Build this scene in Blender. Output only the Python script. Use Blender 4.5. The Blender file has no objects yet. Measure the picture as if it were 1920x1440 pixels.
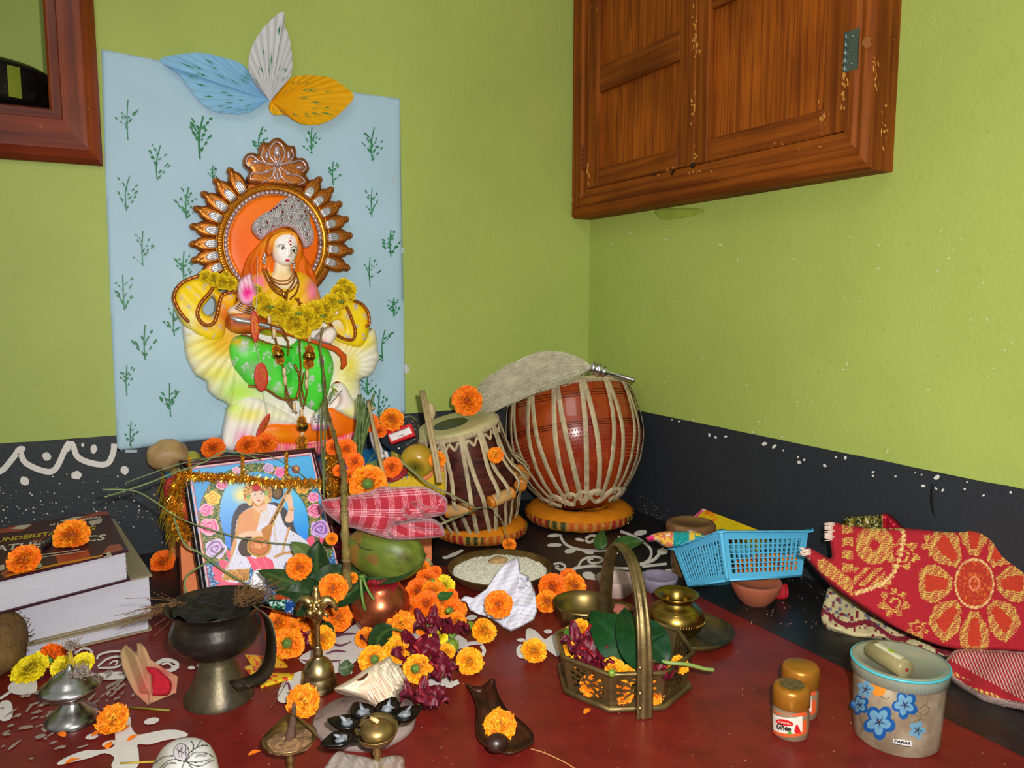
import bpy, bmesh, math, random
import numpy as np
from mathutils import Vector as V, Matrix, noise
from math import sin, cos, pi, radians, sqrt, atan2, atan
S = bpy.context.scene
COL = S.collection
rnd = random.Random(7)
# ---------------------------------------------------------------- camera
F = 1440.0; YAW = radians(28.3); PIT = atan(160 / F); CH = 0.5
cf = np.array([sin(YAW)*cos(PIT), cos(YAW)*cos(PIT), -sin(PIT)])
cr = np.array([cos(YAW), -sin(YAW), 0.0]); cu = np.cross(cr, cf)
CP = np.array([-1.1033, -1.6361, CH])
cam_data = bpy.data.cameras.new('camera'); cam = bpy.data.objects.new('camera', cam_data); COL.objects.link(cam)
cam_data.sensor_width = 36; cam_data.lens = 36*F/1920; cam_data.clip_start = .02
m = Matrix(((cr[0], cu[0], -cf[0], CP[0]), (cr[1], cu[1], -cf[1], CP[1]), (cr[2], cu[2], -cf[2], CP[2]), (0, 0, 0, 1)))
cam.matrix_world = m
S.camera = cam
# ---------------------------------------------------------------- world, lights, exposure
w = bpy.data.worlds.new('world'); S.world = w; w.use_nodes = True
w.node_tree.nodes['Background'].inputs[0].default_value = (1.0, .97, .92, 1)
w.node_tree.nodes['Background'].inputs[1].default_value = 0.33
def light(name, kind, loc, power, size=.05, col=(1, 1, 1), aim=None):
    d = bpy.data.lights.new(name, kind); d.energy = power; d.color = col
    if kind == 'AREA': d.size = size
    else: d.shadow_soft_size = size
    o = bpy.data.objects.new(name, d); o.location = loc
    if aim is not None: o.rotation_euler = (V(aim)-V(loc)).to_track_quat('-Z', 'Y').to_euler()
    COL.objects.link(o); return o
fp = CP + cu*.055 + cr*.045 - cf*.01
light('camera_flash', 'SPOT', tuple(fp), 62, .012, (1, .985, .95), tuple(CP + cf*2 + cr*.12 - cu*.05))
bpy.data.lights['camera_flash'].spot_size = radians(125); bpy.data.lights['camera_flash'].spot_blend = .9
light('unseen_ceiling_lamp', 'AREA', (-1.9, -2.4, 2.5), 9, 1.0, (1, .97, .9), (-.6, -.3, .2))  # weak ceiling lamp out of view, added to the flash and world light
S.view_settings.view_transform = 'Standard'; S.view_settings.look = 'None'
S.view_settings.gamma = 1; S.view_settings.use_curve_mapping = False
S.view_settings.exposure = 0.12
# ---------------------------------------------------------------- projection helpers
def ray(px, py): return cf + cr*((px-960)/F) + cu*((720-py)/F)
def onp(px, py, p0, n, off=0.0):
    d = ray(px, py); n = np.asarray(n, float); return V(CP + d*(((np.asarray(p0, float)+n*off-CP)@n)/(d@n)))
def fl(px, py, z=0.0): return onp(px, py, (0, 0, z), (0, 0, 1))
def bw(px, py, o=0.0): return onp(px, py, (0, -o, 0), (0, 1, 0))
def rw(px, py, o=0.0): return onp(px, py, (-o, 0, 0), (1, 0, 0))
def dp(px, py, z): return V(CP + ray(px, py)*z)
def depth(p): return float((np.array(p)-CP)@cf)
def sc(p): return depth(p)/F
def zat(p, py):
    d0 = np.array([p[0]-CP[0], p[1]-CP[1], -CP[2]]); a = (720-py)/F
    return float((a*(cf@d0)-cu@d0)/(cu[2]-a*cf[2]))
PBACK = (np.array([0, 0, 0.]), np.array([0, -1., 0]))
PRIGHT = (np.array([0, 0, 0.]), np.array([-1., 0, 0]))
PFLOOR = (np.array([0, 0, 0.]), np.array([0, 0, 1.]))
def lin(c):
    c = np.asarray(c, float)/255.
    return np.where(c <= .04045, c/12.92, ((c+.055)/1.055)**2.4)
# ---------------------------------------------------------------- materials
MATS = {}
def M(name, c=(128, 128, 128), rough=.6, metal=0., var=.12, vs=18., bump=0., bs=120., attr=False, c2=None, s2=8., t2=.55, w2=.06,
      trans=0., ior=1.45, spec=.5, sheen=0., coat=0., sub=0., stretch=None, alpha=1.0):
    if name in MATS: return MATS[name]
    mt = bpy.data.materials.new(name); mt.use_nodes = True; nt = mt.node_tree; N = nt.nodes; L = nt.links
    b = N['Principled BSDF']; tc = N.new('ShaderNodeTexCoord'); co = tc.outputs['Object']
    if stretch:
        mp = N.new('ShaderNodeMapping'); mp.inputs['Scale'].default_value = stretch; L.new(co, mp.inputs[0]); co = mp.outputs[0]
    if attr:
        a = N.new('ShaderNodeAttribute'); a.attribute_name = 'Col'; base = a.outputs['Color']
    else:
        a = N.new('ShaderNodeRGB'); a.outputs[0].default_value = (*lin(c), 1); base = a.outputs[0]
    if c2 is not None:
        n2 = N.new('ShaderNodeTexNoise'); n2.inputs['Scale'].default_value = s2; n2.inputs['Detail'].default_value = 8; n2.inputs['Roughness'].default_value = .65; L.new(co, n2.inputs[0])
        mr = N.new('ShaderNodeMapRange'); mr.inputs['From Min'].default_value = t2-w2; mr.inputs['From Max'].default_value = t2+w2; L.new(n2.outputs[0], mr.inputs[0])
        mx = N.new('ShaderNodeMixRGB'); L.new(mr.outputs[0], mx.inputs[0]); L.new(base, mx.inputs[1]); mx.inputs[2].default_value = (*lin(c2), 1); base = mx.outputs[0]
    if var:
        n1 = N.new('ShaderNodeTexNoise'); n1.inputs['Scale'].default_value = vs; n1.inputs['Detail'].default_value = 6; L.new(co, n1.inputs[0])
        mr = N.new('ShaderNodeMapRange'); mr.inputs['From Min'].default_value = .3; mr.inputs['From Max'].default_value = .7
        mr.inputs['To Min'].default_value = 1-var; mr.inputs['To Max'].default_value = 1+var; L.new(n1.outputs[0], mr.inputs[0])
        mm = N.new('ShaderNodeVectorMath'); mm.operation = 'SCALE'; L.new(base, mm.inputs[0]); L.new(mr.outputs[0], mm.inputs['Scale']); base = mm.outputs[0]
    L.new(base, b.inputs['Base Color'])
    b.inputs['Roughness'].default_value = rough; b.inputs['Metallic'].default_value = metal
    b.inputs['Specular IOR Level'].default_value = spec; b.inputs['IOR'].default_value = ior
    b.inputs['Transmission Weight'].default_value = trans; b.inputs['Sheen Weight'].default_value = sheen
    b.inputs['Coat Weight'].default_value = coat; b.inputs['Alpha'].default_value = alpha
    if sub: b.inputs['Subsurface Weight'].default_value = sub; b.inputs['Subsurface Scale'].default_value = .01
    if bump:
        nb = N.new('ShaderNodeTexNoise'); nb.inputs['Scale'].default_value = bs; nb.inputs['Detail'].default_value = 4; L.new(co, nb.inputs[0])
        bp = N.new('ShaderNodeBump'); bp.inputs['Strength'].default_value = min(bump, 1); bp.inputs['Distance'].default_value = .002*max(1, bump); L.new(nb.outputs[0], bp.inputs['Height']); L.new(bp.outputs[0], b.inputs['Normal'])
    MATS[name] = mt; return mt
def wood(name, c1, c2, axis=2, rough=.35, sc_=1.0, chips=.0, chipc=(190, 120, 50)):
    if name in MATS: return MATS[name]
    mt = bpy.data.materials.new(name); mt.use_nodes = True; nt = mt.node_tree; N = nt.nodes; L = nt.links
    b = N['Principled BSDF']; tc = N.new('ShaderNodeTexCoord'); mp = N.new('ShaderNodeMapping')
    s = [70*sc_]*3; s[axis] = 2.2*sc_; mp.inputs['Scale'].default_value = s; L.new(tc.outputs['Object'], mp.inputs[0])
    n = N.new('ShaderNodeTexNoise'); n.inputs['Scale'].default_value = 1.6; n.inputs['Detail'].default_value = 5; n.inputs['Distortion'].default_value = .6; L.new(mp.outputs[0], n.inputs[0])
    cr_ = N.new('ShaderNodeValToRGB'); cr_.color_ramp.elements[0].position = .36; cr_.color_ramp.elements[1].position = .6
    cr_.color_ramp.elements[0].color = (*lin(c2), 1); cr_.color_ramp.elements[1].color = (*lin(c1), 1); L.new(n.outputs[0], cr_.inputs[0])
    base = cr_.outputs[0]
    n3 = N.new('ShaderNodeTexNoise'); n3.inputs['Scale'].default_value = 7; n3.inputs['Detail'].default_value = 4; L.new(tc.outputs['Object'], n3.inputs[0])
    mr = N.new('ShaderNodeMapRange'); mr.inputs['From Min'].default_value = .3; mr.inputs['From Max'].default_value = .7; mr.inputs['To Min'].default_value = .72; mr.inputs['To Max'].default_value = 1.15; L.new(n3.outputs[0], mr.inputs[0])
    mm = N.new('ShaderNodeVectorMath'); mm.operation = 'SCALE'; L.new(base, mm.inputs[0]); L.new(mr.outputs[0], mm.inputs['Scale']); base = mm.outputs[0]
    if chips:
        n2 = N.new('ShaderNodeTexNoise'); n2.inputs['Scale'].default_value = 26; n2.inputs['Detail'].default_value = 9; n2.inputs['Roughness'].default_value = .7; L.new(tc.outputs['Object'], n2.inputs[0])
        m2 = N.new('ShaderNodeMapRange'); m2.inputs['From Min'].default_value = chips; m2.inputs['From Max'].default_value = chips+.02; L.new(n2.outputs[0], m2.inputs[0])
        mx = N.new('ShaderNodeMixRGB'); L.new(m2.outputs[0], mx.inputs[0]); L.new(base, mx.inputs[1]); mx.inputs[2].default_value = (*lin(chipc), 1); base = mx.outputs[0]
    L.new(base, b.inputs['Base Color']); b.inputs['Roughness'].default_value = rough
    bp = N.new('ShaderNodeBump'); bp.inputs['Strength'].default_value = .25; bp.inputs['Distance'].default_value = .001; L.new(n.outputs[0], bp.inputs['Height']); L.new(bp.outputs[0], b.inputs['Normal'])
    MATS[name] = mt; return mt
# ---------------------------------------------------------------- mesh builder
class G:
    def __init__(s): s.v = []; s.f = []; s.c = []; s.mi = []; s.n = 0; s.T = None; s.col = None; s.m = 0; s.sm = []; s.smooth = True
    def add(s, vs, fs, cols=None):
        vs = np.asarray(vs, float).reshape(-1, 3)
        if s.T is not None:
            t = np.array(s.T); vs = vs@t[:3, :3].T + t[:3, 3]
        s.v.append(vs); o = s.n; s.n += len(vs)
        s.f += [tuple(i+o for i in f) for f in fs]; s.mi += [s.m]*len(fs); s.sm += [s.smooth]*len(fs)
        if cols is None: cols = np.tile(lin(s.col if s.col is not None else (200, 200, 200)), (len(vs), 1))
        s.c.append(np.asarray(cols, float)); return s
    def box(s, c, size, R=None):
        hx, hy, hz = size[0]/2, size[1]/2, size[2]/2
        vs = [V((x, y, z)) for x in (-hx, hx) for y in (-hy, hy) for z in (-hz, hz)]
        if R is not None: vs = [R@v for v in vs]
        vs = [v+V(c) for v in vs]; sm = s.smooth; s.smooth = False
        s.add(vs, [(0, 1, 3, 2), (4, 6, 7, 5), (0, 4, 5, 1), (2, 3, 7, 6), (0, 2, 6, 4), (1, 5, 7, 3)]); s.smooth = sm; return s
    def bbox(s, a, b): return s.box([(a[i]+b[i])/2 for i in range(3)], [abs(a[i]-b[i]) for i in range(3)])
    def prism(s, pts, d):       # pts: planar loop of 3D points, extruded by vector d
        n = len(pts); vs = [V(p) for p in pts]+[V(p)+V(d) for p in pts]; sm = s.smooth; s.smooth = False
        s.add(vs, [tuple(range(n))[::-1], tuple(range(n, 2*n))]+[(i, (i+1) % n, n+(i+1) % n, n+i) for i in range(n)]); s.smooth = sm; return s
    def tube(s, pts, r, n=8, cap=True, flat=None):
        pts = [V(p) for p in pts]; k = len(pts); rs = r if hasattr(r, '__len__') else [r]*k
        up = V((0, 0, 1)); vs = []; prev = None
        for i in range(k):
            t = (pts[min(i+1, k-1)]-pts[max(i-1, 0)]).normalized()
            if prev is None:
                a = t.cross(up); a = a if a.length > .05 else t.cross(V((1, 0, 0)))
            else: a = prev-t*prev.dot(t)
            a.normalize(); prev = a; b = t.cross(a)
            for j in range(n):
                th = 2*pi*j/n; e = flat if flat else 1
                vs.append(pts[i]+(a*cos(th)+b*sin(th)*e)*rs[i])
        fs = [(i*n+j, i*n+(j+1) % n, (i+1)*n+(j+1) % n, (i+1)*n+j) for i in range(k-1) for j in range(n)]
        if cap: fs += [tuple(range(n))[::-1], tuple((k-1)*n+j for j in range(n))]
        return s.add(vs, fs)
    def lathe(s, prof, n=40, o=(0, 0, 0), M_=None, rf=None, colf=None):
        vs = []; cs = []; k = len(prof)
        for i, (r, z) in enumerate(prof):
            for j in range(n):
                th = 2*pi*j/n; rr = r*(rf(i, th) if rf else 1)
                p = V((rr*cos(th), rr*sin(th), z)); p = (M_@p if M_ is not None else p)+V(o); vs.append(p)
                if colf: cs.append(colf(i, th))
        fs = [(i*n+j, i*n+(j+1) % n, (i+1)*n+(j+1) % n, (i+1)*n+j) for i in range(k-1) for j in range(n)]
        return s.add(vs, fs, lin(np.array(cs)) if colf else None)
    def ball(s, c, r, nu=10, nv=7, sq=(1, 1, 1), R=None, jit=0):
        vs = []
        for i in range(nv+1):
            ph = pi*i/nv
            for j in range(nu):
                th = 2*pi*j/nu; d = V((sin(ph)*cos(th), sin(ph)*sin(th), cos(ph)))
                k = 1+(noise.noise(d*1.7+V(c)*37)*jit if jit else 0)
                p = V((d.x*sq[0], d.y*sq[1], d.z*sq[2]))*r*k
                vs.append((R@p if R is not None else p)+V(c))
        return s.add(vs, [(i*nu+j, (i+1)*nu+j, (i+1)*nu+(j+1) % nu, i*nu+(j+1) % nu) for i in range(nv) for j in range(nu)])
    def surf(s, fn, nu, nv, closeu=False, colf=None):
        vs = []; cs = []
        for i in range(nv+1):
            for j in range(nu if closeu else nu+1):
                vs.append(fn(j/nu, i/nv))
                if colf: cs.append(colf(j/nu, i/nv))
        w_ = nu if closeu else nu+1
        fs = [(i*w_+j, i*w_+(j+1) % w_, (i+1)*w_+(j+1) % w_, (i+1)*w_+j) for i in range(nv) for j in range(nu)]
        return s.add(vs, fs, lin(np.array(cs)) if colf else None)
    def build(s, name, mats, parent=None, kind=None, label=None):
        me = bpy.data.meshes.new(name); v = np.concatenate(s.v)
        if parent is not None:
            im = np.array(INV[parent.name]); v = v@im[:3, :3].T + im[:3, 3]
        me.from_pydata([tuple(x) for x in v.tolist()], [], s.f)
        ca = me.color_attributes.new('Col', 'FLOAT_COLOR', 'POINT')
        c = np.concatenate(s.c); ca.data.foreach_set('color', np.concatenate([c, np.ones((len(c), 1))], 1).astype(np.float32).ravel())
        me.polygons.foreach_set('use_smooth', s.sm); me.polygons.foreach_set('material_index', s.mi)
        for mt in (mats if isinstance(mats, (list, tuple)) else [mats]): me.materials.append(mt)
        me.update()
        o = bpy.data.objects.new(name, me); COL.objects.link(o)
        if parent is not None: o.parent = parent; INV[o.name] = INV[parent.name]
        else: INV[o.name] = Matrix.Identity(4)
        if kind: o['kind'] = kind
        if label: o['label'] = label
        return o
INV = {}
def thing(name, label, cat, loc=(0, 0, 0), group=None, R=None):
    o = bpy.data.objects.new(name, None); o.empty_display_size = .02; COL.objects.link(o)
    mw = Matrix.Translation(V(loc)) @ (R.to_4x4() if R is not None else Matrix.Identity(4)); o.matrix_basis = mw
    INV[o.name] = mw.inverted(); o['label'] = label; o['category'] = cat
    if group: o['group'] = group
    return o
def tag(o, label, cat, group=None, kind=None):
    o['label'] = label; o['category'] = cat
    if group: o['group'] = group
    if kind: o['kind'] = kind
    return o
def base_at(o, loc):   # move a single-mesh thing's origin to its base
    loc = V(loc); o.data.transform(Matrix.Translation(-loc)); o.location = loc; return o
# smoothing of traced outlines
def smooth(p, k=4, closed=True):
    p = np.asarray(p, float); n = len(p); out = []
    for i in range(n if closed else n-1):
        if closed: a, b, c, d = p[i-1], p[i], p[(i+1) % n], p[(i+2) % n]
        else: a, b, c, d = p[max(i-1, 0)], p[i], p[i+1], p[min(i+2, n-1)]
        for j in range(k):
            t = j/k; out.append(.5*((2*b)+(c-a)*t+(2*a-5*b+4*c-d)*t*t+(3*b-a-3*c+d)*t**3))
    if not closed: out.append(p[-1])
    return np.array(out)
def bdist(P, polys):
    best = np.full(len(P), 1e9); near = np.zeros_like(P); ins = np.zeros(len(P), bool)
    for q in polys:
        a = q; b = np.roll(q, -1, 0)
        for i in range(len(q)):
            ab = b[i]-a[i]; t = np.clip(((P-a[i])@ab)/max(ab@ab, 1e-9), 0, 1); c = a[i]+t[:, None]*ab
            d = np.hypot(*(P-c).T); k = d < best; best[k] = d[k]; near[k] = c[k]
            y0, y1 = a[i][1], b[i][1]
            if y0 != y1:
                cond = ((y0 > P[:, 1]) != (y1 > P[:, 1])) & (P[:, 0] < (b[i][0]-a[i][0])*(P[:, 1]-y0)/(y1-y0)+a[i][0]); ins ^= cond
    return best, near, ins
def unproj(P, pl, off):
    d = cf+np.outer((P[:, 0]-960)/F, cr)+np.outer((720-P[:, 1])/F, cu)
    p0, n = pl; t = ((p0-CP)@n+off)/(d@n); return CP+d*t[:, None]
def relief(g, polys, pl, off=0., h=.01, w=10., cell=3., thick=.004, col=None, hf=None, back='flat', sm=0, edge=0.):
    """a solid with a modelled front: outline traced once, laid on the plane pl, swelling by h over w pixels from its edge"""
    if not isinstance(polys[0][0], (list, tuple, np.ndarray)): polys = [polys]
    polys = [smooth(p, sm) if sm else np.asarray(p, float) for p in polys]
    al = np.concatenate(polys); x0, y0 = al.min(0)-cell; x1, y1 = al.max(0)+cell
    nx = int((x1-x0)/cell)+2; ny = int((y1-y0)/cell)+2
    X, Y = np.meshgrid(x0+np.arange(nx)*cell, y0+np.arange(ny)*cell); P = np.stack([X.ravel(), Y.ravel()], 1)
    d, near, ins = bdist(P, polys)
    I = ins.reshape(ny, nx); idx = np.arange(nx*ny).reshape(ny, nx)
    keep = I[:-1, :-1] | I[1:, :-1] | I[:-1, 1:] | I[1:, 1:]
    q = np.stack([idx[:-1, :-1][keep], idx[1:, :-1][keep], idx[1:, 1:][keep], idx[:-1, 1:][keep]], 1)
    used = np.unique(q); mp = -np.ones(nx*ny, int); mp[used] = np.arange(len(used)); q = mp[q]
    P = P[used]; d = d[used]; near = near[used]; ins = ins[used]
    P = np.where(ins[:, None], P, near); d = np.where(ins, d, 0)
    prof = np.sqrt(np.clip(1-(1-np.clip(d/w, 0, 1))**2, 0, 1))
    H_ = h*prof+edge
    if hf is not None: H_ = H_+hf(P[:, 0], P[:, 1], d)*np.clip(d/3, 0, 1)
    W = unproj(P, pl, off+H_)
    cs = np.tile(lin((200, 200, 200) if g.col is None else g.col), (len(P), 1)) if col is None else lin(np.clip(col(P[:, 0], P[:, 1], d), 0, 255))
    n = len(W); fs = [tuple(r) for r in q.tolist()]
    W2 = W.copy(); nn = pl[1]
    if back == 'mirror': W2 = unproj(P, pl, off+0*H_)-nn*(H_*.9+thick*.2)[:, None]
    elif back == 'offset': W2 = W-nn*thick
    else: W2 = unproj(P, pl, off+0*H_)-nn*thick
    fb = [tuple(i+n for i in r[::-1]) for r in fs]
    ec = {}
    for r in fs:
        for i in range(4):
            a, b = r[i], r[(i+1) % 4]
            if a != b: ec[(a, b)] = 1
    side = [(b, a, a+n, b+n) for (a, b) in ec if (b, a) not in ec]
    g.add(np.concatenate([W, W2]), fs+fb+side, np.concatenate([cs, cs])); return g
def airbrush(base, spots):
    def f(x, y, d):
        c = np.tile(np.array(base, float), (len(x), 1))
        for sx, sy, rx, ry, col in spots:
            wgt = np.exp(-(((x-sx)/rx)**2+((y-sy)/ry)**2))[:, None]; c = c*(1-wgt)+np.array(col, float)*wgt
        return c
    return f
def stroke(g, pts, wd, pl, off, sm=3, taper=False):
    """painted line: a thin ribbon on plane pl through pixel points"""
    p = smooth(pts, sm, False) if sm else np.asarray(pts, float); n = len(p)
    t = np.gradient(p, axis=0); t /= np.maximum(np.hypot(*t.T), 1e-6)[:, None]; nr = np.stack([-t[:, 1], t[:, 0]], 1)
    ws = np.full(n, wd/2.) if not hasattr(wd, '__len__') else np.interp(np.linspace(0, 1, n), np.linspace(0, 1, len(wd)), wd)/2
    if taper: ws = ws*np.sin(np.linspace(.15, pi-.15, n))
    A = unproj(p+nr*ws[:, None], pl, off); B = unproj(p-nr*ws[:, None], pl, off)
    vs = np.empty((2*n, 3)); vs[0::2] = A; vs[1::2] = B
    g.add(vs, [(2*i, 2*i+1, 2*i+3, 2*i+2) for i in range(n-1)]); return g
def blob(g, cx, cy, rx, ry, pl, off, rot=0, n=14, jit=0.):
    th = np.arange(n)*2*pi/n; r = 1+np.array([rnd.uniform(-jit, jit) for _ in th]); x = rx*np.cos(th)*r; y = ry*np.sin(th)*r; a = radians(rot)
    P = np.stack([cx+x*cos(a)-y*sin(a), cy+x*sin(a)+y*cos(a)], 1)
    g.add(unproj(P, pl, off), [tuple(range(n))]); return g
def polyf(g, pts, pl, off):
    g.add(unproj(np.asarray(pts, float), pl, off), [tuple(range(len(pts)))]); return g
def axisM(a, b=None):      # rotation taking +Z to direction a
    return V(a).to_track_quat('Z', 'Y').to_matrix()
def plathe(bp, prof, z0=0.):   # traced profile of an upright turned thing: bp floor pixel of its axis; prof (radius_px, y_px)
    b = fl(*bp, z0); out = []
    for r, y in prof:
        z = zat(b, y); out.append((r*sc((b.x, b.y, z)), z-z0))
    return b, out
def copy_thing(o, loc, R=None, s=1.0, label=None):
    c = o.copy(); COL.objects.link(c); c.matrix_basis = Matrix.LocRotScale(V(loc), (R.to_quaternion() if R is not None else None), V((s, s, s)))
    if label: c['label'] = label
    for ch in list(o.children):
        k = ch.copy(); COL.objects.link(k); k.parent = c
        for g2 in list(ch.children):
            k2 = g2.copy(); COL.objects.link(k2); k2.parent = k
    return c
def chain(g, pts, r, sm=4, step=2.0, pl=None, off=0., z=None, nu=6, nv=4):
    p = smooth(pts, sm, False); seg = np.hypot(*np.diff(p, axis=0).T); L_ = np.concatenate([[0], np.cumsum(seg)]); n = max(int(L_[-1]/step), 1)
    t = np.linspace(0, L_[-1], n+1); q = np.stack([np.interp(t, L_, p[:, 0]), np.interp(t, L_, p[:, 1])], 1)
    for w_ in unproj(q, pl, off): g.ball(w_, r, nu, nv)
    return g
def text_mesh(txt, size=1.0, ext=0.0, align='CENTER', shear=0., bold=0.):
    cu_ = bpy.data.curves.new('lettering', 'FONT'); cu_.body = txt; cu_.size = size; cu_.extrude = ext; cu_.align_x = align; cu_.shear = shear; cu_.offset = bold; cu_.resolution_u = 2
    o = bpy.data.objects.new('lettering', cu_); COL.objects.link(o); dg = bpy.context.evaluated_depsgraph_get(); dg.update()
    me = bpy.data.meshes.new_from_object(o.evaluated_get(dg)); vs = [v.co.copy() for v in me.vertices]; fs = [tuple(p.vertices) for p in me.polygons]
    bpy.data.objects.remove(o); bpy.data.curves.remove(cu_); bpy.data.meshes.remove(me)
    return vs, fs
# ================================================================ SETTING
def wallmat(name, c, dark, pale):
    mt = bpy.data.materials.new(name); mt.use_nodes = True; N = mt.node_tree.nodes; L = mt.node_tree.links; b = N['Principled BSDF']
    tc = N.new('ShaderNodeTexCoord'); co = tc.outputs['Object']
    def nz(scale, det=6, rg=.6):
        n = N.new('ShaderNodeTexNoise'); n.inputs['Scale'].default_value = scale; n.inputs['Detail'].default_value = det; n.inputs['Roughness'].default_value = rg; L.new(co, n.inputs[0]); return n.outputs[0]
    def rng(i, a, b_, lo=0, hi=1):
        r = N.new('ShaderNodeMapRange'); r.inputs['From Min'].default_value = a; r.inputs['From Max'].default_value = b_; r.inputs['To Min'].default_value = lo; r.inputs['To Max'].default_value = hi; L.new(i, r.inputs[0]); return r.outputs[0]
    def mix(f, a, col):
        x = N.new('ShaderNodeMixRGB'); L.new(f, x.inputs[0])
        if isinstance(a, tuple): x.inputs[1].default_value = (*lin(a), 1)
        else: L.new(a, x.inputs[1])
        x.inputs[2].default_value = (*lin(col), 1); return x.outputs[0]
    base = mix(rng(nz(2.2), .4, .7, 0, .55), c, dark)
    base = mix(rng(nz(5, 9, .7), .6, .75, 0, .4), base, dark)
    base = mix(rng(nz(90, 3), .63, .7, 0, .5), base, dark)
    base = mix(rng(nz(60, 2), .79, .81, 0, .7), base, pale)
    L.new(base, b.inputs['Base Color']); b.inputs['Roughness'].default_value = .62
    bp = N.new('ShaderNodeBump'); bp.inputs['Strength'].default_value = .5; bp.inputs['Distance'].default_value = .0015
    ad = N.new('ShaderNodeMath'); ad.operation = 'ADD'; L.new(nz(140, 3), ad.inputs[0]); L.new(nz(22, 4), ad.inputs[1]); L.new(ad.outputs[0], bp.inputs['Height']); L.new(bp.outputs[0], b.inputs['Normal'])
    return mt
MG = wallmat('lime_green_paint', (166, 182, 88), (144, 160, 72), (205, 215, 160))
MK = wallmat('black_dado_paint', (36, 40, 46), (27, 30, 34), (90, 95, 105))
MR = M('red_oxide_floor', (110, 30, 24), .34, var=.1, vs=40, bump=.25, bs=60, c2=(94, 24, 20), s2=18, t2=.56, w2=.1, spec=.35)
MKF = M('black_floor', (26, 24, 25), .38, var=.3, vs=12, bump=.3, bs=90, c2=(44, 42, 42), s2=14, t2=.62, w2=.05)
WX0, WX1, WZ0, WZ1 = -1.52, -1.152, .833, 1.32          # opening in the back wall
g = G()
XL, XR, YF, ZT = -2.6, .12, -2.6, 2.5
g.bbox((XL, 0, .24), (WX0, .12, ZT)); g.bbox((WX1, 0, .24), (0, .12, ZT)); g.bbox((WX0, 0, .24), (WX1, .12, WZ0)); g.bbox((WX0, 0, WZ1), (WX1, .12, ZT))
wall = g.build('wall_back', MG, kind='structure')
g = G(); g.bbox((0, YF, .24), (.12, .12, ZT)); g.build('wall_right', MG, kind='structure')
# niche behind the left frame
g = G(); g.bbox((WX0-.05, .30, WZ0-.05), (WX1+.05, .32, WZ1+.05)); g.bbox((WX0-.05, .12, WZ0-.05), (WX1+.05, .30, WZ0)); g.bbox((WX1, .12, WZ0), (WX1+.05, .30, WZ1)); g.bbox((WX0-.05, .12, WZ0), (WX0, .30, WZ1)); g.bbox((WX0-.05, .12, WZ1), (WX1+.05, .30, WZ1+.05))
g.build('trim_1', MG, kind='structure')
# black painted dado, slightly wavy upper edge, a paint film proud of the plaster
def dado(name, along, n=90, seed=0):
    g = G(); top = []
    a, b = along
    for i in range(n+1):
        t = a+(b-a)*i/n; top.append((t, .24+.0022*noise.noise(V((t*9, seed, 0)))+.001*noise.noise(V((t*60, seed, 3)))))
    return top
g = G(); g.bbox((XL, 0, 0), (0, .12, .2375)); 
tp = dado('b', (XL, 0)); vs = []
for x, z in tp: vs += [(x, -.0012, 0), (x, -.0012, z), (x, .01, z)]
g.smooth = False; g.add(vs, [q for i in range(len(tp)-1) for q in ((3*i, 3*i+3, 3*i+4, 3*i+1), (3*i+1, 3*i+4, 3*i+5, 3*i+2))]); g.build('baseboard_back', MK, kind='structure')
g = G(); g.bbox((0, YF, 0), (.12, .12, .2375)); tp = dado('r', (YF, 0), 120, 5); vs = []
for y, z in tp: vs += [(-.0012, y, 0), (-.0012, y, z), (.01, y, z)]
g.smooth = False; g.add(vs, [q[::-1] for i in range(len(tp)-1) for q in ((3*i, 3*i+3, 3*i+4, 3*i+1), (3*i+1, 3*i+4, 3*i+5, 3*i+2))]); g.build('baseboard_right', MK, kind='structure')
g = G(); g.bbox((XL, YF, -.08), (.12, .12, 0)); floor = g.build('floor', MR, kind='structure')
BD = [(XL, -.34), (-.60, -.305), (-.346, -.533), (-.233, -.671), (-.233, YF)]
g = G(); g.prism([(x, y, -.02) for x, y in BD]+[(-.0013, YF, -.02), (-.0013, -.0013, -.02), (XL, -.0013, -.02)], (0, 0, .0205)); g.build('trim_2', MKF, kind='structure')
# white painted marks on dado and floor (paint film)
MW = M('white_alpona_paint', (214, 208, 202), .7, var=.06, vs=40, bump=.2, bs=200)
g = G()
for pts, wd in [([(-30, 880), (0, 884), (22, 862), (36, 846), (48, 868), (85, 884), (105, 878), (122, 842)], 11), ([(122, 842), (135, 832), (145, 856), (170, 868), (200, 870), (212, 850), (214, 832)], 11)]:
    stroke(g, pts, wd, PBACK, .0035, 4)
for x, y, a, b, r in [(38, 843, 11, 7, -20), (126, 838, 7, 12, 20), (88, 856, 9, 8, 30), (46, 902, 9, 8, 50), (143, 891, 10, 8, 0), (176, 842, 6, 9, 10), (155, 834, 3, 4, 0), (234, 882, 8, 8, 0)]:
    blob(g, x, y, a, b, PBACK, .0038, r, 12, .12)
alp = g.build('scallop_border', MW, parent=bpy.data.objects['baseboard_back'])
g = G()
for i in range(150):
    x, y = rnd.uniform(-10, 320), rnd.gauss(950, 26); pl = PBACK; r = rnd.uniform(.4, 1.9)
    blob(g, x, y, r, r*rnd.uniform(.5, 1), pl, .003, rnd.uniform(0, 90), 6, .3)
g.build('lime_spatter', MW, parent=bpy.data.objects['baseboard_back'], kind='stuff')
g = G()
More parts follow.
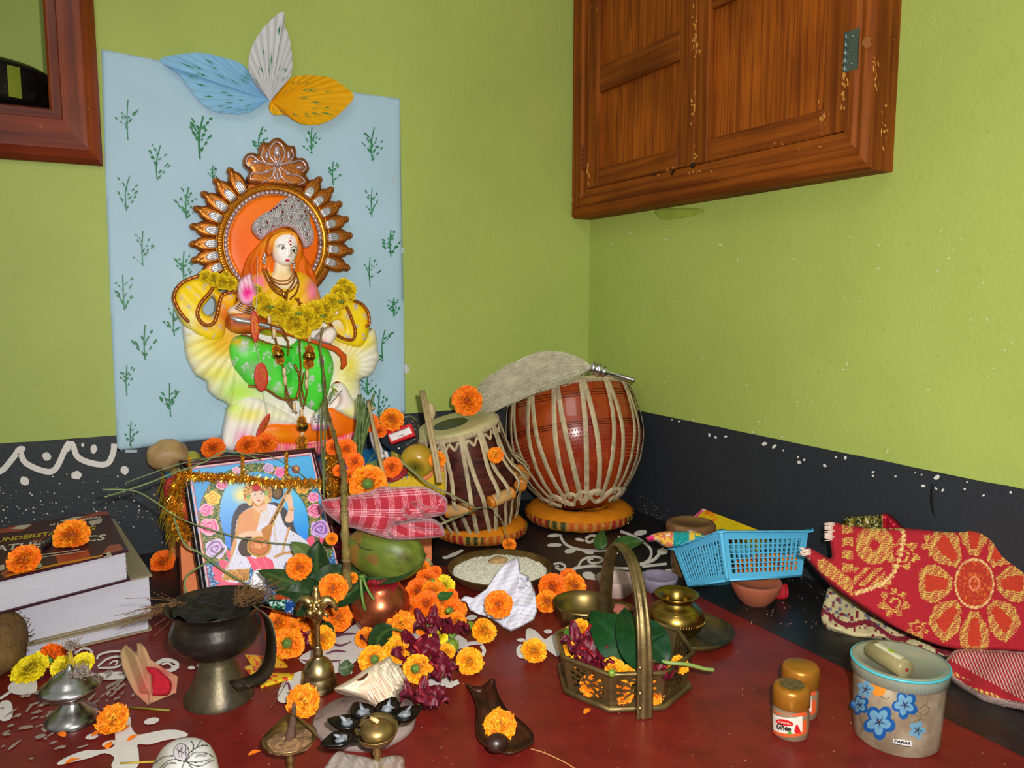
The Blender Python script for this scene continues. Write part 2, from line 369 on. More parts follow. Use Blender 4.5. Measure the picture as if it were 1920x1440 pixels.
for x, y, r in [(1273, 790, 3), (1330, 815, 3.4), (1342, 820, 3), (1361, 818, 3), (1433, 833, 5), (1452, 837, 4.5), (1469, 845, 2.5), (1496, 857, 2.6), (1499, 867, 4), (1508, 862, 3), (1546, 873, 4), (1567, 857, 2.6), (1585, 858, 4), (1637, 885, 3), (1637, 892, 3), (1679, 893, 2.5), (1716, 886, 2), (1728, 890, 2), (1756, 896, 6), (1731, 911, 4), (1755, 916, 3), (1768, 919, 3), (1809, 917, 2.5), (1813, 904, 2.3), (1844, 929, 2.6), (1895, 923, 3.4), (1411, 810, 2), (1300, 788, 1.6), (1260, 787, 1.5), (1466, 820, 2)]:
    blob(g, x, y, r, r*.75, PRIGHT, .003, rnd.uniform(0, 180), 7, .3)
g.build('lime_spatter', MW, parent=bpy.data.objects['baseboard_right'], kind='stuff')
g = G(); stroke(g, [(1747, 905), (1746, 925), (1747, 950), (1754, 972)], 5, PRIGHT, .003, 3, True); g.build('black_drip', M('drip', (8, 8, 9), .5), parent=bpy.data.objects['baseboard_right'])
g = G(); rr = random.Random(3)
for i in range(70):
    x = rr.uniform(1130, 1900); y = rr.uniform(430, 880)
    if y > 760+(x-1195)*.19: continue
    r = rr.uniform(.7, 2.3); blob(g, x, y, r*rr.uniform(1, 2), r*.6, PRIGHT, .0006, rr.uniform(0, 180), 6, .3)
g.build('plaster_fleck', M('fleck', (205, 212, 165), .8), parent=bpy.data.objects['wall_right'], kind='stuff')
MST = M('wall_smudge', (148, 166, 60), .6, var=.15)
g = G(); relief(g, [(1228, 396), (1260, 390), (1310, 391), (1318, 398), (1285, 408), (1250, 412), (1236, 408)], PRIGHT, .0003, .0004, 4, 5, 0.0, sm=3); g.build('oily_smudge', MST, parent=bpy.data.objects['wall_right'])
g = G(); relief(g, [(757, 683), (764, 684), (768, 692), (765, 700), (757, 698)], PBACK, .0003, .001, 4, 3, 0, sm=3); g.build('plaster_patch', M('putty', (205, 200, 190), .8), parent=wall)
# ------------------------------------------------ window frame on the left (open, pan on its sill)
WF = wood('varnished_red_wood', (142, 62, 22), (98, 38, 18), 2, .28, .5, .70)
WFH = wood('varnished_red_wood_flat', (132, 52, 24), (92, 34, 18), 0, .28, .5, .71)
def bevelbar(g, a, b, inner, w_, d, wall='b', bev=.012):
    """moulded frame bar: a,b ends along the bar (u,v) on the wall plane; w_ towards outside"""
w1 = bpy.data.objects.new('window_1', None); COL.objects.link(w1); w1['kind'] = 'structure'; INV['window_1'] = Matrix.Identity(4)
def frame_bar(name, prof, p0, p1, mk, mat, parent, mit=(0, 0)):
    # prof: list of (across, out); p0,p1 along positions, mitred by across*mit ; mk(along,across,out)->V
    g = G(); g.smooth = False; n = len(prof); vs = [mk(p0+mit[0]*a, a, o) for a, o in prof]+[mk(p1+mit[1]*a, a, o) for a, o in prof]
    g.add(vs, [(i, (i+1) % n, n+(i+1) % n, n+i) for i in range(n)]+[tuple(range(n))[::-1], tuple(range(n, 2*n))])
    ob = g.build(name, mat, parent)
    bm = bmesh.new(); bm.from_mesh(ob.data); bmesh.ops.recalc_face_normals(bm, faces=bm.faces); bm.to_mesh(ob.data); bm.free(); return ob
OX = -1.079; OZ = .742    # outer corner of frame
IX = -1.158; IZ = .835
fw = OX-IX
pr = [(0, .0), (0, .012), (.004, .018), (.018, .019), (.020, .024), (.056, .026), (.066, .022), (.074, .014), (fw, .008), (fw, 0.)]
frame_bar('stile', pr, IZ, 1.5, lambda t, a, o: V((IX+a, -o, t)), WF, w1, (-(IZ-OZ)/fw, 0))
fh = IZ-OZ
pr2 = [(0, .0), (0, .012), (.004, .020), (.018, .021), (.020, .024), (.060, .026), (.070, .027), (.084, .018), (fh, .008), (fh, 0.)]
frame_bar('bottom_rail', pr2, -1.75, IX, lambda t, a, o: V((t, -o, IZ-a)), WFH, w1, (0, fw/fh))
g = G(); g.bbox((WX1-.006, .0, WZ0), (WX1+.002, .12, 1.4)); g.bbox((-1.5, 0, WZ0-.01), (WX1, .12, WZ0+.0015)); g.build('jamb', WF, w1)
# pan standing in the niche
t = thing('cooking_pan', 'black iron cooking pan with a painted green stripe standing in the left wall opening', 'pan', (-1.27, .12, WZ0+.0015))
ip = M('sooty_iron', (30, 28, 27), .35, .6, var=.4, vs=40, bump=.6, bs=90, c2=(58, 54, 50), s2=30, t2=.6)
g = G(); zz = WZ0+.002; R0 = .152
g.lathe([(.0, 0), (.10, 0), (R0-.004, .006), (R0, .02), (R0, .06), (R0-.003, .07), (.12, .087), (.07, .098), (.055, .1), (.053, .107), (.02, .110), (0, .110)], 48, (-1.285, .13, zz)); g.build('body', ip, t)
g = G(); g.surf(lambda u, v: V((-1.285+(R0+.0012)*cos(radians(-64+8*u)), .13+(R0+.0012)*sin(radians(-64+8*u)), zz+.014+.053*v)), 4, 3); g.build('reflection', M('pan_reflection', (120, 132, 34), .5), t)  # green reflection on the pan, put in as a coloured strip
# ------------------------------------------------ window on the right wall
w2 = bpy.data.objects.new('window_2', None); COL.objects.link(w2); w2['kind'] = 'structure'; INV['window_2'] = Matrix.Identity(4)
WA = wood('teak_stile', (142, 74, 20), (106, 50, 12), 2, .5, .7, .655, (196, 128, 40))
WB = wood('teak_rail', (140, 72, 18), (104, 48, 12), 1, .5, .7, .675, (196, 128, 40))
WP = wood('teak_panel', (158, 82, 20), (118, 56, 14), 2, .45, 1.0)
WP.node_tree.nodes['Noise Texture'].inputs['Scale'].default_value = 2.6
D0 = .060; RW_ = -.797-(-0.838)
mkv = lambda t, a, o: V((-o, a, t)); 
def slab(name, y0, y1, z0, z1, o0, o1, mat, bev=.003, parent=w2, axis=None):
    g = G(); b = bev; lo, hi = min(y0, y1), max(y0, y1)
    A = [(-o1, lo+b, z0+b), (-o1, hi-b, z0+b), (-o1, hi-b, z1-b), (-o1, lo+b, z1-b)]; B = [(-o1+b, lo, z0), (-o1+b, hi, z0), (-o1+b, hi, z1), (-o1+b, lo, z1)]; C_ = [(-o0, lo, z0), (-o0, hi, z0), (-o0, hi, z1), (-o0, lo, z1)]
    g.smooth = False
    g.add(A+B+C_, [(3, 2, 1, 0)]+[(i, (i+1) % 4, 4+(i+1) % 4, 4+i) for i in range(4)]+[(4+i, 4+(i+1) % 4, 8+(i+1) % 4, 8+i) for i in range(4)]+[(8, 9, 10, 11)])
    ob = g.build(name, mat, parent); bm = bmesh.new(); bm.from_mesh(ob.data); bmesh.ops.recalc_face_normals(bm, faces=bm.faces); bm.to_mesh(ob.data); bm.free(); return ob
ZTOP = 1.42; YA = .0; YB = -0.838; ZB = .696
for _m in (WA, WB, WP): _m.node_tree.nodes['Principled BSDF'].inputs['Specular IOR Level'].default_value = .12; _m.node_tree.nodes['Principled BSDF'].inputs['Roughness'].default_value = .6
# outer frame: bars with a rounded outer moulding
of = .085
frame_bar('bottom_rail', [(0, 0), (0, D0-.006), (.022, D0), (of-.032, D0), (of-.030, D0-.002), (of-.012, D0-.006), (of-.002, D0-.016), (of, D0-.022), (of, .0)][::1] if 0 else [(0, 0), (0, D0-.016), (.004, D0-.006), (.016, D0), (.024, D0), (.027, D0+.003), (.062, D0+.001), (.062, 0)], YB, YA-.004, lambda t, a, o: V((-o, t, ZB+a)), WB, w2, (RW_/.062, -.07/.062))
frame_bar('right_stile', [(0, 0), (0, D0-.018), (.004, D0-.006), (.014, D0), (.022, D0-.001), (.028, D0+.004), (RW_, D0+.004), (RW_, 0)], ZB, ZTOP, lambda t, a, o: V((-o, YB+a, t)), WA, w2, (.062/RW_, 0))
frame_bar('left_stile', [(0, 0), (0, D0-.012), (.006, D0), (.018, D0), (.021, D0+.004), (.050, D0+.004), (.053, D0-.001), (.07, D0-.001), (.07, 0)], ZB, ZTOP, lambda t, a, o: V((-o, -.004-a, t)), WA, w2, (.062/.07, 0))
def shutter(ya, yb, st_a, st_b, pz, name, holes):
    # ya (far) > yb (near); stile widths; panel openings pz
    sh = name; o1 = D0+.002
    for (z0, z1) in holes: slab('panel', ya-st_a+.004, yb+st_b-.004, z0-.004, z1+.004, D0-.022, D0-.012, WP, .001)
    slab('shutter_stile', ya, ya-st_a, .760, ZTOP, D0-.03, o1, WA, .002); slab('shutter_stile', yb+st_b, yb, .760, ZTOP, D0-.03, o1, WA, .002)
    zs = [.760]+[z for h_ in holes for z in h_]
    for i in range(0, len(zs)-1, 2): slab('shutter_rail', ya-st_a-.0004, yb+st_b+.0004, zs[i], zs[i+1], D0-.03, o1-.001, WB, .003)
shutter(-.074, -.4485, .046, .048, None, 'left', [(.800, .972), (1.028, ZTOP)])
shutter(-.4510, -.796, .034, .044, None, 'right', [(.802, 1.040), (1.092, ZTOP)])
def hinge(y, z0, z1, wd, mat, tilt=0):
    g = G(); 
    for k in range(5):
        h_ = (z1-z0)/5; g.tube([(-D0-.005, y, z0+k*h_+.0006), (-D0-.005, y, z0+(k+1)*h_-.0006)], .003, 8)
    g.bbox((-D0-.0045, y-wd, z0), (-D0-.002, y, z1))
    for k in range(3): g.ball((-D0-.005, y-wd*.55, z0+(k+.5)*(z1-z0)/3), .0025, 8, 5)
    return g.build('hinge', mat, w2)
hinge(-.793, .848, .908, .022, M('steel_hinge', (110, 125, 120), .4, .8))
hinge(-.062, .806, .862, .012, M('painted_hinge', (118, 52, 16), .5))
g = G(); g.tube([(-D0-.002, -.392, .756), (-D0-.012, -.396, .750), (-D0-.012, -.399, .748)], .0022, 6); g.ball((-D0-.004, -.45, .7585), .005, 8, 6); g.ball((-D0-.003, -.33, .758), .003, 8, 6); g.build('stay_hook', M('rusty', (40, 24, 16), .7, .4), w2)
PW = (np.array([-D0-.0045, 0, 0]), np.array([-1., 0, 0])); rk = random.Random(6); CH_ = M('bare_wood', (196, 132, 52), .7, var=.2, vs=200)
for cx, cy, sx, sy, n in [(1583, 160, 4, 40, 26), (1303, 60, 5, 60, 26), (1640, 135, 5, 22, 14), (1300, 240, 4, 60, 14), (1657, 250, 8, 30, 9), (1545, 215, 10, 20, 9), (1300, 320, 50, 6, 12), (1500, 270, 60, 8, 8), (1104, 330, 3, 30, 6)]:
    g = G()
    for k in range(n): blob(g, cx+rk.gauss(0, sx*.6), cy+rk.gauss(0, sy*.6), rk.uniform(.5, 2.3), rk.uniform(1, 6 if sy > 15 else 2), PW, k*1e-5, rk.uniform(-12, 12), 8, .4)
    g.build('bare_wood_chip', CH_, w2, kind='stuff')
g = G(); blob(g, 1625, 79, 9, 11, PW, 0, 0, 16, .2); blob(g, 1625, 79, 5, 7, PW, .0002, 0, 12, .2); g.build('wood_knot', M('knot_ring', (150, 92, 40), .6), w2)
# ------------------------------------------------ poster with printed sprigs
pc = [(190, 92), (472, 147), (750, 185), (752, 330), (757, 560), (760, 775), (560, 802), (400, 822), (220, 845), (208, 590), (198, 340)]
g = G(); relief(g, pc, PBACK, .0012, .0006, 6, 9, .0006, hf=lambda x, y, d: .0012*np.sin(x/70)*np.sin(y/90+x/120)+.0012, edge=.0)
t = thing('poster_sheet', 'pale blue poster sheet printed with green sprigs taped to the back wall', 'poster', tuple(bw(485, 800, 0)))
g.build('sheet', M('pale_blue_paper', (168, 198, 214), .55, var=.05, vs=6, bump=.1, bs=20), t)
g = G(); rs = random.Random(11)
nz = [0]
def sprig(x, y, h, lean=0, dense=1., ww=1.0):
    n = int(2.2*dense+2); nz[0] += 1
    o_ = lambda: .0052+nz[0]*1e-6+rs.random()*4e-4
    stroke(g, [(x, y+h*.5), (x-2, y), (x+lean, y-h*.5)], 2.2*ww, PBACK, .0052, 3)
    for i in range(n):
        for sd in (-1, 1):
            t0 = rs.uniform(.0, .7); bx = x+lean*t0*.5; by = y+h*(.5-t0); L_ = h*rs.uniform(.4, .68)*(1-t0*.45); a = rs.uniform(.35, .95)
            ex, ey = bx+sd*L_*sin(a), by-L_*cos(a)
            k = rs.randint(2, 3)
            for j in range(k):   # broken dabs of paint along the twig
                u0, u1 = (j+.08)/k, (j+rs.uniform(.55, .95))/k; wob = rs.uniform(-2.0, 2.0)
                stroke(g, [(bx+(ex-bx)*u0, by+(ey-by)*u0), (bx+(ex-bx)*(u0+u1)/2+wob, by+(ey-by)*(u0+u1)/2), (bx+(ex-bx)*u1, by+(ey-by)*u1)], rs.uniform(2.2, 4.4)*ww, PBACK, o_(), 2, True)
for a in [(240, 225, 76, 0, .8, .8), (375, 258, 80, 6, 1.5, 1.5), (295, 305, 66, 6, .9, 1), (237, 362, 66, 6, .8, .9), (350, 380, 60, 4, 1.2, 1.2), (268, 466, 66, 0, .8, .9), (345, 500, 60, 0, 1, 1.1), (233, 548, 66, -3, 1, 1), (327, 600, 60, 0, 1.1, 1.2), (272, 642, 66, 0, .9, 1.1), (238, 714, 58, 0, .8, .9), (320, 750, 64, -2, 1, 1.1), (246, 815, 50, 0, .9, .9), (487, 262, 50, 6, .9, 1.2), (585, 264, 50, 0, 1, .9), (698, 270, 64, 4, 1, .9), (625, 325, 44, 0, 1, .9), (698, 380, 54, 0, .8, .8), (733, 456, 50, 0, 1.3, 1), (694, 510, 56, 0, .8, .8), (739, 576, 36, 0, 1.2, 1), (718, 648, 60, 4, .9, .9), (712, 760, 60, 0, .9, 1.1), (690, 722, 40, 0, 1.2, 1), (400, 325, 30, 0, .6, .9)]: sprig(*a)
g.build('printed_sprig', M('green_poster_paint', (26, 116, 62), .5, var=.3, vs=60), t, kind='stuff')
for x, y, w_, h_ in [(246, 846, 22, 5), (737, 336, 5, 14), (755, 470, 6, 10)]: g = G(); polyf(g, [(x-w_/2, y-h_/2), (x+w_/2, y-h_/2), (x+w_/2, y+h_/2), (x-w_/2, y+h_/2)], PBACK, .005); g.build('sticky_tape', M('tape', (190, 208, 214), .25, alpha=.75), t)

# folded paper leaves above the poster
def pleated_leaf(label, hub, outline, mat, green, npl=26, off0=.006, seed=0):
    t = thing('paper_leaf', label, 'paper leaf', tuple(bw(*hub, 0)), 'pleated paper leaves')
    o = smooth(outline, 6, False); hub = np.array(hub, float); n = npl*2
    d = np.concatenate([[0], np.cumsum(np.hypot(*np.diff(o, axis=0).T))]); tt = np.linspace(0, d[-1], n+1)
    e = np.stack([np.interp(tt, d, o[:, 0]), np.interp(tt, d, o[:, 1])], 1)
    g = G(); g.smooth = False; K = 6; rows = []
    for i in range(n+1):
        for k in range(K+1):
            q = hub+(e[i]-hub)*k/K; z = off0+.003+((.0045 if i % 2 else -.0005))*(k/K)**.7*1.2+.006*(k/K)
            rows.append(unproj(q[None], PBACK, z)[0])
    fs = [(i*(K+1)+k, i*(K+1)+k+1, (i+1)*(K+1)+k+1, (i+1)*(K+1)+k) for i in range(n) for k in range(K)]
    g.add(rows, fs); g.build('pleats', mat, t)
    g = G(); r3 = random.Random(seed)
    for i in range(n):
        if r3.random() < green:
            k0 = r3.uniform(.3, .75); k1 = k0+r3.uniform(.08, .22)
            for a0, a1, wd in [(k0, k1, .35), (k0+.02, k1-.03, .55)]:
                ea = e[i]*(1-.5)+e[i+1]*.5; da = (e[i+1]-e[i])*wd*.5
                def pp(k, s_): return hub+(ea+da*s_-hub)*k
                q = np.array([pp(a0, 0), pp((a0+a1)/2, -1), pp(min(a1, .98), 0), pp((a0+a1)/2, 1)]); km = (a0+a1)/2
                g.add(unproj(q, PBACK, off0+.003+.0045*km+.0045), [(0, 1, 2, 3)])
    g.build('green_daub', M('green_poster_paint'), t, kind='stuff')
pleated_leaf('blue pleated paper leaf pointing left, taped over the poster top', (503, 188), [(497, 190), (470, 210), (440, 214), (400, 208), (370, 185), (335, 140), (298, 112), (340, 101), (380, 99), (420, 108), (450, 118), (468, 135), (485, 160), (503, 186)], M('blue_craft_paper', (148, 196, 226), .5, var=.06), .9, 22, .006, 3)
pleated_leaf('white pleated paper leaf standing upright above the poster', (506, 190), [(503, 186), (480, 160), (466, 132), (468, 100), (480, 72), (500, 45), (527, 22), (535, 28), (532, 45), (540, 62), (546, 90), (548, 130), (540, 152), (520, 175), (508, 188)], M('white_craft_paper', (206, 206, 208), .5, var=.05), .6, 18, .009, 5)
pleated_leaf('yellow pleated paper leaf pointing right over the poster top', (508, 190), [(510, 187), (525, 168), (548, 145), (580, 141), (620, 146), (650, 165), (664, 181), (650, 200), (625, 222), (595, 234), (560, 231), (535, 215), (515, 216), (504, 205), (506, 192)], M('yellow_craft_paper', (228, 174, 18), .5, var=.06), .75, 22, .012, 9)
# ================================================================ PAINTED SURFACES (vertex colour prints)
class Paint:
    def __init__(s, base): s.base = base; s.ops = []
    def poly(s, pts, col, sm=0): s.ops.append(('p', smooth(pts, sm) if sm else np.array(pts, float), col)); return s
    def ell(s, cx, cy, rx, ry, col, rot=0, soft=0): s.ops.append(('e', cx, cy, rx, ry, col, radians(rot), soft)); return s
    def line(s, pts, w, col, sm=0): s.ops.append(('l', smooth(pts, sm, False) if sm else np.array(pts, float), w, col)); return s
    def rose(s, cx, cy, r, c1, c2, sq=.85, ph=0): s.ops.append(('r', cx, cy, r, c1, c2, sq, ph)); return s
    def f(s, m): s.ops.append(('f', m)); return s
    def __call__(s, x, y, d=None):
        c = np.array(s.base(x, y, d) if callable(s.base) else np.tile(np.array(s.base, float), (len(x), 1)), float)
        for o in s.ops:
            k = o[0]
            if k == 'p':
                q = o[1]; b = (x >= q[:, 0].min()) & (x <= q[:, 0].max()) & (y >= q[:, 1].min()) & (y <= q[:, 1].max()); i = np.nonzero(b)[0]
                if len(i) == 0: continue
                X, Y = x[i], y[i]; ins = np.zeros(len(i), bool)
                for a, e in zip(q, np.roll(q, -1, 0)):
                    if a[1] != e[1]: ins ^= ((a[1] > Y) != (e[1] > Y)) & (X < (e[0]-a[0])*(Y-a[1])/(e[1]-a[1])+a[0])
                i = i[ins]; c[i] = o[2](x[i], y[i], None) if callable(o[2]) else o[2]
            elif k == 'e':
                _, cx, cy, rx, ry, col, a, soft = o; X = (x-cx)*cos(a)+(y-cy)*sin(a); Y = -(x-cx)*sin(a)+(y-cy)*cos(a); r = np.hypot(X/rx, Y/ry)
                wt = np.clip((1-r)/soft, 0, 1)[:, None] if soft else (r < 1)[:, None].astype(float); c = c*(1-wt)+np.array(col, float)*wt
            elif k == 'l':
                q = o[1]; w_ = o[2]; b = (x >= q[:, 0].min()-w_) & (x <= q[:, 0].max()+w_) & (y >= q[:, 1].min()-w_) & (y <= q[:, 1].max()+w_); i = np.nonzero(b)[0]
                if len(i) == 0: continue
                P = np.stack([x[i], y[i]], 1); best = np.full(len(i), 1e9)
                for a, e in zip(q[:-1], q[1:]):
                    ab = e-a; t = np.clip(((P-a)@ab)/max(ab@ab, 1e-9), 0, 1); best = np.minimum(best, np.hypot(*(P-a-t[:, None]*ab).T))
                c[i[best < w_/2]] = o[3]
            elif k == 'r':
                _, cx, cy, r, c1, c2, sq, ph = o; X = (x-cx)/r; Y = (y-cy)/(r*sq); R_ = np.hypot(X, Y); A = np.arctan2(Y, X); ins = R_ < 1+.07*np.sin(A*5+ph)
                m_ = .5+.5*np.sin(R_*15+A+ph+1.2*np.sin(A*3+R_*4)); m_ = np.where(R_ > .86, 1, m_)[:, None]
                col = np.array(c1, float)*(1-m_)+np.array(c2, float)*m_; c[ins] = col[ins]
            else: c = o[1](x, y, c)
        return c
def hsh(x, y, s=1.0, seed=0.):
    v = np.sin(np.floor(x/s)*12.9898+np.floor(y/s)*78.233+seed)*43758.5453; return v-np.floor(v)
# ---------------------------------------------------------------- marigolds
MPET = M('marigold_petals', rough=.65, attr=True, var=.1, vs=200, sub=0.)
MGRN = M('calyx_green', (104, 136, 56), .5, var=.2, vs=150)
def marigold_mesh(name, c_lo, c_hi, n=300, R=.021, flat=.62, seed=0, ruff=1.0, calyx=True, petal=1.0, open_=.0):
    """local: bloom faces +Z, centre at origin"""
    r = random.Random(seed); t = thing(name, '', 'flower'); g = G(); g.smooth = False
    lo, hi = np.array(c_lo, float), np.array(c_hi, float)
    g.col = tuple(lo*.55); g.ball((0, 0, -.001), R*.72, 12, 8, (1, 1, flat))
    for i in range(n):
        u = (i+.5)/n; ph = math.acos(1-1.93*u); th = i*2.39996+r.uniform(-.12, .12)
        d = V((sin(ph)*cos(th), sin(ph)*sin(th), cos(ph)))
        cen = V((d.x*R, d.y*R, d.z*R*flat)); tl = V((-sin(th), cos(th), 0)); rad = (d+V((cos(th), sin(th), 0))*.3).normalized()
        rr = R*r.uniform(.15, .25)*petal*(.8+.5*u); tip = cen*r.uniform(.9, 1.12)+rad*rr*.3
        bs = cen*.62; upv = rad.cross(tl).normalized(); cup = rr*.35*ruff
        vs = []; cs = []; tone = r.uniform(0, 1); cc = lo*(1-tone)+hi*tone
        for (row, pos, wd) in ((0, bs, .35), (1, (bs+tip)/2+rad*rr*.1, .85), (2, tip, 1.)):
            for j in range(4):
                a = (j-1.5)/1.5; off = tl*a*rr*wd+upv*(cup*(a*a)*(1 if row == 2 else .5))+upv*(r.uniform(-.5, .5)*rr*ruff if row == 2 else 0)+rad*(r.uniform(-.4, .2)*rr if row == 2 else 0)
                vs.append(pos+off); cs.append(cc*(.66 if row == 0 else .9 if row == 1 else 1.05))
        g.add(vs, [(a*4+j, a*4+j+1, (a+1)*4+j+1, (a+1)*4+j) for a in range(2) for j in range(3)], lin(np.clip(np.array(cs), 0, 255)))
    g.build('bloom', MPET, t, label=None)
    if calyx:
        g = G(); g.col = (86, 128, 44)
        g.lathe([(0, -R*1.15), (R*.12, -R*1.14), (R*.13, -R*.95), (R*.30, -R*.85), (R*.32, -R*.7), (R*.3, -R*.5), (R*.2, -R*.4)], 9); g.build('calyx', MGRN, t)
    return t
OR1, OR2 = (244, 104, 0), (255, 148, 6)
PROTO = {}
def protos():
    PROTO['o0'] = marigold_mesh('marigold', OR1, OR2, 300, seed=1)
    PROTO['o1'] = marigold_mesh('marigold', (246, 110, 0), (255, 158, 12), 280, seed=2, flat=.75)
    PROTO['o2'] = marigold_mesh('marigold', (236, 90, 0), (252, 128, 4), 320, seed=3, flat=.55)
    PROTO['l0'] = marigold_mesh('marigold', (250, 138, 0), (255, 184, 20), 280, seed=4, flat=.6)
    PROTO['f0'] = marigold_mesh('marigold', (244, 118, 0), (255, 166, 14), 170, seed=5, flat=.4, ruff=1.5, petal=1.5)
    PROTO['y0'] = marigold_mesh('chrysanthemum', (216, 190, 0), (246, 226, 24), 190, seed=6, flat=.4, ruff=.6, petal=1.2)
    for k in PROTO: USED[k] = False
USED = {}
protos()
def face(az, el):     # direction the bloom looks: az degrees, 0 = towards camera, +90 = to the right; el elevation
    base = atan2(-cf[1], -cf[0]); a = base-radians(-az); e = radians(el); return V((cos(a)*cos(e), sin(a)*cos(e), sin(e)))
def flower(key, px, py, r, label, z=None, p=None, az=0, el=60, group='loose orange marigolds', spin=None, d=None):
    if p is None: p = dp(px, py, d) if d else fl(px, py, z)
    s = r*sc(p)/.0225; n = face(az, el); q = axisM(n) @ Matrix.Rotation(rnd.uniform(0, 6.28) if spin is None else spin, 3, 'Z')
    o = PROTO[key]
    if USED[key]: o = copy_thing(o, p, q, s, label)
    else: o.matrix_basis = Matrix.LocRotScale(V(p), q.to_quaternion(), V((s, s, s))); o['label'] = label; USED[key] = True
    if group: o['group'] = group
    return o
# ================================================================ LOW ALTAR STOOL
AX0, AX1, AY0, AY1, AZ = -1.005, -.560, -.308, -.012, .170
t = thing('altar_stool', 'low blue-topped altar stool with orange paper legs and yellow paper fringe, under the statue', 'stool', ((AX0+AX1)/2, (AY0+AY1)/2, 0))
g = G(); g.bbox((AX0, AY0, AZ-.016), (AX1, AY1, AZ)); g.build('top', M('blue_gloss_sheet', (38, 138, 214), .25, var=.05), t)
MO = M('orange_paper', (226, 128, 78), .6, var=.06, vs=12)
MY = M('yellow_fringe_paper', (216, 176, 22), .6, var=.12, vs=30)
for x, y in [(AX0, AY0), (AX1-.045, AY0), (AX0, AY1-.045), (AX1-.045, AY1-.045)]:
    g = G(); g.bbox((x+.002, y+.002, 0), (x+.043, y+.043, AZ-.016)); g.build('leg', MO, t)
g = G(); g.bbox((AX0+.006, AY0+.006, AZ-.05), (AX1-.006, AY0+.02, AZ-.016)); g.build('apron', MO, t)
g = G(); g.bbox((AX0+.006, AY0+.02, AZ-.05), (AX0+.02, AY1-.006, AZ-.016)); g.bbox((AX1-.02, AY0+.02, AZ-.05), (AX1-.006, AY1-.006, AZ-.016)); g.build('side_apron', MO, t, kind='stuff')
def fringe(a, b, out, drop, n, name='paper_fringe', up=.004):
    a, b, out = V(a), V(b), V(out); g = G(); g.smooth = False; r = random.Random(n)
    for i in range(n):
        p0 = a+(b-a)*(i/n); p1 = a+(b-a)*((i+.86)/n); dz = drop*r.uniform(.7, 1.1); k = out*r.uniform(.004, .018); tw = (b-a)/n*r.uniform(-.3, .3)
        top = V((0, 0, up)); o1 = out*.002
        vs = [p0+top+o1, p1+top+o1, p1+o1*1.3-V((0, 0, drop*.3)), p0+o1*1.3-V((0, 0, drop*.3)), p1+k+tw-V((0, 0, dz)), p0+k+tw-V((0, 0, dz)), p0+k*1.1+tw+(p1-p0)*.5-V((0, 0, dz+.006))]
        g.add(vs, [(0, 1, 2, 3), (3, 2, 4, 5), (5, 4, 6)])
    return g
fringe((AX0+.0, AY0-.001, AZ-.002), (AX1, AY0-.001, AZ-.002), (0, -1, 0), .026, 52).build('paper_fringe', MY, t, kind='stuff')
g = fringe((AX0-.001, AY1, AZ-.002), (AX0-.001, AY0, AZ-.002), (-1, 0, 0), .05, 30); g.build('paper_fringe', MY, t, kind='stuff')
g = fringe((AX0+.001, AY1, AZ-.03), (AX0+.001, AY0, AZ-.03), (-1, 0, 0), .06, 26); g.build('paper_fringe', MY, t, kind='stuff')
# orange paper box corner standing beside the stool's right front leg
PCN = (np.array([0, AY0-.004, 0.]), np.array([0, -1., 0])); g = G(); relief(g, [(728, 912), (736, 903), (750, 901), (752, 897), (757, 903), (762, 899), (772, 897), (774, 904), (780, 897), (796, 896), (806, 890), (812, 884), (816, 892), (822, 884), (833, 882), (835, 930), (728, 940)], PCN, .0, .001, 4, 2.4, .001); g.build('upstanding_fringe', MY, t)
g = G(); relief(g, [(793, 884), (797, 875), (806, 872), (810, 878), (822, 873), (833, 875), (833, 884), (815, 886), (806, 898), (794, 903)], PCN, .002, .001, 3, 2.4, .001); g.build('orange_corner', MO, t)
# ================================================================ GODDESS RELIEF STATUE
MPT = M('painted_plaster', rough=.42, attr=True, var=.03, vs=60, coat=.04, spec=.28)
MCU = M('copper_paint', (176, 104, 44), .34, .75, var=.25, vs=70, bump=.25, bs=300)
MGD = M('gold_bronze_paint', (190, 122, 30), .3, .8, var=.2, vs=90)
MSV = M('silver_paint', (205, 205, 210), .3, .75, var=.15, vs=120, bump=.2, bs=400)
MSR = M('silver_rose_paint', (200, 180, 185), .25, .6, var=.15, vs=120)
st = thing('goddess_statue', 'painted plaster statue of a seated goddess with lute and swan before an oval bronze halo', 'statue', tuple(bw(545, 845, .06)))
PB = PBACK
def ell(cx, cy, rx, ry, n=64, a0=0, a1=360): return [(cx+rx*cos(radians(a0+(a1-a0)*i/n)), cy+ry*sin(radians(a0+(a1-a0)*i/n))) for i in range(n)]
HC = (512, 455)
g = G(); relief(g, ell(HC[0], HC[1], 118, 120), PB, .022, .002, 6, 5, .014); g.build('halo_plate', MCU, st)
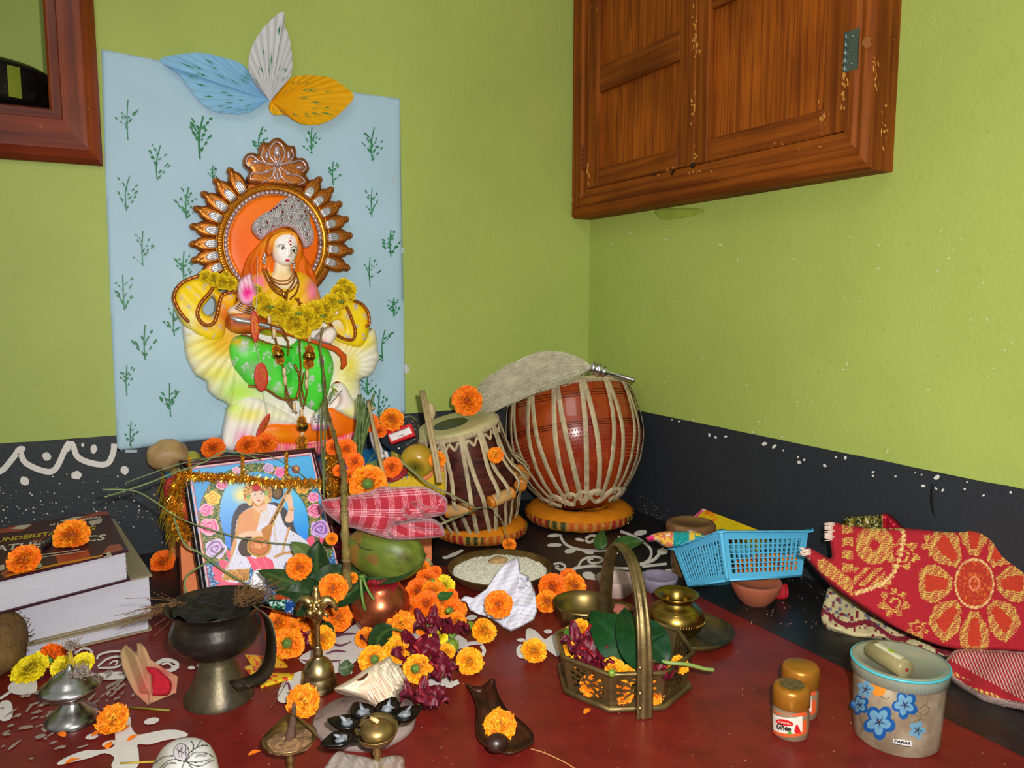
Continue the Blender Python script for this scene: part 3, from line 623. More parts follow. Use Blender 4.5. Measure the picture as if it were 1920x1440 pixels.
# rays of the halo
def halo_ray(a, tip, i):
    dx, dy = -sin(radians(a)), -cos(radians(a)); B = np.array([HC[0]+dx*100, HC[1]+dy*106]); T = np.array([HC[0]+dx*102*tip, HC[1]+dy*107*tip]); ax = T-B; L_ = np.hypot(*ax); ax /= L_; nr = np.array([-ax[1], ax[0]])
    prof = [(0, 9), (.3, 14), (.5, 14.5), (.66, 12.5), (.75, 9), (.79, 6.5), (.88, 7), (.95, 4.5), (1.0, 0)]
    P_ = [B+ax*L_*s-nr*w_ for s, w_ in prof]+[B+ax*L_*s+nr*w_ for s, w_ in prof[::-1][1:]]
    g = G(); relief(g, P_, PB, .026, .007, 7, 2.2, .012, sm=2); r = g.build('halo_ray', MCU, st)
    g = G()   # raised rim, silver stamens
    for sd in (-1, 1):
        g.m = 0
        q = [B+ax*L_*s+nr*w_*sd*.8 for s, w_ in [(.05, 8), (.3, 11.5), (.55, 10), (.72, 4), (.62, .5), (.56, 3.5)]]
        g.tube([unproj(x[None], PB, .0335)[0] for x in smooth(q, 3, False)], .0013, 5)
    g.m = 1
    for k in (-1.5, -.5, .5, 1.5):
        q = [B+ax*L_*.06+nr*k*3, B+ax*L_*.3+nr*k*3.6, B+ax*L_*(.52-.04*abs(k))+nr*k*1.6]
        g.tube([unproj(x[None], PB, .0335)[0] for x in smooth(q, 3, False)], [.0009]+[.0027]*5+[.001], 6)
    for k in (.66, .84, .93): g.m = 0; g.ball(unproj((B+ax*L_*k)[None], PB, .034)[0], .0024, 7, 5)
    g.build('ray_relief', [MGD, MSV], r)
for i, (a, tp_) in enumerate([(32, 1.56), (44, 1.58), (56, 1.6), (67, 1.6), (79, 1.57), (91, 1.55), (102, 1.55), (113, 1.5), (-37.5, 1.46), (-49, 1.48), (-61, 1.46), (-73, 1.47), (-85, 1.48), (-96, 1.5), (-108, 1.5)]): halo_ray(a, tp_, i)
fin = [(470, 346), (462, 334), (468, 322), (458, 312), (456, 300), (463, 288), (476, 286), (484, 290), (486, 275), (494, 266), (503, 268), (512, 260), (522, 258), (532, 264), (540, 272), (552, 274), (556, 286), (556, 296), (568, 296), (577, 305), (580, 318), (574, 328), (580, 338), (572, 350), (545, 352), (500, 348)]
g = G(); g.m = 0; relief(g, fin, PB, .026, .01, 12, 2.5, .014, sm=3); fo = g.build('halo_finial', MCU, st)
g = G()
for q, w_ in [([(520, 308), (508, 296), (505, 282), (512, 270), (520, 266), (530, 274), (534, 288), (530, 300), (521, 308)], .0022), ([(520, 306), (514, 292), (519, 276), (525, 292), (521, 306)], .0018), ([(518, 308), (500, 306), (490, 292), (496, 276)], .0022), ([(522, 308), (541, 304), (550, 292), (546, 279)], .0022), ([(516, 310), (490, 304), (472, 292), (462, 300), (466, 312), (474, 308)], .0022), ([(524, 310), (548, 304), (566, 302), (574, 314), (568, 322)], .0022), ([(518, 312), (496, 324), (474, 324), (470, 336), (482, 338)], .002), ([(523, 312), (544, 326), (562, 330), (572, 340), (560, 346)], .002), ([(519, 314), (508, 334), (490, 342)], .002), ([(522, 314), (530, 334), (548, 344)], .002), ([(518, 312), (512, 326), (520, 338), (527, 326), (521, 312)], .0018)]:
    g.tube([unproj(x[None], PB, .0385)[0] for x in smooth(q, 4, False)], w_*.75, 6)
for q, a_, b_ in [((520, 284), .007, .011), ((500, 292), .004, .009), ((541, 292), .004, .009), ((480, 304), .009, .004), ((562, 314), .009, .004), ((500, 322), .007, .003), ((541, 326), .007, .003), ((520, 330), .003, .009)]: g.ball(unproj(np.array([q], float), PB, .036)[0], 1, 10, 7, (a_, .0045, b_))
g.ball(unproj(np.array([[520, 309.]]), PB, .042)[0], .004, 10, 7); g.build('scrollwork', MSR, fo)
g = G(); relief(g, [ell(HC[0], HC[1], 107, 112), ell(HC[0], HC[1], 92, 97)], PB, .028, .004, 6, 2.6, .01); bd = g.build('beaded_band', MGD, st)
g = G()
for rx in (100.5,): chain(g, ell(HC[0], HC[1], rx, rx+5, 72)+[(HC[0]+rx, HC[1])], .0022, 1, 5.2, PB, .0335)
for rx in (106.5, 93): 
    g.tube([unproj(np.array([p_]), PB, .0325)[0] for p_ in ell(HC[0], HC[1], rx, rx+5, 90)+[(HC[0]+rx, HC[1])]], .0011, 5)
g.build('gold_bead', MGD, bd, kind='stuff')
g = G(); chain(g, ell(HC[0], HC[1], 89, 94.5, 90)+[(HC[0]+89, HC[1])], .0050, 1, 8.6, PB, .031, nu=9, nv=6); g.build('silver_bead', MSR, bd, kind='stuff')
g = G(); g.col = (255, 112, 8); relief(g, ell(513, 455, 83.5, 88.5, 70), PB, .026, .002, 20, 5, .006, col=airbrush((252, 122, 0), [(450, 470, 30, 60, (244, 106, 0)), (575, 470, 30, 60, (244, 106, 0))])); g.build('orange_disc', MPT, st)
# wings and white body
body = [(344, 600), (346, 640), (350, 672), (361, 694), (368, 705), (388, 716), (391, 734), (408, 748), (430, 760), (425, 781), (420, 805), (416, 823), (416, 838), (430, 850), (500, 855), (560, 858), (620, 855), (668, 846), (676, 808), (680, 785), (678, 745), (674, 714), (690, 707), (701, 697), (707, 682), (712, 672), (708, 655), (708, 640), (704, 622), (699, 614), (690, 622), (660, 600), (600, 560), (480, 560), (420, 575), (380, 600)]
def wing_h(x, y, d):
    a = np.arctan2(y-610, x-470); r_ = np.hypot(x-470, y-610)
    left = (x < 440) & (y < 775); h1 = .0040*np.abs(np.sin(a*19))*np.clip((r_-40)/40, 0, 1)
    a2 = np.arctan2(y-690, x-640); h2 = .0036*np.abs(np.sin(a2*15)); r2 = x > 640
    h3 = .0022*np.abs(np.sin((x+.35*(y-760))/5.5)); low = (y > 760) & (x < 560)
    return np.where(left, h1, 0)+np.where(r2 & (y < 715), h2, 0)+np.where(low, h3, 0)+.004*np.exp(-((x-370)/30)**2-((y-680)/60)**2)
bc = airbrush((246, 240, 232), [(400, 645, 42, 22, (238, 222, 40)), (352, 612, 30, 20, (248, 244, 230)), (380, 660, 26, 20, (250, 240, 150)), (410, 700, 40, 18, (240, 235, 110)), (450, 735, 40, 25, (190, 235, 90)), (425, 640, 30, 30, (238, 180, 30)), (470, 770, 40, 14, (248, 242, 130)), (680, 640, 22, 16, (242, 224, 60)), (655, 690, 20, 30, (240, 222, 80)), (640, 630, 20, 20, (240, 200, 40)), (690, 690, 14, 14, (250, 246, 220)), (455, 815, 14, 14, (250, 150, 180)), (480, 830, 20, 8, (248, 130, 160)), (650, 720, 16, 26, (245, 240, 160))])
def bcol(x, y, d):
    c = bc(x, y, d); a = np.arctan2(y-610, x-470); s_ = (np.abs(np.sin(a*19)) < .16) & (x < 440) & (y < 775) & (np.hypot(x-470, y-610) > 60); c[s_] = c[s_]*.72+np.array([200, 150, 20])*.28
    a2 = np.arctan2(y-690, x-640); s_ = (np.abs(np.sin(a2*15)) < .16) & (x > 650) & (y < 715); c[s_] = c[s_]*.75+np.array([220, 180, 40])*.25; return c
g = G(); relief(g, body, PB, .030, .020, 26, 2.8, .024, col=bcol, hf=wing_h, sm=2); g.build('swan_wing_body', MPT, st, label='white and yellow feathered body')
# drapery at the foot
g = G(); relief(g, [(488, 806), (510, 795), (560, 796), (597, 790), (606, 775), (620, 764), (645, 774), (674, 790), (672, 808), (640, 818), (597, 827), (545, 832), (500, 828)], PB, .052, .008, 12, 2.6, .03, col=airbrush((252, 122, 0), [(520, 815, 30, 8, (255, 150, 0)), (650, 800, 20, 12, (246, 108, 0))]), sm=3, hf=lambda x, y, d: .0015*np.sin(x/9)); g.build('orange_base_cloth', MPT, st)
g = G(); relief(g, [(440, 838), (500, 828), (560, 832), (620, 824), (672, 806), (676, 822), (668, 842), (620, 852), (560, 857), (500, 856), (450, 852)], PB, .052, .010, 8, 2., .03, col=lambda x, y, d: np.stack([np.full(len(x), 250.), 120+50*np.sin(x*1.1+y*.2)+20*np.sin(x*.3), 130+40*np.sin(x*1.1+y*.2)], 1), hf=lambda x, y, d: .0014*np.abs(np.sin(x*.55)), sm=3); g.build('pink_lotus_fringe', MPT, st)
g = G(); relief(g, [(431, 762), (470, 742), (520, 762), (562, 790), (540, 800), (505, 800), (488, 815), (486, 838), (455, 848), (420, 842), (418, 815), (424, 785)], PB, .044, .016, 22, 2.4, .024, col=airbrush((248, 240, 228), [(470, 778, 34, 12, (246, 236, 110)), (455, 822, 14, 16, (250, 160, 190)), (515, 780, 30, 10, (246, 242, 200)), (440, 765, 20, 12, (220, 240, 120))]), hf=lambda x, y, d: .002*np.abs(np.sin((x+.3*(y-760))/4.6)), sm=3); g.build('white_drapery', MPT, st)
# green skirt with silver sprigs
sk = [(436, 636), (452, 628), (470, 632), (505, 642), (544, 648), (562, 636), (597, 642), (618, 660), (626, 690), (619, 723), (613, 745), (597, 769), (580, 766), (560, 752), (540, 752), (520, 742), (500, 732), (468, 722), (452, 706), (436, 684), (430, 656)]
def skh(x, y, d): return .010*np.exp(-((x-470)/34)**2-((y-668)/30)**2)+.012*np.exp(-((x-592)/26)**2-((y-690)/46)**2)+.0012*np.abs(np.sin((x*.8+y*.5)/6))*(1-np.exp(-((x-540)/40)**2*-0))-.006*np.exp(-((x-548)/12)**2)
def skc(x, y, d):
    c = airbrush((84, 226, 60), [(456, 652, 14, 12, (175, 195, 175)), (480, 690, 26, 14, (150, 200, 140)), (545, 690, 16, 30, (40, 190, 40)), (600, 690, 22, 30, (90, 240, 70)), (445, 640, 14, 8, (238, 190, 40)), (500, 640, 40, 7, (150, 200, 30)), (520, 730, 20, 10, (150, 235, 120))])(x, y, d)
    s_ = (hsh(x, y, 2.2, 3) > .55) & ((np.sin(x/6.5)*np.sin(y/7.5+x/13)) > .42); c[s_] = (205, 215, 205); return c
g = G(); relief(g, sk, PB, .056, .018, 20, 1.8, .03, col=skc, hf=skh, sm=3); g.build('green_skirt', MPT, st)
g = G()
for q, n_ in [([(466, 724), (490, 726), (506, 734), (522, 745), (540, 750), (556, 748)], 11), ([(556, 748), (562, 720), (560, 700), (552, 684)], 9), ([(453, 627), (480, 634), (505, 644), (530, 650), (548, 652)], 6)]:
    g.tube([unproj(x[None], PB, .080)[0] for x in smooth(q, 4, False)], .0042 if n_ > 8 else .0025, 7, flat=.6)
g.build('bronze_hem', MCU, st)
g = G(); g.col = (245, 236, 225); relief(g, [(590, 778), (600, 772), (612, 780), (620, 796), (612, 806), (596, 808), (584, 804)], PB, .07, .012, 8, 2.2, .02, sm=3, col=airbrush((248, 236, 224), [(600, 802, 20, 6, (250, 130, 180))])); ft = g.build('foot', MPT, st)
g = G()
for yy in (780, 785, 790): g.tube([unproj(np.array([[588+(yy-780)*.3+k*6, yy-k*1.5+abs(k-2)]]), PB, .084)[0] for k in range(5)], .002, 6)
g.build('anklet', MSV, ft)
# swan
g = G(); relief(g, [(617, 758), (626, 738), (622, 726), (630, 717), (640, 716), (650, 726), (657, 740), (666, 756), (676, 772), (680, 788), (660, 786), (640, 776), (628, 768), (636, 758), (638, 744), (630, 742)], PB, .060, .016, 11, 1.6, .03, col=airbrush((250, 244, 238), [(625, 732, 7, 6, (240, 220, 60)), (655, 775, 16, 10, (250, 240, 140)), (645, 750, 10, 14, (250, 225, 215)), (668, 760, 10, 20, (248, 238, 170))]), sm=2); sw = g.build('swan', MPT, st)
g = G(); g.col = (150, 16, 20); g.tube([unproj(np.array([q]), PB, .078)[0] for q in [(625, 719), (631, 716.5), (638, 718)]], [.001, .0022, .001], 6); g.col = (20, 14, 12); g.ball(unproj(np.array([[633., 725.]]), PB, .0765)[0], .0016, 6, 4)
g.col = (60, 20, 16); g.tube([unproj(np.array([q]), PB, .0775)[0] for q in [(642, 731), (631, 745), (618, 759)]], .0008, 5); g.build('swan_features', MPT, sw)
# shawl loops with bronze edging
lw = [(328, 548), (336, 534), (360, 521), (386, 514), (402, 520), (408, 538), (414, 548), (430, 545), (446, 551), (438, 575), (428, 600), (420, 632), (399, 640), (373, 630), (352, 617), (341, 604), (330, 582), (324, 556)]
lh = [(384, 588), (380, 578), (389, 566), (398, 556), (404, 562), (406, 574), (402, 588), (394, 592)]
def shc(x, y, d):
    c = airbrush((250, 214, 18), [(360, 600, 16, 26, (246, 236, 150)), (345, 575, 10, 20, (250, 222, 90)), (420, 590, 14, 26, (226, 120, 30)), (395, 610, 26, 10, (240, 190, 90)), (425, 555, 16, 8, (255, 190, 20)), (640, 628, 20, 12, (248, 228, 80)), (660, 585, 14, 14, (252, 220, 30))])(x, y, d)
    s_ = (hsh(x, y, 2.4, 8) > .6) & (np.sin(x/5)*np.sin(y/6) > .55); c[s_] = (190, 185, 195); return c
g = G(); relief(g, [lw, lh], PB, .046, .014, 14, 2.2, .03, col=shc, sm=2, hf=lambda x, y, d: .0016*np.sin((x-y)/7)); g.build('shawl_loop', MPT, st)
rw_ = [(640, 556), (660, 561), (680, 570), (691, 588), (693, 606), (690, 630), (680, 650), (664, 652), (640, 644), (622, 632), (610, 606), (620, 592), (636, 588), (628, 572)]
rh = [(622, 607), (634, 600), (642, 611), (642, 624), (632, 624), (625, 617)]
g = G(); relief(g, [rw_, rh], PB, .046, .014, 12, 2.2, .03, col=shc, sm=2); g.build('shawl_loop', MPT, st)
for q in [[(353, 603), (337, 584), (326, 558), (336, 535), (360, 521), (388, 514)], [(398, 520), (400, 536), (392, 550), (378, 566), (370, 584), (374, 600), (386, 610), (400, 606), (407, 590), (411, 570), (418, 553), (436, 547), (448, 551)], [(657, 562), (678, 570), (690, 586), (692, 607), (686, 612)], [(640, 566), (652, 580), (660, 600), (666, 620), (662, 636), (648, 636), (632, 628), (622, 612), (617, 604)]]:
    g = G(); p_ = smooth(q, 5, False); W_ = [unproj(x[None], PB, .0615)[0] for x in p_]; g.tube(W_, .0052, 8, flat=.7)
    for w_ in W_[::2]: g.ball(V(w_)+V((0, -.004, 0)), .0026, 6, 4)
    g.build('bronze_edging', MCU, st)
# hair, torso, neck, face
hr = [(537, 428), (510, 436), (493, 450), (478, 466), (464, 484), (456, 508), (449, 532), (470, 545), (500, 548), (540, 552), (575, 552), (594, 545), (592, 518), (583, 496), (570, 478), (568, 455), (560, 438)]
g = G(); relief(g, hr, PB, .040, .012, 12, 1.8, .03, col=airbrush((236, 120, 14), [(500, 455, 14, 18, (246, 160, 40)), (470, 510, 14, 30, (206, 84, 6)), (580, 520, 14, 30, (214, 88, 8)), (535, 436, 30, 10, (246, 176, 50))]), hf=lambda x, y, d: .0022*np.sin((x+6*np.sin(y/11))/2.6), sm=3); g.build('hair', MPT, st)
tor = [(462, 530), (480, 512), (505, 508), (530, 515), (560, 508), (582, 520), (598, 545), (602, 575), (596, 606), (575, 625), (540, 632), (500, 630), (465, 618), (436, 606), (428, 590), (440, 570), (455, 552)]
g = G(); relief(g, tor, PB, .048, .022, 30, 2.2, .03, col=airbrush((244, 190, 20), [(485, 530, 15, 18, (250, 120, 170)), (586, 545, 14, 26, (250, 130, 175)), (535, 560, 26, 30, (248, 206, 20)), (450, 600, 30, 14, (214, 110, 30)), (580, 600, 20, 14, (238, 130, 30)), (500, 620, 40, 8, (150, 170, 30))]), sm=3, hf=lambda x, y, d: .001*np.sin((x+y)/5)); g.build('torso', MPT, st)
g = G(); relief(g, [(516, 484), (530, 492), (544, 494), (546, 510), (560, 520), (566, 532), (548, 546), (530, 547), (512, 538), (498, 522), (512, 512)], PB, .058, .014, 10, 2, .03, col=airbrush((250, 232, 196), [(530, 520, 20, 14, (248, 214, 150))]), sm=3); g.build('neck', MPT, st)
fc = [(513, 448), (510, 465), (511, 480), (517, 491), (528, 498), (539, 500), (549, 494), (556, 481), (559, 465), (558, 448), (547, 436), (528, 436)]
fp_ = Paint(airbrush((250, 246, 240), [(516, 470, 6, 18, (246, 226, 190)), (538, 498, 14, 4, (246, 220, 190)), (556, 470, 3, 16, (240, 220, 190)), (522, 480, 6, 5, (250, 226, 220))]))
fp_.line([(519, 462), (526, 458), (534, 460)], 1.3, (40, 20, 14)).line([(545, 465), (551, 462), (558, 465)], 1.3, (40, 20, 14))
fp_.ell(529, 465, 6.4, 2.9, (255, 252, 248), 12).ell(530.5, 465.2, 2.5, 2.5, (24, 16, 12)).line([(521.5, 463.5), (527, 461.2), (532, 462.6), (536, 466.5)], 1.2, (20, 10, 8)).line([(523, 466), (530, 468.6), (535, 467.4)], .7, (120, 60, 50))
fp_.ell(551.5, 470.5, 5.6, 2.6, (255, 252, 248), 6).ell(551, 470.6, 2.3, 2.3, (24, 16, 12)).line([(545.5, 471), (549, 468), (554, 467.6), (558, 469.5)], 1.2, (20, 10, 8)).line([(546.5, 472.5), (551, 473.8), (557, 472)], .7, (120, 60, 50))
fp_.line([(541.5, 466), (543, 476), (542, 481)], .8, (214, 190, 170)).ell(540.8, 481.2, .9, .6, (170, 90, 70)).ell(545.6, 480.6, .8, .6, (170, 90, 70))
fp_.ell(538.8, 487.4, 4.6, 1.5, (226, 20, 60), 4).ell(539, 489.3, 3.4, 1.6, (236, 30, 70), 4).line([(534.4, 487.4), (543.5, 488.2)], .5, (120, 0, 20))
for x_, y_, r_ in [(547, 438, 3.4), (546, 446, 1.6), (544.5, 452, 2.2), (545, 458.6, 2.0), (541, 455, 1), (549, 455, 1), (543, 448, .9)]: fp_.ell(x_, y_, r_, r_, (206, 14, 56))
g = G(); relief(g, fc, PB, .066, .020, 19, .9, .03, col=fp_, hf=lambda x, y, d: .0052*np.exp(-((x-543.5)/2.4)**2)*np.exp(-np.clip(y-478, 0, 99)**2/6)*np.clip((y-460)/16, 0, 1)+.002*np.exp(-((x-539)/5)**2-((y-488.4)/2)**2)+.0015*np.exp(-((x-538)/6)**2-((y-497)/3)**2)-.0012*np.exp(-((x-529)/5)**2-((y-465)/3)**2)-.0012*np.exp(-((x-551.5)/5)**2-((y-470.5)/3)**2), sm=4); fo = g.build('face', MPT, st)
g = G(); relief(g, [(508, 444), (520, 436), (540, 432), (556, 438), (561, 452), (559, 462), (555, 448), (546, 441), (530, 442), (520, 448), (514, 458), (510, 474), (504, 480), (500, 470), (503, 455)], PB, .074, .006, 4, 1.2, .02, col=airbrush((240, 160, 40), [(505, 470, 5, 12, (214, 96, 10))]), sm=3); g.build('hairline', MPT, fo)
g = G()
for q in [(496, 476), (497, 480), (494, 484), (498, 486), (495, 490), (496, 494), (550, 492), (552, 497), (551, 502)]: g.ball(unproj(np.array([q], float), PB, .078)[0], .0028, 7, 5)
g.build('earring', MSV, st, kind='stuff')
g = G(); g.tube([unproj(np.array([q], float), PB, .091)[0] for q in [(546, 476), (552, 473), (556, 478), (552, 487), (545, 489), (548, 494), (556, 492)]], .0005, 5); g.build('nose_ring', MGD, st)
# lace crown
cw = [(474, 430), (476, 418), (485, 408), (492, 402), (501, 397), (510, 392), (518, 385), (530, 374), (545, 370), (560, 373), (574, 388), (580, 405), (583, 420), (589, 438), (586, 456), (573, 464), (566, 450), (554, 432), (540, 425), (522, 428), (503, 438), (491, 449), (482, 442)]
CP_ = np.array([(547, 388), (546, 408), (512, 424), (576, 440), (500, 415), (565, 405), (530, 395), (488, 432), (572, 420), (530, 412)])
def cwc(x, y, d):
    c = np.tile(np.array([192., 188., 186.]), (len(x), 1)); dm = np.stack([np.hypot(x-a, (y-b)*.85) for a, b in CP_]); i = dm.argmin(0); r_ = dm.min(0)
    dark = (np.sin(r_*1.9+.4) > .45); c[dark] = (104, 98, 98); s_ = hsh(x, y, 1.6, 5) > .8; c[s_] = (130, 124, 120); c[(r_ < 1.8)] = (110, 16, 30); c[d < 1.1] = (225, 205, 205)
    pk = (y > 418+np.abs(x-536)*.32-1) & (d < 6) & (d > 1.2); c[pk] = c[pk]*.5+np.array([236, 170, 190])*.5; return c
g = G(); relief(g, cw, PB, .086, .008, 8, 1.1, .016, col=cwc, hf=lambda x, y, d: .0012*np.sin(np.stack([np.hypot(x-a, (y-b)*.85) for a, b in CP_]).min(0)*1.9), sm=3); co_ = g.build('crown', M('silver_lace', rough=.45, attr=True, metal=.2, var=.1, vs=300), st, label='silver openwork crown')
g = G(); g.col = (130, 10, 36)
for q in [(519, 388), (514, 391), (509, 395), (525, 384), (530, 398), (536, 378), (560, 376), (572, 396), (574, 404), (502, 418), (566, 405), (546, 408)]: g.ball(unproj(np.array([q], float), PB, .0965)[0], .0021, 6, 4)
g.build('red_stone', MPT, co_, kind='stuff')
# raised hand with fingers, bangled arm
g = G(); relief(g, [(441, 572), (455, 563), (470, 568), (477, 578), (470, 592), (455, 600), (436, 596), (426, 586), (430, 577)], PB, .066, .018, 13, 1.8, .03, col=airbrush((248, 232, 214), [(436, 592, 12, 8, (240, 170, 60)), (465, 570, 8, 5, (250, 150, 190))]), sm=3); ar = g.build('forearm', MPT, st)
hd = [(446, 545), (447, 532), (453, 523), (462, 516), (470, 512), (473, 517), (473, 526), (478, 530), (480, 542), (482, 552), (478, 564), (468, 572), (456, 571), (449, 562)]
def hdc(x, y, d):
    c = airbrush((252, 196, 218), [(464, 550, 11, 12, (246, 50, 150)), (466, 524, 8, 8, (252, 214, 226)), (450, 540, 4, 14, (252, 226, 234))])(x, y, d); fx = (x-446)-(y-572)*-.06
    f_ = (y < 548) & (np.abs(np.mod((x-y*.18)-2, 7.2)-3.6) > 3.05); c[f_] = c[f_]*np.array([.86, .55, .68]); return c
g = G(); relief(g, hd, PB, .084, .014, 9, 1.0, .02, col=hdc, hf=lambda x, y, d: np.where(y < 550, .0026*np.abs(np.cos((x-y*.18-2)/7.2*pi)), 0)-.003*np.exp(-((x-465)/8)**2-((y-552)/9)**2), sm=3); h_ = g.build('raised_hand', MPT, st, label='raised pink painted palm')
g = G()
for k in range(4): g.tube([unproj(np.array([[441+k*3+j*5.5, 577-k*3.2+j*2.2+(1.5 if 0 < j < 4 else 0)]]), PB, .088+.004*sin(pi*j/5))[0] for j in range(6)], .0015, 6)
g.build('bangle', MGD, ar, kind='stuff')
g = G(); relief(g, [(437, 512), (447, 510), (452, 520), (448, 534), (444, 546), (438, 540), (436, 526)], PB, .06, .004, 4, 2, .01, col=airbrush((238, 150, 30), []), sm=3)
# lute
g = G(); relief(g, [(424, 600), (436, 586), (460, 584), (484, 592), (505, 598), (498, 618), (470, 626), (440, 624), (426, 614)], PB, .072, .016, 12, 2, .03, col=airbrush((170, 70, 14), [(460, 592, 30, 5, (226, 150, 90)), (440, 618, 20, 8, (214, 130, 30)), (480, 612, 20, 6, (230, 120, 20))]), sm=3); ve = g.build('lute', MPT, st, label='brown painted lute across the lap')
g = G(); g.col = (214, 86, 26); g.tube([unproj(np.array([q], float), PB, o_)[0] for q, o_ in [((500, 612), .088), ((545, 626), .088), ((590, 640), .088), ((630, 655), .086), ((644, 668), .082), ((645, 684), .078), ((640, 692), .076)]], [.005, .005, .0055, .006, .007, .006, .003], 10); g.build('lute_neck', MPT, ve)
g = G(); g.tube([unproj(np.array([q], float), PB, .0945)[0] for q in [(432, 594), (445, 600), (470, 604), (505, 612), (545, 624), (590, 636), (622, 646)]], [.002, .005, .005, .004, .0025, .002, .002], 8); g.build('lute_strings', MSV, ve)
g = G(); relief(g, [(594, 634), (604, 622), (620, 612), (632, 622), (626, 640), (612, 652), (600, 646)], PB, .074, .012, 9, 2.2, .03, col=airbrush((250, 240, 228), [(604, 640, 10, 6, (250, 170, 190))]), sm=3, hf=lambda x, y, d: .0015*np.abs(np.sin((x-y)/4))); g.build('left_hand', MPT, st)
# beads, chains, garlands hanging on the statue -------------------------------------------------
MAM = M('amber_bead', (150, 82, 16), .22, .45, var=.3, vs=200, coat=.5)
t = thing('bead_necklace', 'long amber bead necklace with gold balls and marigold tassels down the statue front', 'necklace', tuple(bw(540, 520, .1)))
g = G()
for q, o_ in [([(493, 505), (499, 520), (510, 540), (524, 552), (536, 556)], .090), ([(554, 510), (560, 530), (556, 548), (545, 560)], .090), ([(499, 505), (506, 522), (515, 534), (530, 545)], .088), ([(550, 505), (553, 520), (548, 534), (538, 546)], .088), ([(502, 592), (508, 610), (516, 632), (521, 655)], .102), ([(530, 685), (533, 705), (536, 722), (540, 740), (548, 757), (556, 774)], .100), ([(560, 560), (562, 590), (563, 620), (562, 650), (564, 690), (562, 720), (563, 745)], .104), ([(580, 636), (580, 655)], .104), ([(576, 690), (574, 710), (576, 730), (572, 752), (566, 775)], .104), ([(538, 556), (534, 590), (528, 620), (540, 640), (540, 665)], .100), ([(536, 722), (536, 745), (548, 765)], .102), ([(555, 560), (572, 575)], .1), ([(512, 610), (530, 618), (536, 634)], .1), ([(563, 745), (566, 760)], .104), ([(570, 700), (566, 725), (570, 748)], .104)]:
    chain(g, q, .0022, 4, 3.6, PB, o_)
g.build('amber_bead', MAM, t, kind='stuff')
g = G()
for q in [(505, 598), (514, 625), (533, 698), (535, 714), (552, 764), (576, 702), (575, 720), (566, 776), (580, 632), (567, 815)]:
    p_ = unproj(np.array([q], float), PB, .104)[0]; g.tube([V(p_)+V((0, 0, .009)), V(p_)-V((0, 0, .009))], .0036, 7)
g.build('tuberose_bud', M('tuberose', (226, 196, 150), .5), t, kind='stuff')
MGB = M('gold_ball', (206, 150, 50), .12, 1.0, var=.05)
for q, rr in [((522, 664), .0115), ((580, 668), .0125), ((567, 799), .012)]:
    c_ = V(unproj(np.array([q], float), PB, .106)[0]); g = G()
    g.lathe([(0, -rr), (rr*.4, -rr*.92), (rr*.75, -rr*.66), (rr*.95, -rr*.3), (rr, 0), (rr*.95, rr*.3), (rr*.75, rr*.66), (rr*.4, rr*.92), (0, rr)], 24, c_, rf=lambda i, th: 1+.035*cos(12*th)); g.build('gold_ball', MGB, t)
def pom(g, c, R_, n, c1, c2, r=random.Random(4)):
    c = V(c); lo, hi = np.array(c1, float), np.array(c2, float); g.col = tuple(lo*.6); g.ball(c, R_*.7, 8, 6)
    sm = g.smooth; g.smooth = False
    for i in range(n):
        z = 1-2*(i+.5)/n; th = i*2.39996; k = sqrt(1-z*z); d = V((k*cos(th), k*sin(th), z)); tl = d.cross(V((.3, .2, 1))).normalized(); b = d.cross(tl); a = r.uniform(0, 6.28); u = tl*cos(a)+b*sin(a); wv = d.cross(u)
        rr = R_*r.uniform(.28, .42); e = c+d*R_*r.uniform(.88, 1.1); tt = r.random(); cc = lo*(1-tt)+hi*tt
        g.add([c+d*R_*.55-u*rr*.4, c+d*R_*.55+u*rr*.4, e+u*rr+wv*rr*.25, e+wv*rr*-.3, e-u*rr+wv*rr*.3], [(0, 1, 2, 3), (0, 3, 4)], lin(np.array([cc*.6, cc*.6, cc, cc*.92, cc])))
    g.smooth = sm
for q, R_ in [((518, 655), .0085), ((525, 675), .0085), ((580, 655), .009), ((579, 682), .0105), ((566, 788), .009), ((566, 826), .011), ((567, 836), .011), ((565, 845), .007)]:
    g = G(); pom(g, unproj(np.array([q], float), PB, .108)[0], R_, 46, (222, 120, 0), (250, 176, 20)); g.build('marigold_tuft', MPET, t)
# yellow marigold garland over the shoulders
t = thing('marigold_garland', 'yellow marigold garland draped over the statue from shoulder to shoulder', 'garland', tuple(bw(570, 600, .1)))
gg = random.Random(21)
for x, y, r_, o_ in [(386, 519, 12, .074), (402, 524, 13, .08), (417, 528, 14, .082), (432, 531, 13, .08), (444, 537, 8, .076), (482, 543, 10, .088), (480, 557, 10, .092), (491, 566, 16, .104), (500, 578, 17, .108), (515, 586, 15, .108), (530, 582, 19, .112), (535, 600, 14, .112), (552, 604, 22, .116), (566, 618, 17, .114), (572, 594, 22, .114), (588, 600, 17, .112), (592, 582, 18, .112), (608, 580, 18, .110), (615, 592, 13, .108), (622, 568, 17, .106), (636, 562, 16, .1), (634, 548, 13, .096), (650, 545, 17, .092), (644, 534, 12, .09), (656, 556, 10, .09), (424, 518, 9, .076)]:
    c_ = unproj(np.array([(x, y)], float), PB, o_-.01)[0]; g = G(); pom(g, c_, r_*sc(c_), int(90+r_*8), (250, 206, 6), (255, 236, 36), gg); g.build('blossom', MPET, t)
g = G(); g.col = (60, 84, 26)
for x, y in [(508, 575), (560, 588), (606, 592), (640, 566)]: c_ = unproj(np.array([(x, y)], float), PB, .122)[0]; g.ball(c_, .0045, 7, 5, (1.6, 1, .6))
g.build('leaf_bit', MGRN, t, kind='stuff')
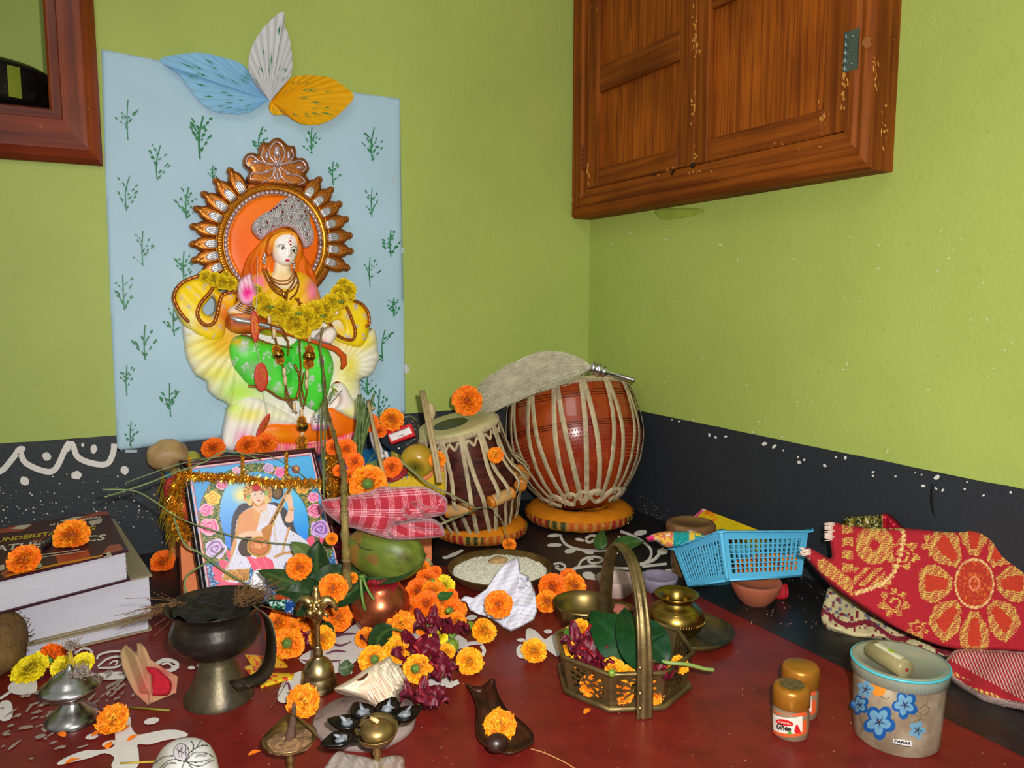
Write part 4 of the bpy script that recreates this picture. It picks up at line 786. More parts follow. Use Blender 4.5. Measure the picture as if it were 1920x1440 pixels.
# gold choker and pendant
t = thing('gold_necklace', 'short gold beaded necklace with a heart pendant at the statue neck', 'necklace', tuple(bw(530, 520, .09)))
g = G()
for q in [[(503, 514), (512, 522), (525, 527), (540, 525), (548, 516)], [(504, 519), (514, 528), (527, 533), (541, 531), (551, 520)], [(506, 528), (518, 543), (533, 549), (548, 543), (558, 528)]]: chain(g, q, .0019, 4, 3.0, PB, .083)
g.build('gold_bead', MGD, t, kind='stuff')
g = G(); relief(g, [(528, 549), (534, 546), (540, 549), (540, 555), (535, 562), (530, 556)], PB, .084, .004, 4, 1.5, .004, sm=3); g.build('pendant', MGB, t)
# red paper medallions on a thread
t = thing('medallion_string', 'white thread with three oval red paper medallions hanging before the statue', 'hanging', tuple(bw(478, 520, .1)))
MRD = M('red_card', (200, 44, 20), .5, var=.1)
for pts, a, b, cx, cy, rot in [(None, 8, 30, 478, 612, -3), (None, 13, 27, 490, 707, -3), (None, 6.5, 25, 494, 798, 28)]:
    g = G(); th = np.arange(40)*2*pi/40; rr_ = 1+.035*np.cos(th*14); X = a*np.cos(th)*rr_; Y = b*np.sin(th)*rr_; A = radians(rot)
    q = np.stack([cx+X*cos(A)-Y*sin(A), cy+X*sin(A)+Y*cos(A)], 1); relief(g, q, PB, .112, .0006, 3, 2.2, .0012); md = g.build('medallion', MRD, t)
    g = G()
    def L2(k, n=24): 
        th = np.arange(n+1)*2*pi/n; X = a*k*np.cos(th); Y = b*k*np.sin(th); return np.stack([cx+X*cos(A)-Y*sin(A), cy+X*sin(A)+Y*cos(A)], 1)
    stroke(g, L2(.66), 1.2, PB, .1132, 0)
    chars = [[(-.3, -.35), (.1, -.4), (.2, -.15), (-.1, -.05), (.25, .1), (.1, .4), (-.35, .3)], [(.2, -.05), (.45, -.2), (.5, .1), (.3, .2)], [(-.1, -.55), (.15, -.5), (.35, -.6)]]
    for ch in chars: stroke(g, [(cx+u*a*cos(A)-v*b*sin(A), cy+u*a*sin(A)+v*b*cos(A)) for u, v in ch], 1.5, PB, .1133, 3)
    g.build('gold_print', MGD, md, kind='stuff')
g = G(); g.tube([unproj(np.array([q], float), PB, .1118)[0] for q in [(482, 480), (483, 540), (479, 585), (479, 640), (487, 682), (493, 732), (502, 776), (490, 820), (482, 834)]], .0005, 5); g.build('thread', M('white_thread', (220, 214, 205), .7), t)
# ================================================================ helpers for things on the floor
FH = V((sin(YAW), cos(YAW), 0)); RT = V((cos(YAW), -sin(YAW), 0)); UP = V((0, 0, 1))
def fplane(p, tilt=0.):      # plane through p facing the room's viewer side, leaning back by tilt degrees
    e = radians(tilt); return (np.array(p, float), np.array(-FH*cos(e)+UP*sin(e), float))
def slope(p, n): return (np.array(p, float), np.array(V(n).normalized(), float))
def leaf(g, p0, p1, p2, w, nrm, n=14, m=4, fold=.12, wav=.0, tw=0.0, c1=None, c2=None):
    p0, p1, p2 = V(p0), V(p1), V(p2); nrm = V(nrm).normalized()
    def f(u, v):
        s = p0*(1-v)**2+p1*2*v*(1-v)+p2*v*v; t = ((p1-p0)*(1-v)+(p2-p1)*v).normalized(); sd = t.cross(nrm).normalized(); nn = sd.cross(t)
        sd2 = sd*cos(tw*v)+nn*sin(tw*v); a = (u-.5)*2; ww = w*(sin(pi*min(v*1.02+.01, 1)**.8)**.75)*(1-.15*v)
        return s+sd2*a*ww+nn*(abs(a)*fold*w+wav*w*sin(v*19+a*2)*abs(a))
    cf_ = None
    if c1: 
        def cf_(u, v): a = abs(u-.5)*2; k = .5 if a < .06 else .22*max(0, sin(v*50+a*7))**6; return [c1[i]*(1-k)+c2[i]*k for i in range(3)]
    g.surf(f, m*2, n, colf=cf_); return g
LEAFM = M('leaf', rough=.45, spec=.3, attr=True, var=.18, vs=60, bump=.15, bs=150)
def stalk(g, pts, r, n=5, sm=4, flat=None): g.tube(np.array(smooth(np.array([list(p) for p in pts]), sm, False)), r, n, flat=flat); return g
def smooth3(pts, k=5): return [V(q) for q in smooth([list(p) for p in pts], k, False)]
def ribbon3(g, pts, nrms, w, th=.001):
    vs = []; k = len(pts)
    for i in range(k):
        t = (V(pts[min(i+1, k-1)])-V(pts[max(i-1, 0)])).normalized(); n = V(nrms[i]).normalized(); s = t.cross(n).normalized(); ww = w[i] if hasattr(w, '__len__') else w
        p = V(pts[i]); vs += [p-s*ww/2, p-s*ww*.35+n*th, p+s*ww*.35+n*th, p+s*ww/2]
    g.add(vs, [(4*i+j, 4*i+j+1, 4*i+j+5, 4*i+j+4) for i in range(k-1) for j in range(3)]); return g
BRASS = M('old_brass', (156, 130, 78), .38, .85, var=.25, vs=30, c2=(78, 60, 34), s2=14, t2=.58, w2=.12, bump=.15, bs=120)
BRASSP = M('polished_brass', (196, 170, 112), .3, 1.0, var=.18, vs=26, c2=(120, 84, 30), s2=20, t2=.62, w2=.1)
# ================================================================ FRAMED PICTURE
fa = fl(386, 1160); fb = fl(660, 1108); dx_ = (fb-fa).normalized(); n0 = V((dx_.y, -dx_.x, 0)); FN = n0*cos(radians(17))+UP*sin(radians(17)); PFR = slope(fa+UP*.0, FN)
t = thing('framed_picture', 'black framed print of a white-clad goddess with lute ringed by roses, leaning on the stool', 'picture', tuple((fa+fb)/2))
def art(c, cx, cy): return (340+.1944*cx, 850+.1944*cy)
def A_(*p): return [art(0, x, y) for x, y in p]
def bgc(x, y, d):
    k = np.clip((y-860)/260, 0, 1)[:, None]; c = np.array([70, 168, 222.])*(1-k)+np.array([42, 110, 190.])*k
    wv = (y > 1045); c[wv] = c[wv]*.75; s_ = wv & (hsh(x, y, 1.6, 2) > .86); c[s_] = (196, 220, 240); return c
pt = Paint(bgc)
outer = A_((160, 1040), (170, 800), (170, 560), (215, 400), (300, 270), (480, 150), (700, 90), (940, 130), (1080, 230), (1240, 340), (1330, 480), (1370, 640), (1440, 760), (1450, 1000), (1240, 1050), (1200, 850), (1230, 700), (1190, 500), (1080, 350), (940, 230), (700, 180), (500, 240), (400, 400), (370, 600), (420, 800), (470, 940), (420, 1040))
def fol(x, y, _):
    h1 = hsh(x, y, 1.3, 1); c = np.array([34., 70, 36])+h1[:, None]*np.array([40., 66, 14]); c[h1 > .84] = (206, 164, 44); c[h1 < .1] = (14, 26, 20); c[(h1 > .5) & (h1 < .56)] = (216, 120, 130); return c
pt.poly(outer, fol, 3)
pt.ell(*art(0, 560, 400), 30, 28, (240, 226, 150), 0, .9).ell(*art(0, 450, 560), 16, 46, (150, 208, 230), 0, .9)
pt.poly(A_((370, 600), (400, 400), (480, 290), (600, 240), (900, 250), (1080, 360), (1190, 520), (1220, 700), (1190, 850), (900, 900), (480, 930), (420, 800)), lambda x, y, _: np.stack([150-90*np.clip((y-900)/120, 0, 1)-50*np.clip((x-480)/100, 0, 1), 210-80*np.clip((y-900)/120, 0, 1), np.full(len(x), 232.)], 1), 3)
pt.ell(*art(0, 580, 400), 22, 22, (238, 222, 150), 0, .8)
pt.poly(A_((480, 900), (480, 700), (510, 570), (590, 480), (700, 500), (900, 470), (1010, 540), (1070, 640), (1110, 760), (1210, 860), (1150, 930), (560, 960)), (64, 56, 66), 3)
# pink lotus seat
for pts in [((300, 1090), (420, 1130), (420, 1230), (330, 1190)), ((300, 1190), (420, 1200), (560, 1240), (400, 1260)), ((330, 1280), (460, 1240), (620, 1250), (460, 1310)), ((370, 1030), (470, 1060), (430, 1160), (380, 1100)), ((430, 950), (480, 950), (470, 1050)), ((1200, 850), (1260, 790), (1290, 850), (1240, 920)), ((1300, 850), (1370, 800), (1370, 870))]:
    pt.poly(A_(*pts), (232, 84, 116), 3)
# sari and body
pt.poly(A_((560, 600), (520, 760), (510, 900), (450, 1060), (400, 1220), (640, 1240), (680, 1080), (1000, 1200), (1040, 1100), (1200, 1000), (1240, 900), (1150, 800), (1000, 700), (940, 540), (860, 490), (700, 510)), lambda x, y, _: np.stack([232-26*np.abs(np.sin(x*.55+y*.16)), 230-26*np.abs(np.sin(x*.55+y*.16)), 240-14*np.abs(np.sin(x*.55+y*.16))], 1), 3)
pt.poly(A_((560, 600), (700, 520), (760, 560), (740, 700), (700, 780), (640, 760), (540, 800), (500, 960), (470, 960), (520, 780)), (222, 150, 100), 3).line(A_((570, 600), (535, 760), (520, 900), (450, 1080), (420, 1200)), 2.6, (206, 154, 70), 3)
pt.line(A_((1040, 720), (1000, 860), (980, 940)), 4, (204, 148, 84), 2).line(A_((900, 1000), (1000, 960), (1120, 960)), 5, (200, 140, 76), 2).line(A_((900, 600), (900, 760), (920, 900)), 1.6, (204, 160, 110), 2)
pt.poly(A_((410, 1130), (660, 1110), (650, 1230), (400, 1225)), lambda x, y, _: np.where((hsh(x, y, 1.5, 4) > .5)[:, None], np.array([214., 160, 60]), np.array([170., 100, 40])))
for q in [(640, 780), (540, 970), (575, 1050), (490, 1075), (960, 745), (1010, 830), (1080, 790), (940, 1000), (980, 1090)]: pt.ell(*art(0, *q), .9, .9, (60, 60, 90))
pt.poly(A_((620, 970), (720, 1020), (750, 950), (820, 1000), (880, 1040), (890, 1130), (800, 1170), (700, 1130), (660, 1060)), (234, 80, 110), 3).line(A_((700, 1030), (780, 1130)), 1, (250, 150, 170)).line(A_((780, 980), (840, 1120)), 1, (250, 150, 170))
# arms, hands, necklace
skn = (236, 188, 160)
pt.poly(A_((560, 780), (660, 750), (760, 750), (830, 790), (850, 840), (780, 820), (700, 800), (640, 840), (560, 830)), skn, 3).poly(A_((1000, 400), (1040, 380), (1070, 430), (1080, 540), (1080, 640), (1040, 670), (1000, 640), (1030, 560), (1020, 470), (985, 440)), skn, 3).line(A_((1035, 520), (1090, 530)), 1.6, (214, 160, 60)).line(A_((1035, 545), (1088, 550)), 1.6, (190, 130, 40))
pt.poly(A_((700, 480), (800, 470), (830, 520), (770, 580), (700, 530)), skn, 3)
for k in range(5): pt.line(A_((700-k*2, 520+k*22), (770, 580+k*26), (840+k*2, 520+k*22)), .8, (222, 190, 110), 3)
pt.ell(*art(0, 768, 555), 1.4, 1.6, (30, 110, 60))
# lute
pt.ell(*art(0, 640, 900), 17, 20, (64, 34, 24), 30).ell(*art(0, 750, 900), 23, 20, (208, 156, 50)).ell(*art(0, 750, 898), 20, 17.5, (150, 100, 30)).ell(*art(0, 750, 896), 17, 15, (206, 112, 48)).ell(*art(0, 740, 890), 8, 4, (232, 150, 90), 20).ell(*art(0, 800, 884), 2.4, 2.6, (214, 180, 130)).line(A_((680, 900), (760, 912)), 1, (230, 220, 200))
pt.line(A_((800, 800), (880, 650), (970, 480), (1080, 290)), 8.5, (196, 142, 44)).line(A_((830, 740), (900, 620), (980, 470), (1070, 310)), 3.6, (70, 36, 24)).line(A_((855, 790), (905, 640), (1000, 470), (1085, 310)), 1, (236, 196, 90)).poly(A_((770, 740), (840, 690), (880, 700), (850, 850), (800, 800)), (190, 120, 40), 2)
for k in range(18): a_ = art(0, 838+k*13.2, 735-k*24); pt.ell(a_[0], a_[1], 1.1, .6, (222, 180, 120))
pt.ell(*art(0, 925, 380), 12, 13, (60, 40, 34)).ell(*art(0, 925, 380), 8, 9, (120, 90, 50)).ell(*art(0, 1105, 155), 8, 8, (124, 50, 30)).ell(*art(0, 1110, 150), 4, 5, (200, 140, 80))
# hands over the neck of the lute
for k in range(4): pt.line(A_((990+k*4, 415+k*13), (1025+k*5, 405+k*12)), 1.8, skn)
# head
pt.ell(*art(0, 735, 380), 22, 26, (206, 140, 60)).poly(A_((600, 330), (660, 300), (760, 260), (860, 300), (870, 440), (840, 470), (640, 480), (600, 420)), lambda x, y, _: np.where((hsh(x, y, 1.6, 9) > .6)[:, None], np.array([226., 186, 110]), np.array([176., 106, 44])), 3)
pt.poly(A_((670, 380), (740, 360), (800, 370), (805, 420), (790, 460), (760, 495), (735, 500), (700, 470), (675, 430)), (240, 198, 172), 3)
pt.poly(A_((690, 290), (760, 280), (765, 340), (730, 370), (690, 350)), (196, 22, 30), 3).line(A_((672, 380), (720, 358), (790, 366), (806, 400)), 1.4, (60, 34, 30), 3)
pt.ell(*art(0, 706, 405), 3.4, 1.3, (250, 240, 235), 6).ell(*art(0, 708, 405), 1.3, 1.3, (30, 16, 14)).line(A_((688, 398), (706, 394), (726, 402)), .9, (50, 24, 20), 2).ell(*art(0, 770, 396), 3.2, 1.3, (250, 240, 235), -8).ell(*art(0, 771, 397), 1.3, 1.2, (30, 16, 14)).line(A_((755, 394), (772, 386), (788, 390)), .9, (50, 24, 20), 2).line(A_((742, 400), (740, 430), (752, 434)), .7, (200, 140, 116)).ell(*art(0, 746, 456), 4, 1.2, (196, 60, 70), -4).line(A_((690, 388), (722, 386)), .8, (70, 40, 30)).line(A_((756, 382), (790, 378)), .8, (70, 40, 30))
pt.ell(*art(0, 660, 470), 4.4, 7, (222, 190, 120)).ell(*art(0, 825, 450), 5, 8, (222, 190, 120)).ell(*art(0, 645, 420), 3, 5, (120, 170, 90)).ell(*art(0, 820, 385), 3, 5, (140, 180, 100))
for cx, cy, r_, c1, c2 in [(390, 300, 57, (198, 40, 90), (246, 180, 200)), (305, 432, 72, (212, 140, 20), (252, 216, 100)), (243, 545, 65, (216, 60, 130), (250, 176, 206)), (270, 710, 92, (222, 60, 120), (252, 176, 200)), (335, 920, 102, (140, 90, 160), (222, 200, 232)), (840, 143, 50, (150, 90, 150), (216, 190, 220)), (955, 182, 56, (206, 50, 120), (246, 150, 190)), (530, 165, 40, (190, 120, 150), (230, 190, 214)), (1165, 335, 66, (200, 120, 20), (244, 190, 80)), (1275, 425, 56, (206, 60, 130), (248, 180, 206)), (1290, 555, 74, (200, 50, 110), (246, 170, 196)), (1340, 730, 94, (130, 70, 160), (214, 180, 232)), (1000, 150, 24, (150, 90, 90), (220, 170, 190))]: pt.rose(*art(0, cx, cy), r_*.1944, c1, c2, .9, cx)
pt.ell(*art(0, 750, 1190), 12, 14, (240, 238, 240)).poly(A_((560, 1340), (640, 1290), (700, 1160), (800, 1280), (800, 1340)), (236, 236, 242), 2)
g = G(); relief(g, [(351, 875), (470, 861), (584, 848), (612, 970), (644, 1104), (520, 1132), (396, 1158)], PFR, .012, .0, 2, 1.3, .003, col=pt); g.build('print', M('glossy_print', rough=.45, attr=True, var=.02, coat=.08), t)
MBL = M('black_frame_wood', (26, 20, 22), .3, var=.2); MMR = M('maroon_frame_wood', (72, 22, 26), .3, var=.2)
def fbar(name, q, mat): 
    g = G(); relief(g, q, PFR, .006, .010, 5, 3, .010); return g.build(name, mat, t)
fbar('frame_side', [(336, 864), (348, 874), (353, 876), (398, 1158), (384, 1162)], MBL)
fbar('frame_side', [(591, 840), (583, 848), (612, 970), (644, 1104), (657, 1106), (625, 975)], MMR)
fbar('frame_side', [(336, 863), (592, 839), (584, 850), (352, 878)], MMR)
fbar('frame_side', [(384, 1161), (396, 1150), (644, 1096), (658, 1107)], MBL)
g = G(); 
for q in [[(354.5, 878), (398, 1150)], [(354, 877.5), (583, 850)], [(583, 850), (611, 970), (643, 1100)]]: stroke(g, q, 2.6, PFR, .0168, 0)
g.build('inner_lining', M('pink_lining', (232, 168, 164), .4), t)
g = G(); stroke(g, [(358, 879), (401, 1150)], 1.2, PFR, .0162, 0); stroke(g, [(356, 880), (581, 853)], 1.1, PFR, .0162, 0); g.build('inner_lining', M('red_lining', (190, 40, 40), .4), t)
# tinsel -----------------------------------------------------------
MTN = M('gold_tinsel', (240, 190, 70), .28, .9, var=.3, vs=220, c2=(190, 90, 24), s2=40, t2=.66, w2=.05)
def tinsel(g, pts, R_, dens, seed=0, droop=.2):
    r = random.Random(seed); P = smooth3(pts, 8); sm = g.smooth; g.smooth = False
    for i in range(len(P)-1):
        L_ = (P[i+1]-P[i]).length; t_ = (P[i+1]-P[i]).normalized()
        for k in range(max(1, int(L_*dens))):
            c = P[i]+(P[i+1]-P[i])*r.random(); d = V((r.gauss(0, 1), r.gauss(0, 1), r.gauss(0, 1)-droop)).normalized(); R1 = (R_(i/len(P)) if callable(R_) else R_)*r.uniform(.5, 1.15)
            s_ = d.cross(V((r.random(), r.random(), r.random()))).normalized()*r.uniform(.0006, .0013); e = c+d*R1+V((0, 0, -R1*.15)); md = (c+e)/2+s_.cross(d)*r.uniform(-2, 2)
            g.add([c-s_, c+s_, md+s_, e+s_*.6, e-s_*.6, md-s_], [(0, 1, 2, 5), (5, 2, 3, 4)])
    g.smooth = sm; return g
def fr(x, y, o=.03): return unproj(np.array([(x, y)], float), PFR, o)[0]
t = thing('tinsel_garland', 'gold tinsel garland strung across the framed picture, hanging thick at both sides', 'garland', tuple(fr(480, 890)))
g = G(); tinsel(g, [fr(338, 888, .022), fr(380, 892, .026), (fr(430, 894, .026)), fr(480, 898, .028), fr(520, 905, .028), fr(560, 902, .026), fr(608, 906, .024)], .0105, 9500, 1); g.build('tinsel_strand', MTN, t, kind='stuff')
g = G(); tinsel(g, [fr(342, 890, .016), fr(330, 920, .012), fr(326, 950, .012), fr(338, 985, .012), fr(350, 1006, .010)], .017, 12000, 2); g.build('tinsel_tail', MTN, t, kind='stuff')
g = G(); tinsel(g, [fr(622, 852, .0), fr(624, 875, .004), fr(628, 905, .01), fr(634, 932, .016)], .019, 15000, 3); g.build('tinsel_tail', MTN, t, kind='stuff')
for x, y0, y1 in [(356, 858, 886), (455, 852, 890), (537, 848, 892)]:
    g = G(); tinsel(g, [fr(x, y0, .018), fr(x, (y0+y1)/2, .021), fr(x, y1, .022)], .0038, 14000, 4); g.build('tinsel_tie', MTN, t, kind='stuff')
t = thing('red_cloth_bundle', 'small red cloth bundle behind the tinsel at the picture left edge', 'cloth', tuple(fr(325, 940, -.02)))
g = G(); relief(g, [(308, 905), (325, 892), (343, 888), (352, 905), (358, 940), (366, 985), (350, 990), (330, 975), (312, 945)], slope(fa, FN), -.02, .012, 12, 2.4, .01, sm=3, col=airbrush((150, 30, 22), [(330, 905, 12, 14, (176, 20, 24)), (340, 950, 12, 20, (206, 96, 24)), (330, 930, 6, 10, (110, 16, 20))]), hf=lambda x, y, d: .002*np.sin(x*.7+y*.3)); g.build('folds', M('red_cloth', rough=.7, attr=True, var=.15, vs=200), t)
# ================================================================ THINGS ON THE STOOL
def top_at(x, y): return fl(x, y, AZ)
def blobthing(name, label, cat, p, R_, sq, mat, jit=.08, nu=26, nv=18, rot=None, group=None, colf=None):
    t = thing(name, label, cat, tuple(V(p)), group); g = G(); g.ball(V(p)+V((0, 0, R_*sq[2])), R_, nu, nv, sq, rot, jit)
    if colf is not None: v = g.v[0]; g.c[0] = lin(np.clip(colf(v), 0, 255))
    g.build('skin', mat, t); return t
p = fl(317, 884, AZ); blobthing('wood_apple', 'round tan hard-shelled fruit at the left end of the stool', 'fruit', p, .036, (1.0, .85, .88), M('tan_rind', (172, 140, 92), .5, var=.2, vs=30, bump=.3, bs=60, c2=(146, 96, 48), s2=22, t2=.58, w2=.1), .16)
p = bw(354, 862, .045); p.z = AZ; blobthing('green_guava', 'small pale green guava beside the tan fruit', 'fruit', p, .021, (1.1, 1, .85), M('guava_skin', (158, 158, 56), .35, var=.15, vs=60), .1)
p = bw(338, 880, .12); p.z = AZ; blobthing('betel_nut', 'brown betel nut in front of the tan fruit', 'nut', p, .013, (1.3, 1, .8), M('nut_brown', (150, 118, 60), .6, var=.3, vs=90), .1)
# apple
def apple(name, label, p, R_, tilt, c1, c2, c3):
    t = thing(name, label, 'fruit', tuple(V(p))); prof = []
    for i in range(21):
        a = -pi/2+pi*i/20; r_ = cos(a)*(1+.12*sin(a)); z = sin(a)*.92
        if i < 4: z += (4-i)*.035
        if i > 16: z -= ((i-16)*.055)
        prof.append((R_*r_, R_*z))
    Mx = axisM(tilt); q = V(p)+V((0, 0, R_*.96)); g = G()
    def colf(i, th): k = .5+.5*sin(th+.6); k2 = max(0, 1-abs(i-20)/4.); return [c1[j]*(1-k)+c2[j]*k if k2 < .01 else (c1[j]*(1-k)+c2[j]*k)*(1-k2)+c3[j]*k2 for j in range(3)]
    g.lathe(prof, 36, q, Mx, colf=colf); g.build('skin', M('fruit_skin', rough=.28, attr=True, var=.08, vs=50), t)
    g = G(); g.tube([q+Mx@V((0, 0, R_*.62)), q+Mx@V((.001, .001, R_*.95))], .0012, 6); g.build('stem', M('dark_stem', (50, 36, 20), .7), t); return t
p = fl(784, 893, AZ); apple('apple', 'large yellow and red apple on the right end of the stool', p, .0325, (-FH*.75-UP*.35-RT*.1).normalized(), (176, 168, 46), (176, 138, 40), (90, 90, 30))
p = fl(747, 872, AZ); apple('brown_guava', 'small mottled brown-green guava left of the apple', V(p)+UP*.006, .0165, (RT*.5-FH*.6+UP*.2).normalized(), (170, 150, 50), (150, 120, 36), (50, 50, 20))
p = fl(768, 864, AZ); apple('orange_fruit', 'small orange fruit behind the apple', p, .0175, (RT*.3+UP*.7).normalized(), (222, 110, 20), (206, 84, 14), (180, 120, 30))
p = fl(733, 905, AZ); blobthing('pale_nut', 'pale round nut under the red disc by the apple', 'nut', p, .0085, (1.2, 1, .95), M('pale_nut', (178, 160, 130), .5, var=.12, vs=80), .08)
t = thing('red_disc', 'flat dark red disc lying over the pale nut', 'disc', tuple(fl(738, 888, AZ+.02))); g = G(); c_ = fl(742, 887, AZ+.018); g.lathe([(0, .004), (.008, .0042), (.016, .002), (.021, -.001), (.019, -.002), (0, .001)], 24, c_, axisM((-FH*.5+UP-RT*.2).normalized()), rf=lambda i, th: 1+.08*sin(3*th)); g.build('disc', M('dark_red_cap', (150, 28, 40), .5), t)
# match box and pack, wood wedge, plastic
t = thing('match_box', 'red cardboard box with a white printed label above the small guava', 'box', tuple(dp(752, 840, 1.46)))
pm = dp(752, 815, 1.44); PM = slope(pm, -FH*.9+UP*.35-RT*.12)
g = G(); relief(g, [(725, 808), (770, 794), (777, 816), (732, 832)], PM, 0, .0, 2, 3, .016); bx = g.build('carton', M('matchbox_red', (200, 26, 30), .4, var=.06), t)
g = G(); relief(g, [(728, 815), (767, 800), (773, 812), (734, 828)], PM, .0, .0012, 2, 3, .0005); lb = g.build('label_panel', M('matchbox_white', (222, 216, 214), .45, var=.03), bx)
g = G(); g.col = (20, 16, 20)
for i in range(3): x0, y0 = 746.5+i*4.2, 818.2-i*1.5; stroke(g, [(x0-1.4, y0-1.2), (x0+.2, y0+.8), (x0+1.3, y0-1.0)], 1.3, PM, .0021, 0)
stroke(g, [(738, 811), (764, 802)], .8, PM, .0021, 0); g.build('lettering', M('black_ink', (24, 20, 22), .5), bx)
t = thing('wood_block', 'small slanting olive wood block before the orange marigold', 'block', tuple(dp(718, 822, 1.47))); PMW = slope(dp(715, 800, 1.47), -FH+UP*.4+RT*.3)
g = G(); relief(g, [(706, 789), (722, 768), (727, 771), (727, 783), (712, 798), (704, 797)], PMW, 0, .001, 2, 2, .012); g.build('block', M('olive_wood', (156, 138, 66), .6), t)
t = thing('dark_plastic_wrap', 'crumpled dark clear plastic wrap beneath the match box', 'wrap', tuple(dp(738, 850, 1.47))); 
g = G(); relief(g, [(712, 812), (735, 790), (770, 780), (785, 800), (782, 838), (760, 855), (722, 836)], fplane(dp(745, 820, 1.49)), 0, .02, 14, 2.6, .006, sm=3, hf=lambda x, y, d: .004*np.sin(x*.5+y*.2)*np.cos(y*.45-x*.13)); g.build('film', M('smoky_film', (60, 62, 66), .12, trans=.35, var=.3, vs=80), t)
t = thing('rolled_paper', 'white paper roll with purple marks slanting behind the reed stick', 'roll', tuple(dp(715, 862, 1.40)))
g = G(); pr_ = [dp(699, 806, 1.44), dp(703, 826, 1.42), dp(711, 846, 1.41), dp(720, 858, 1.40)]; g.tube(smooth3(pr_, 4), .0078, 14); g.tube([dp(720, 848, 1.392), dp(724, 850, 1.386), dp(726, 855, 1.386), dp(723, 859, 1.39)], .0035, 8); pl_ = g.build('tube', M('white_roll', (206, 196, 196), .5, var=.1, vs=80, bump=.3, bs=80), t)
g = G(); 
for k in range(6): stroke(g, [(697+k*1.6, 808+k*6), (701+k*1.6, 806+k*6), (703+k*1.6, 811+k*6)], 1.4, slope(dp(705, 820, 1.405), -FH), 0, 3)
g.build('purple_mark', M('purple_ink', (70, 50, 120), .5), pl_)
# reed pens and sticks
MRE = M('reed', (172, 150, 108), .55, var=.18, vs=50, stretch=(1, 1, 1)); MST2 = M('green_stick', (126, 110, 56), .6, var=.3, vs=60, bump=.4, bs=120, c2=(96, 72, 40), s2=40, t2=.55)
for k, (a, b, lab) in enumerate([((789, 733), (822, 905), 'left reed pen of the upright bundle before the small drum'), ((794, 733), (828, 905), 'right reed pen of the upright bundle before the small drum')]):
    t = thing('reed_pen', lab, 'pen', tuple(dp(b[0], b[1], 1.36)), 'reed pens standing by the drums'); g = G(); g.tube([dp(*b, 1.35), dp((a[0]+b[0])/2+1, (a[1]+b[1])/2, 1.40+.004*k), dp(*a, 1.45)], .0034, 9); g.build('shaft', MRE, t)
t = thing('reed_spoon', 'flat pale reed blade standing beside the two reed pens', 'pen', tuple(dp(800, 850, 1.42))); g = G(); relief(g, [(798, 772), (803, 757), (809, 755), (815, 766), (816, 780), (809, 792), (802, 800), (798, 790)], fplane(dp(806, 780, 1.45)), 0, .003, 6, 1.8, .003, sm=3); g.tube([dp(802, 796, 1.45), dp(812, 850, 1.42), dp(822, 900, 1.38)], .0022, 6); g.build('blade', MRE, t)
t = thing('reed_stick', 'split pale reed leaning from the grass tuft down to the checked cloth', 'stick', tuple(dp(726, 915, 1.28))); g = G(); g.tube(smooth3([dp(690, 752, 1.42), dp(700, 800, 1.37), (dp(712, 860, 1.33)), dp(726, 916, 1.30)], 4), .0034, 8); g.tube([dp(695, 760, 1.418), dp(700, 768, 1.415)], .0042, 6); g.build('shaft', MRE, t)
for q, r_, lab in [([(800, 1030, 1.325), (809, 1060, 1.33), (814, 1071, 1.335)], .0042, 'reed end showing below the checked cloth by the orange stool leg')]:
    t = thing('reed_stub', lab, 'stick', tuple(fl(810, 1068))); g = G(); a_, b_ = fl(813, 1070, .004), fl(802, 1050, .07); g.tube([a_, b_], .0042, 8); g.build('shaft', MRE, t)
# branch leaning on the statue
t = thing('leafless_branch', 'long green-brown branch leaning from the floor up against the statue', 'branch', tuple(dp(650, 1108, 1.13)))
pth = [dp(652, 1104, 1.12), dp(650, 1060, 1.10), dp(648, 1010, 1.08), dp(646, 960, 1.08), dp(645, 920, 1.12), dp(644, 880, 1.20), dp(636, 850, 1.27), dp(622, 800, 1.37), dp(612, 760, 1.42), dp(607, 700, 1.46), dp(601, 650, 1.48), dp(605, 612, 1.48)]
g = G(); P_ = smooth3(pth, 5); n_ = len(P_); g.tube([q+V((noise.noise(q*40)*.0012, noise.noise(q*47)*.0012, 0)) for q in P_], [max(.0016, .0066*(1-i/n_*.78)+.0008*sin(i*1.9)) for i in range(n_)], 10); br = g.build('bark', MST2, t)
for f_ in (.12, .27, .43, .6, .74): q = P_[int(n_*f_)]; g = G(); g.ball(q, .0072*(1-f_*.72), 9, 6, (1.1, 1.1, .6)); g.build('node', M('node_bark', (110, 90, 50), .7, var=.3, vs=80), br)
t = thing('grass_strand', 'pair of thin grass stems rising beside the leaning branch', 'stem', tuple(dp(610, 905, 1.3))); g = G()
for q in [[(607, 925, 1.25), (606, 880, 1.28), (603, 840, 1.33), (602, 790, 1.37), (606, 750, 1.42)], [(607, 935, 1.25), (608, 880, 1.28), (609, 830, 1.34), (610, 780, 1.38), (609, 745, 1.42)], [(632, 735, 1.43), (625, 730, 1.43), (618, 752, 1.43)]]: g.tube(smooth3([dp(*x) for x in q], 4), .0017, 6)
g.build('blade', M('dry_green', (104, 118, 66), .6, var=.2), t)
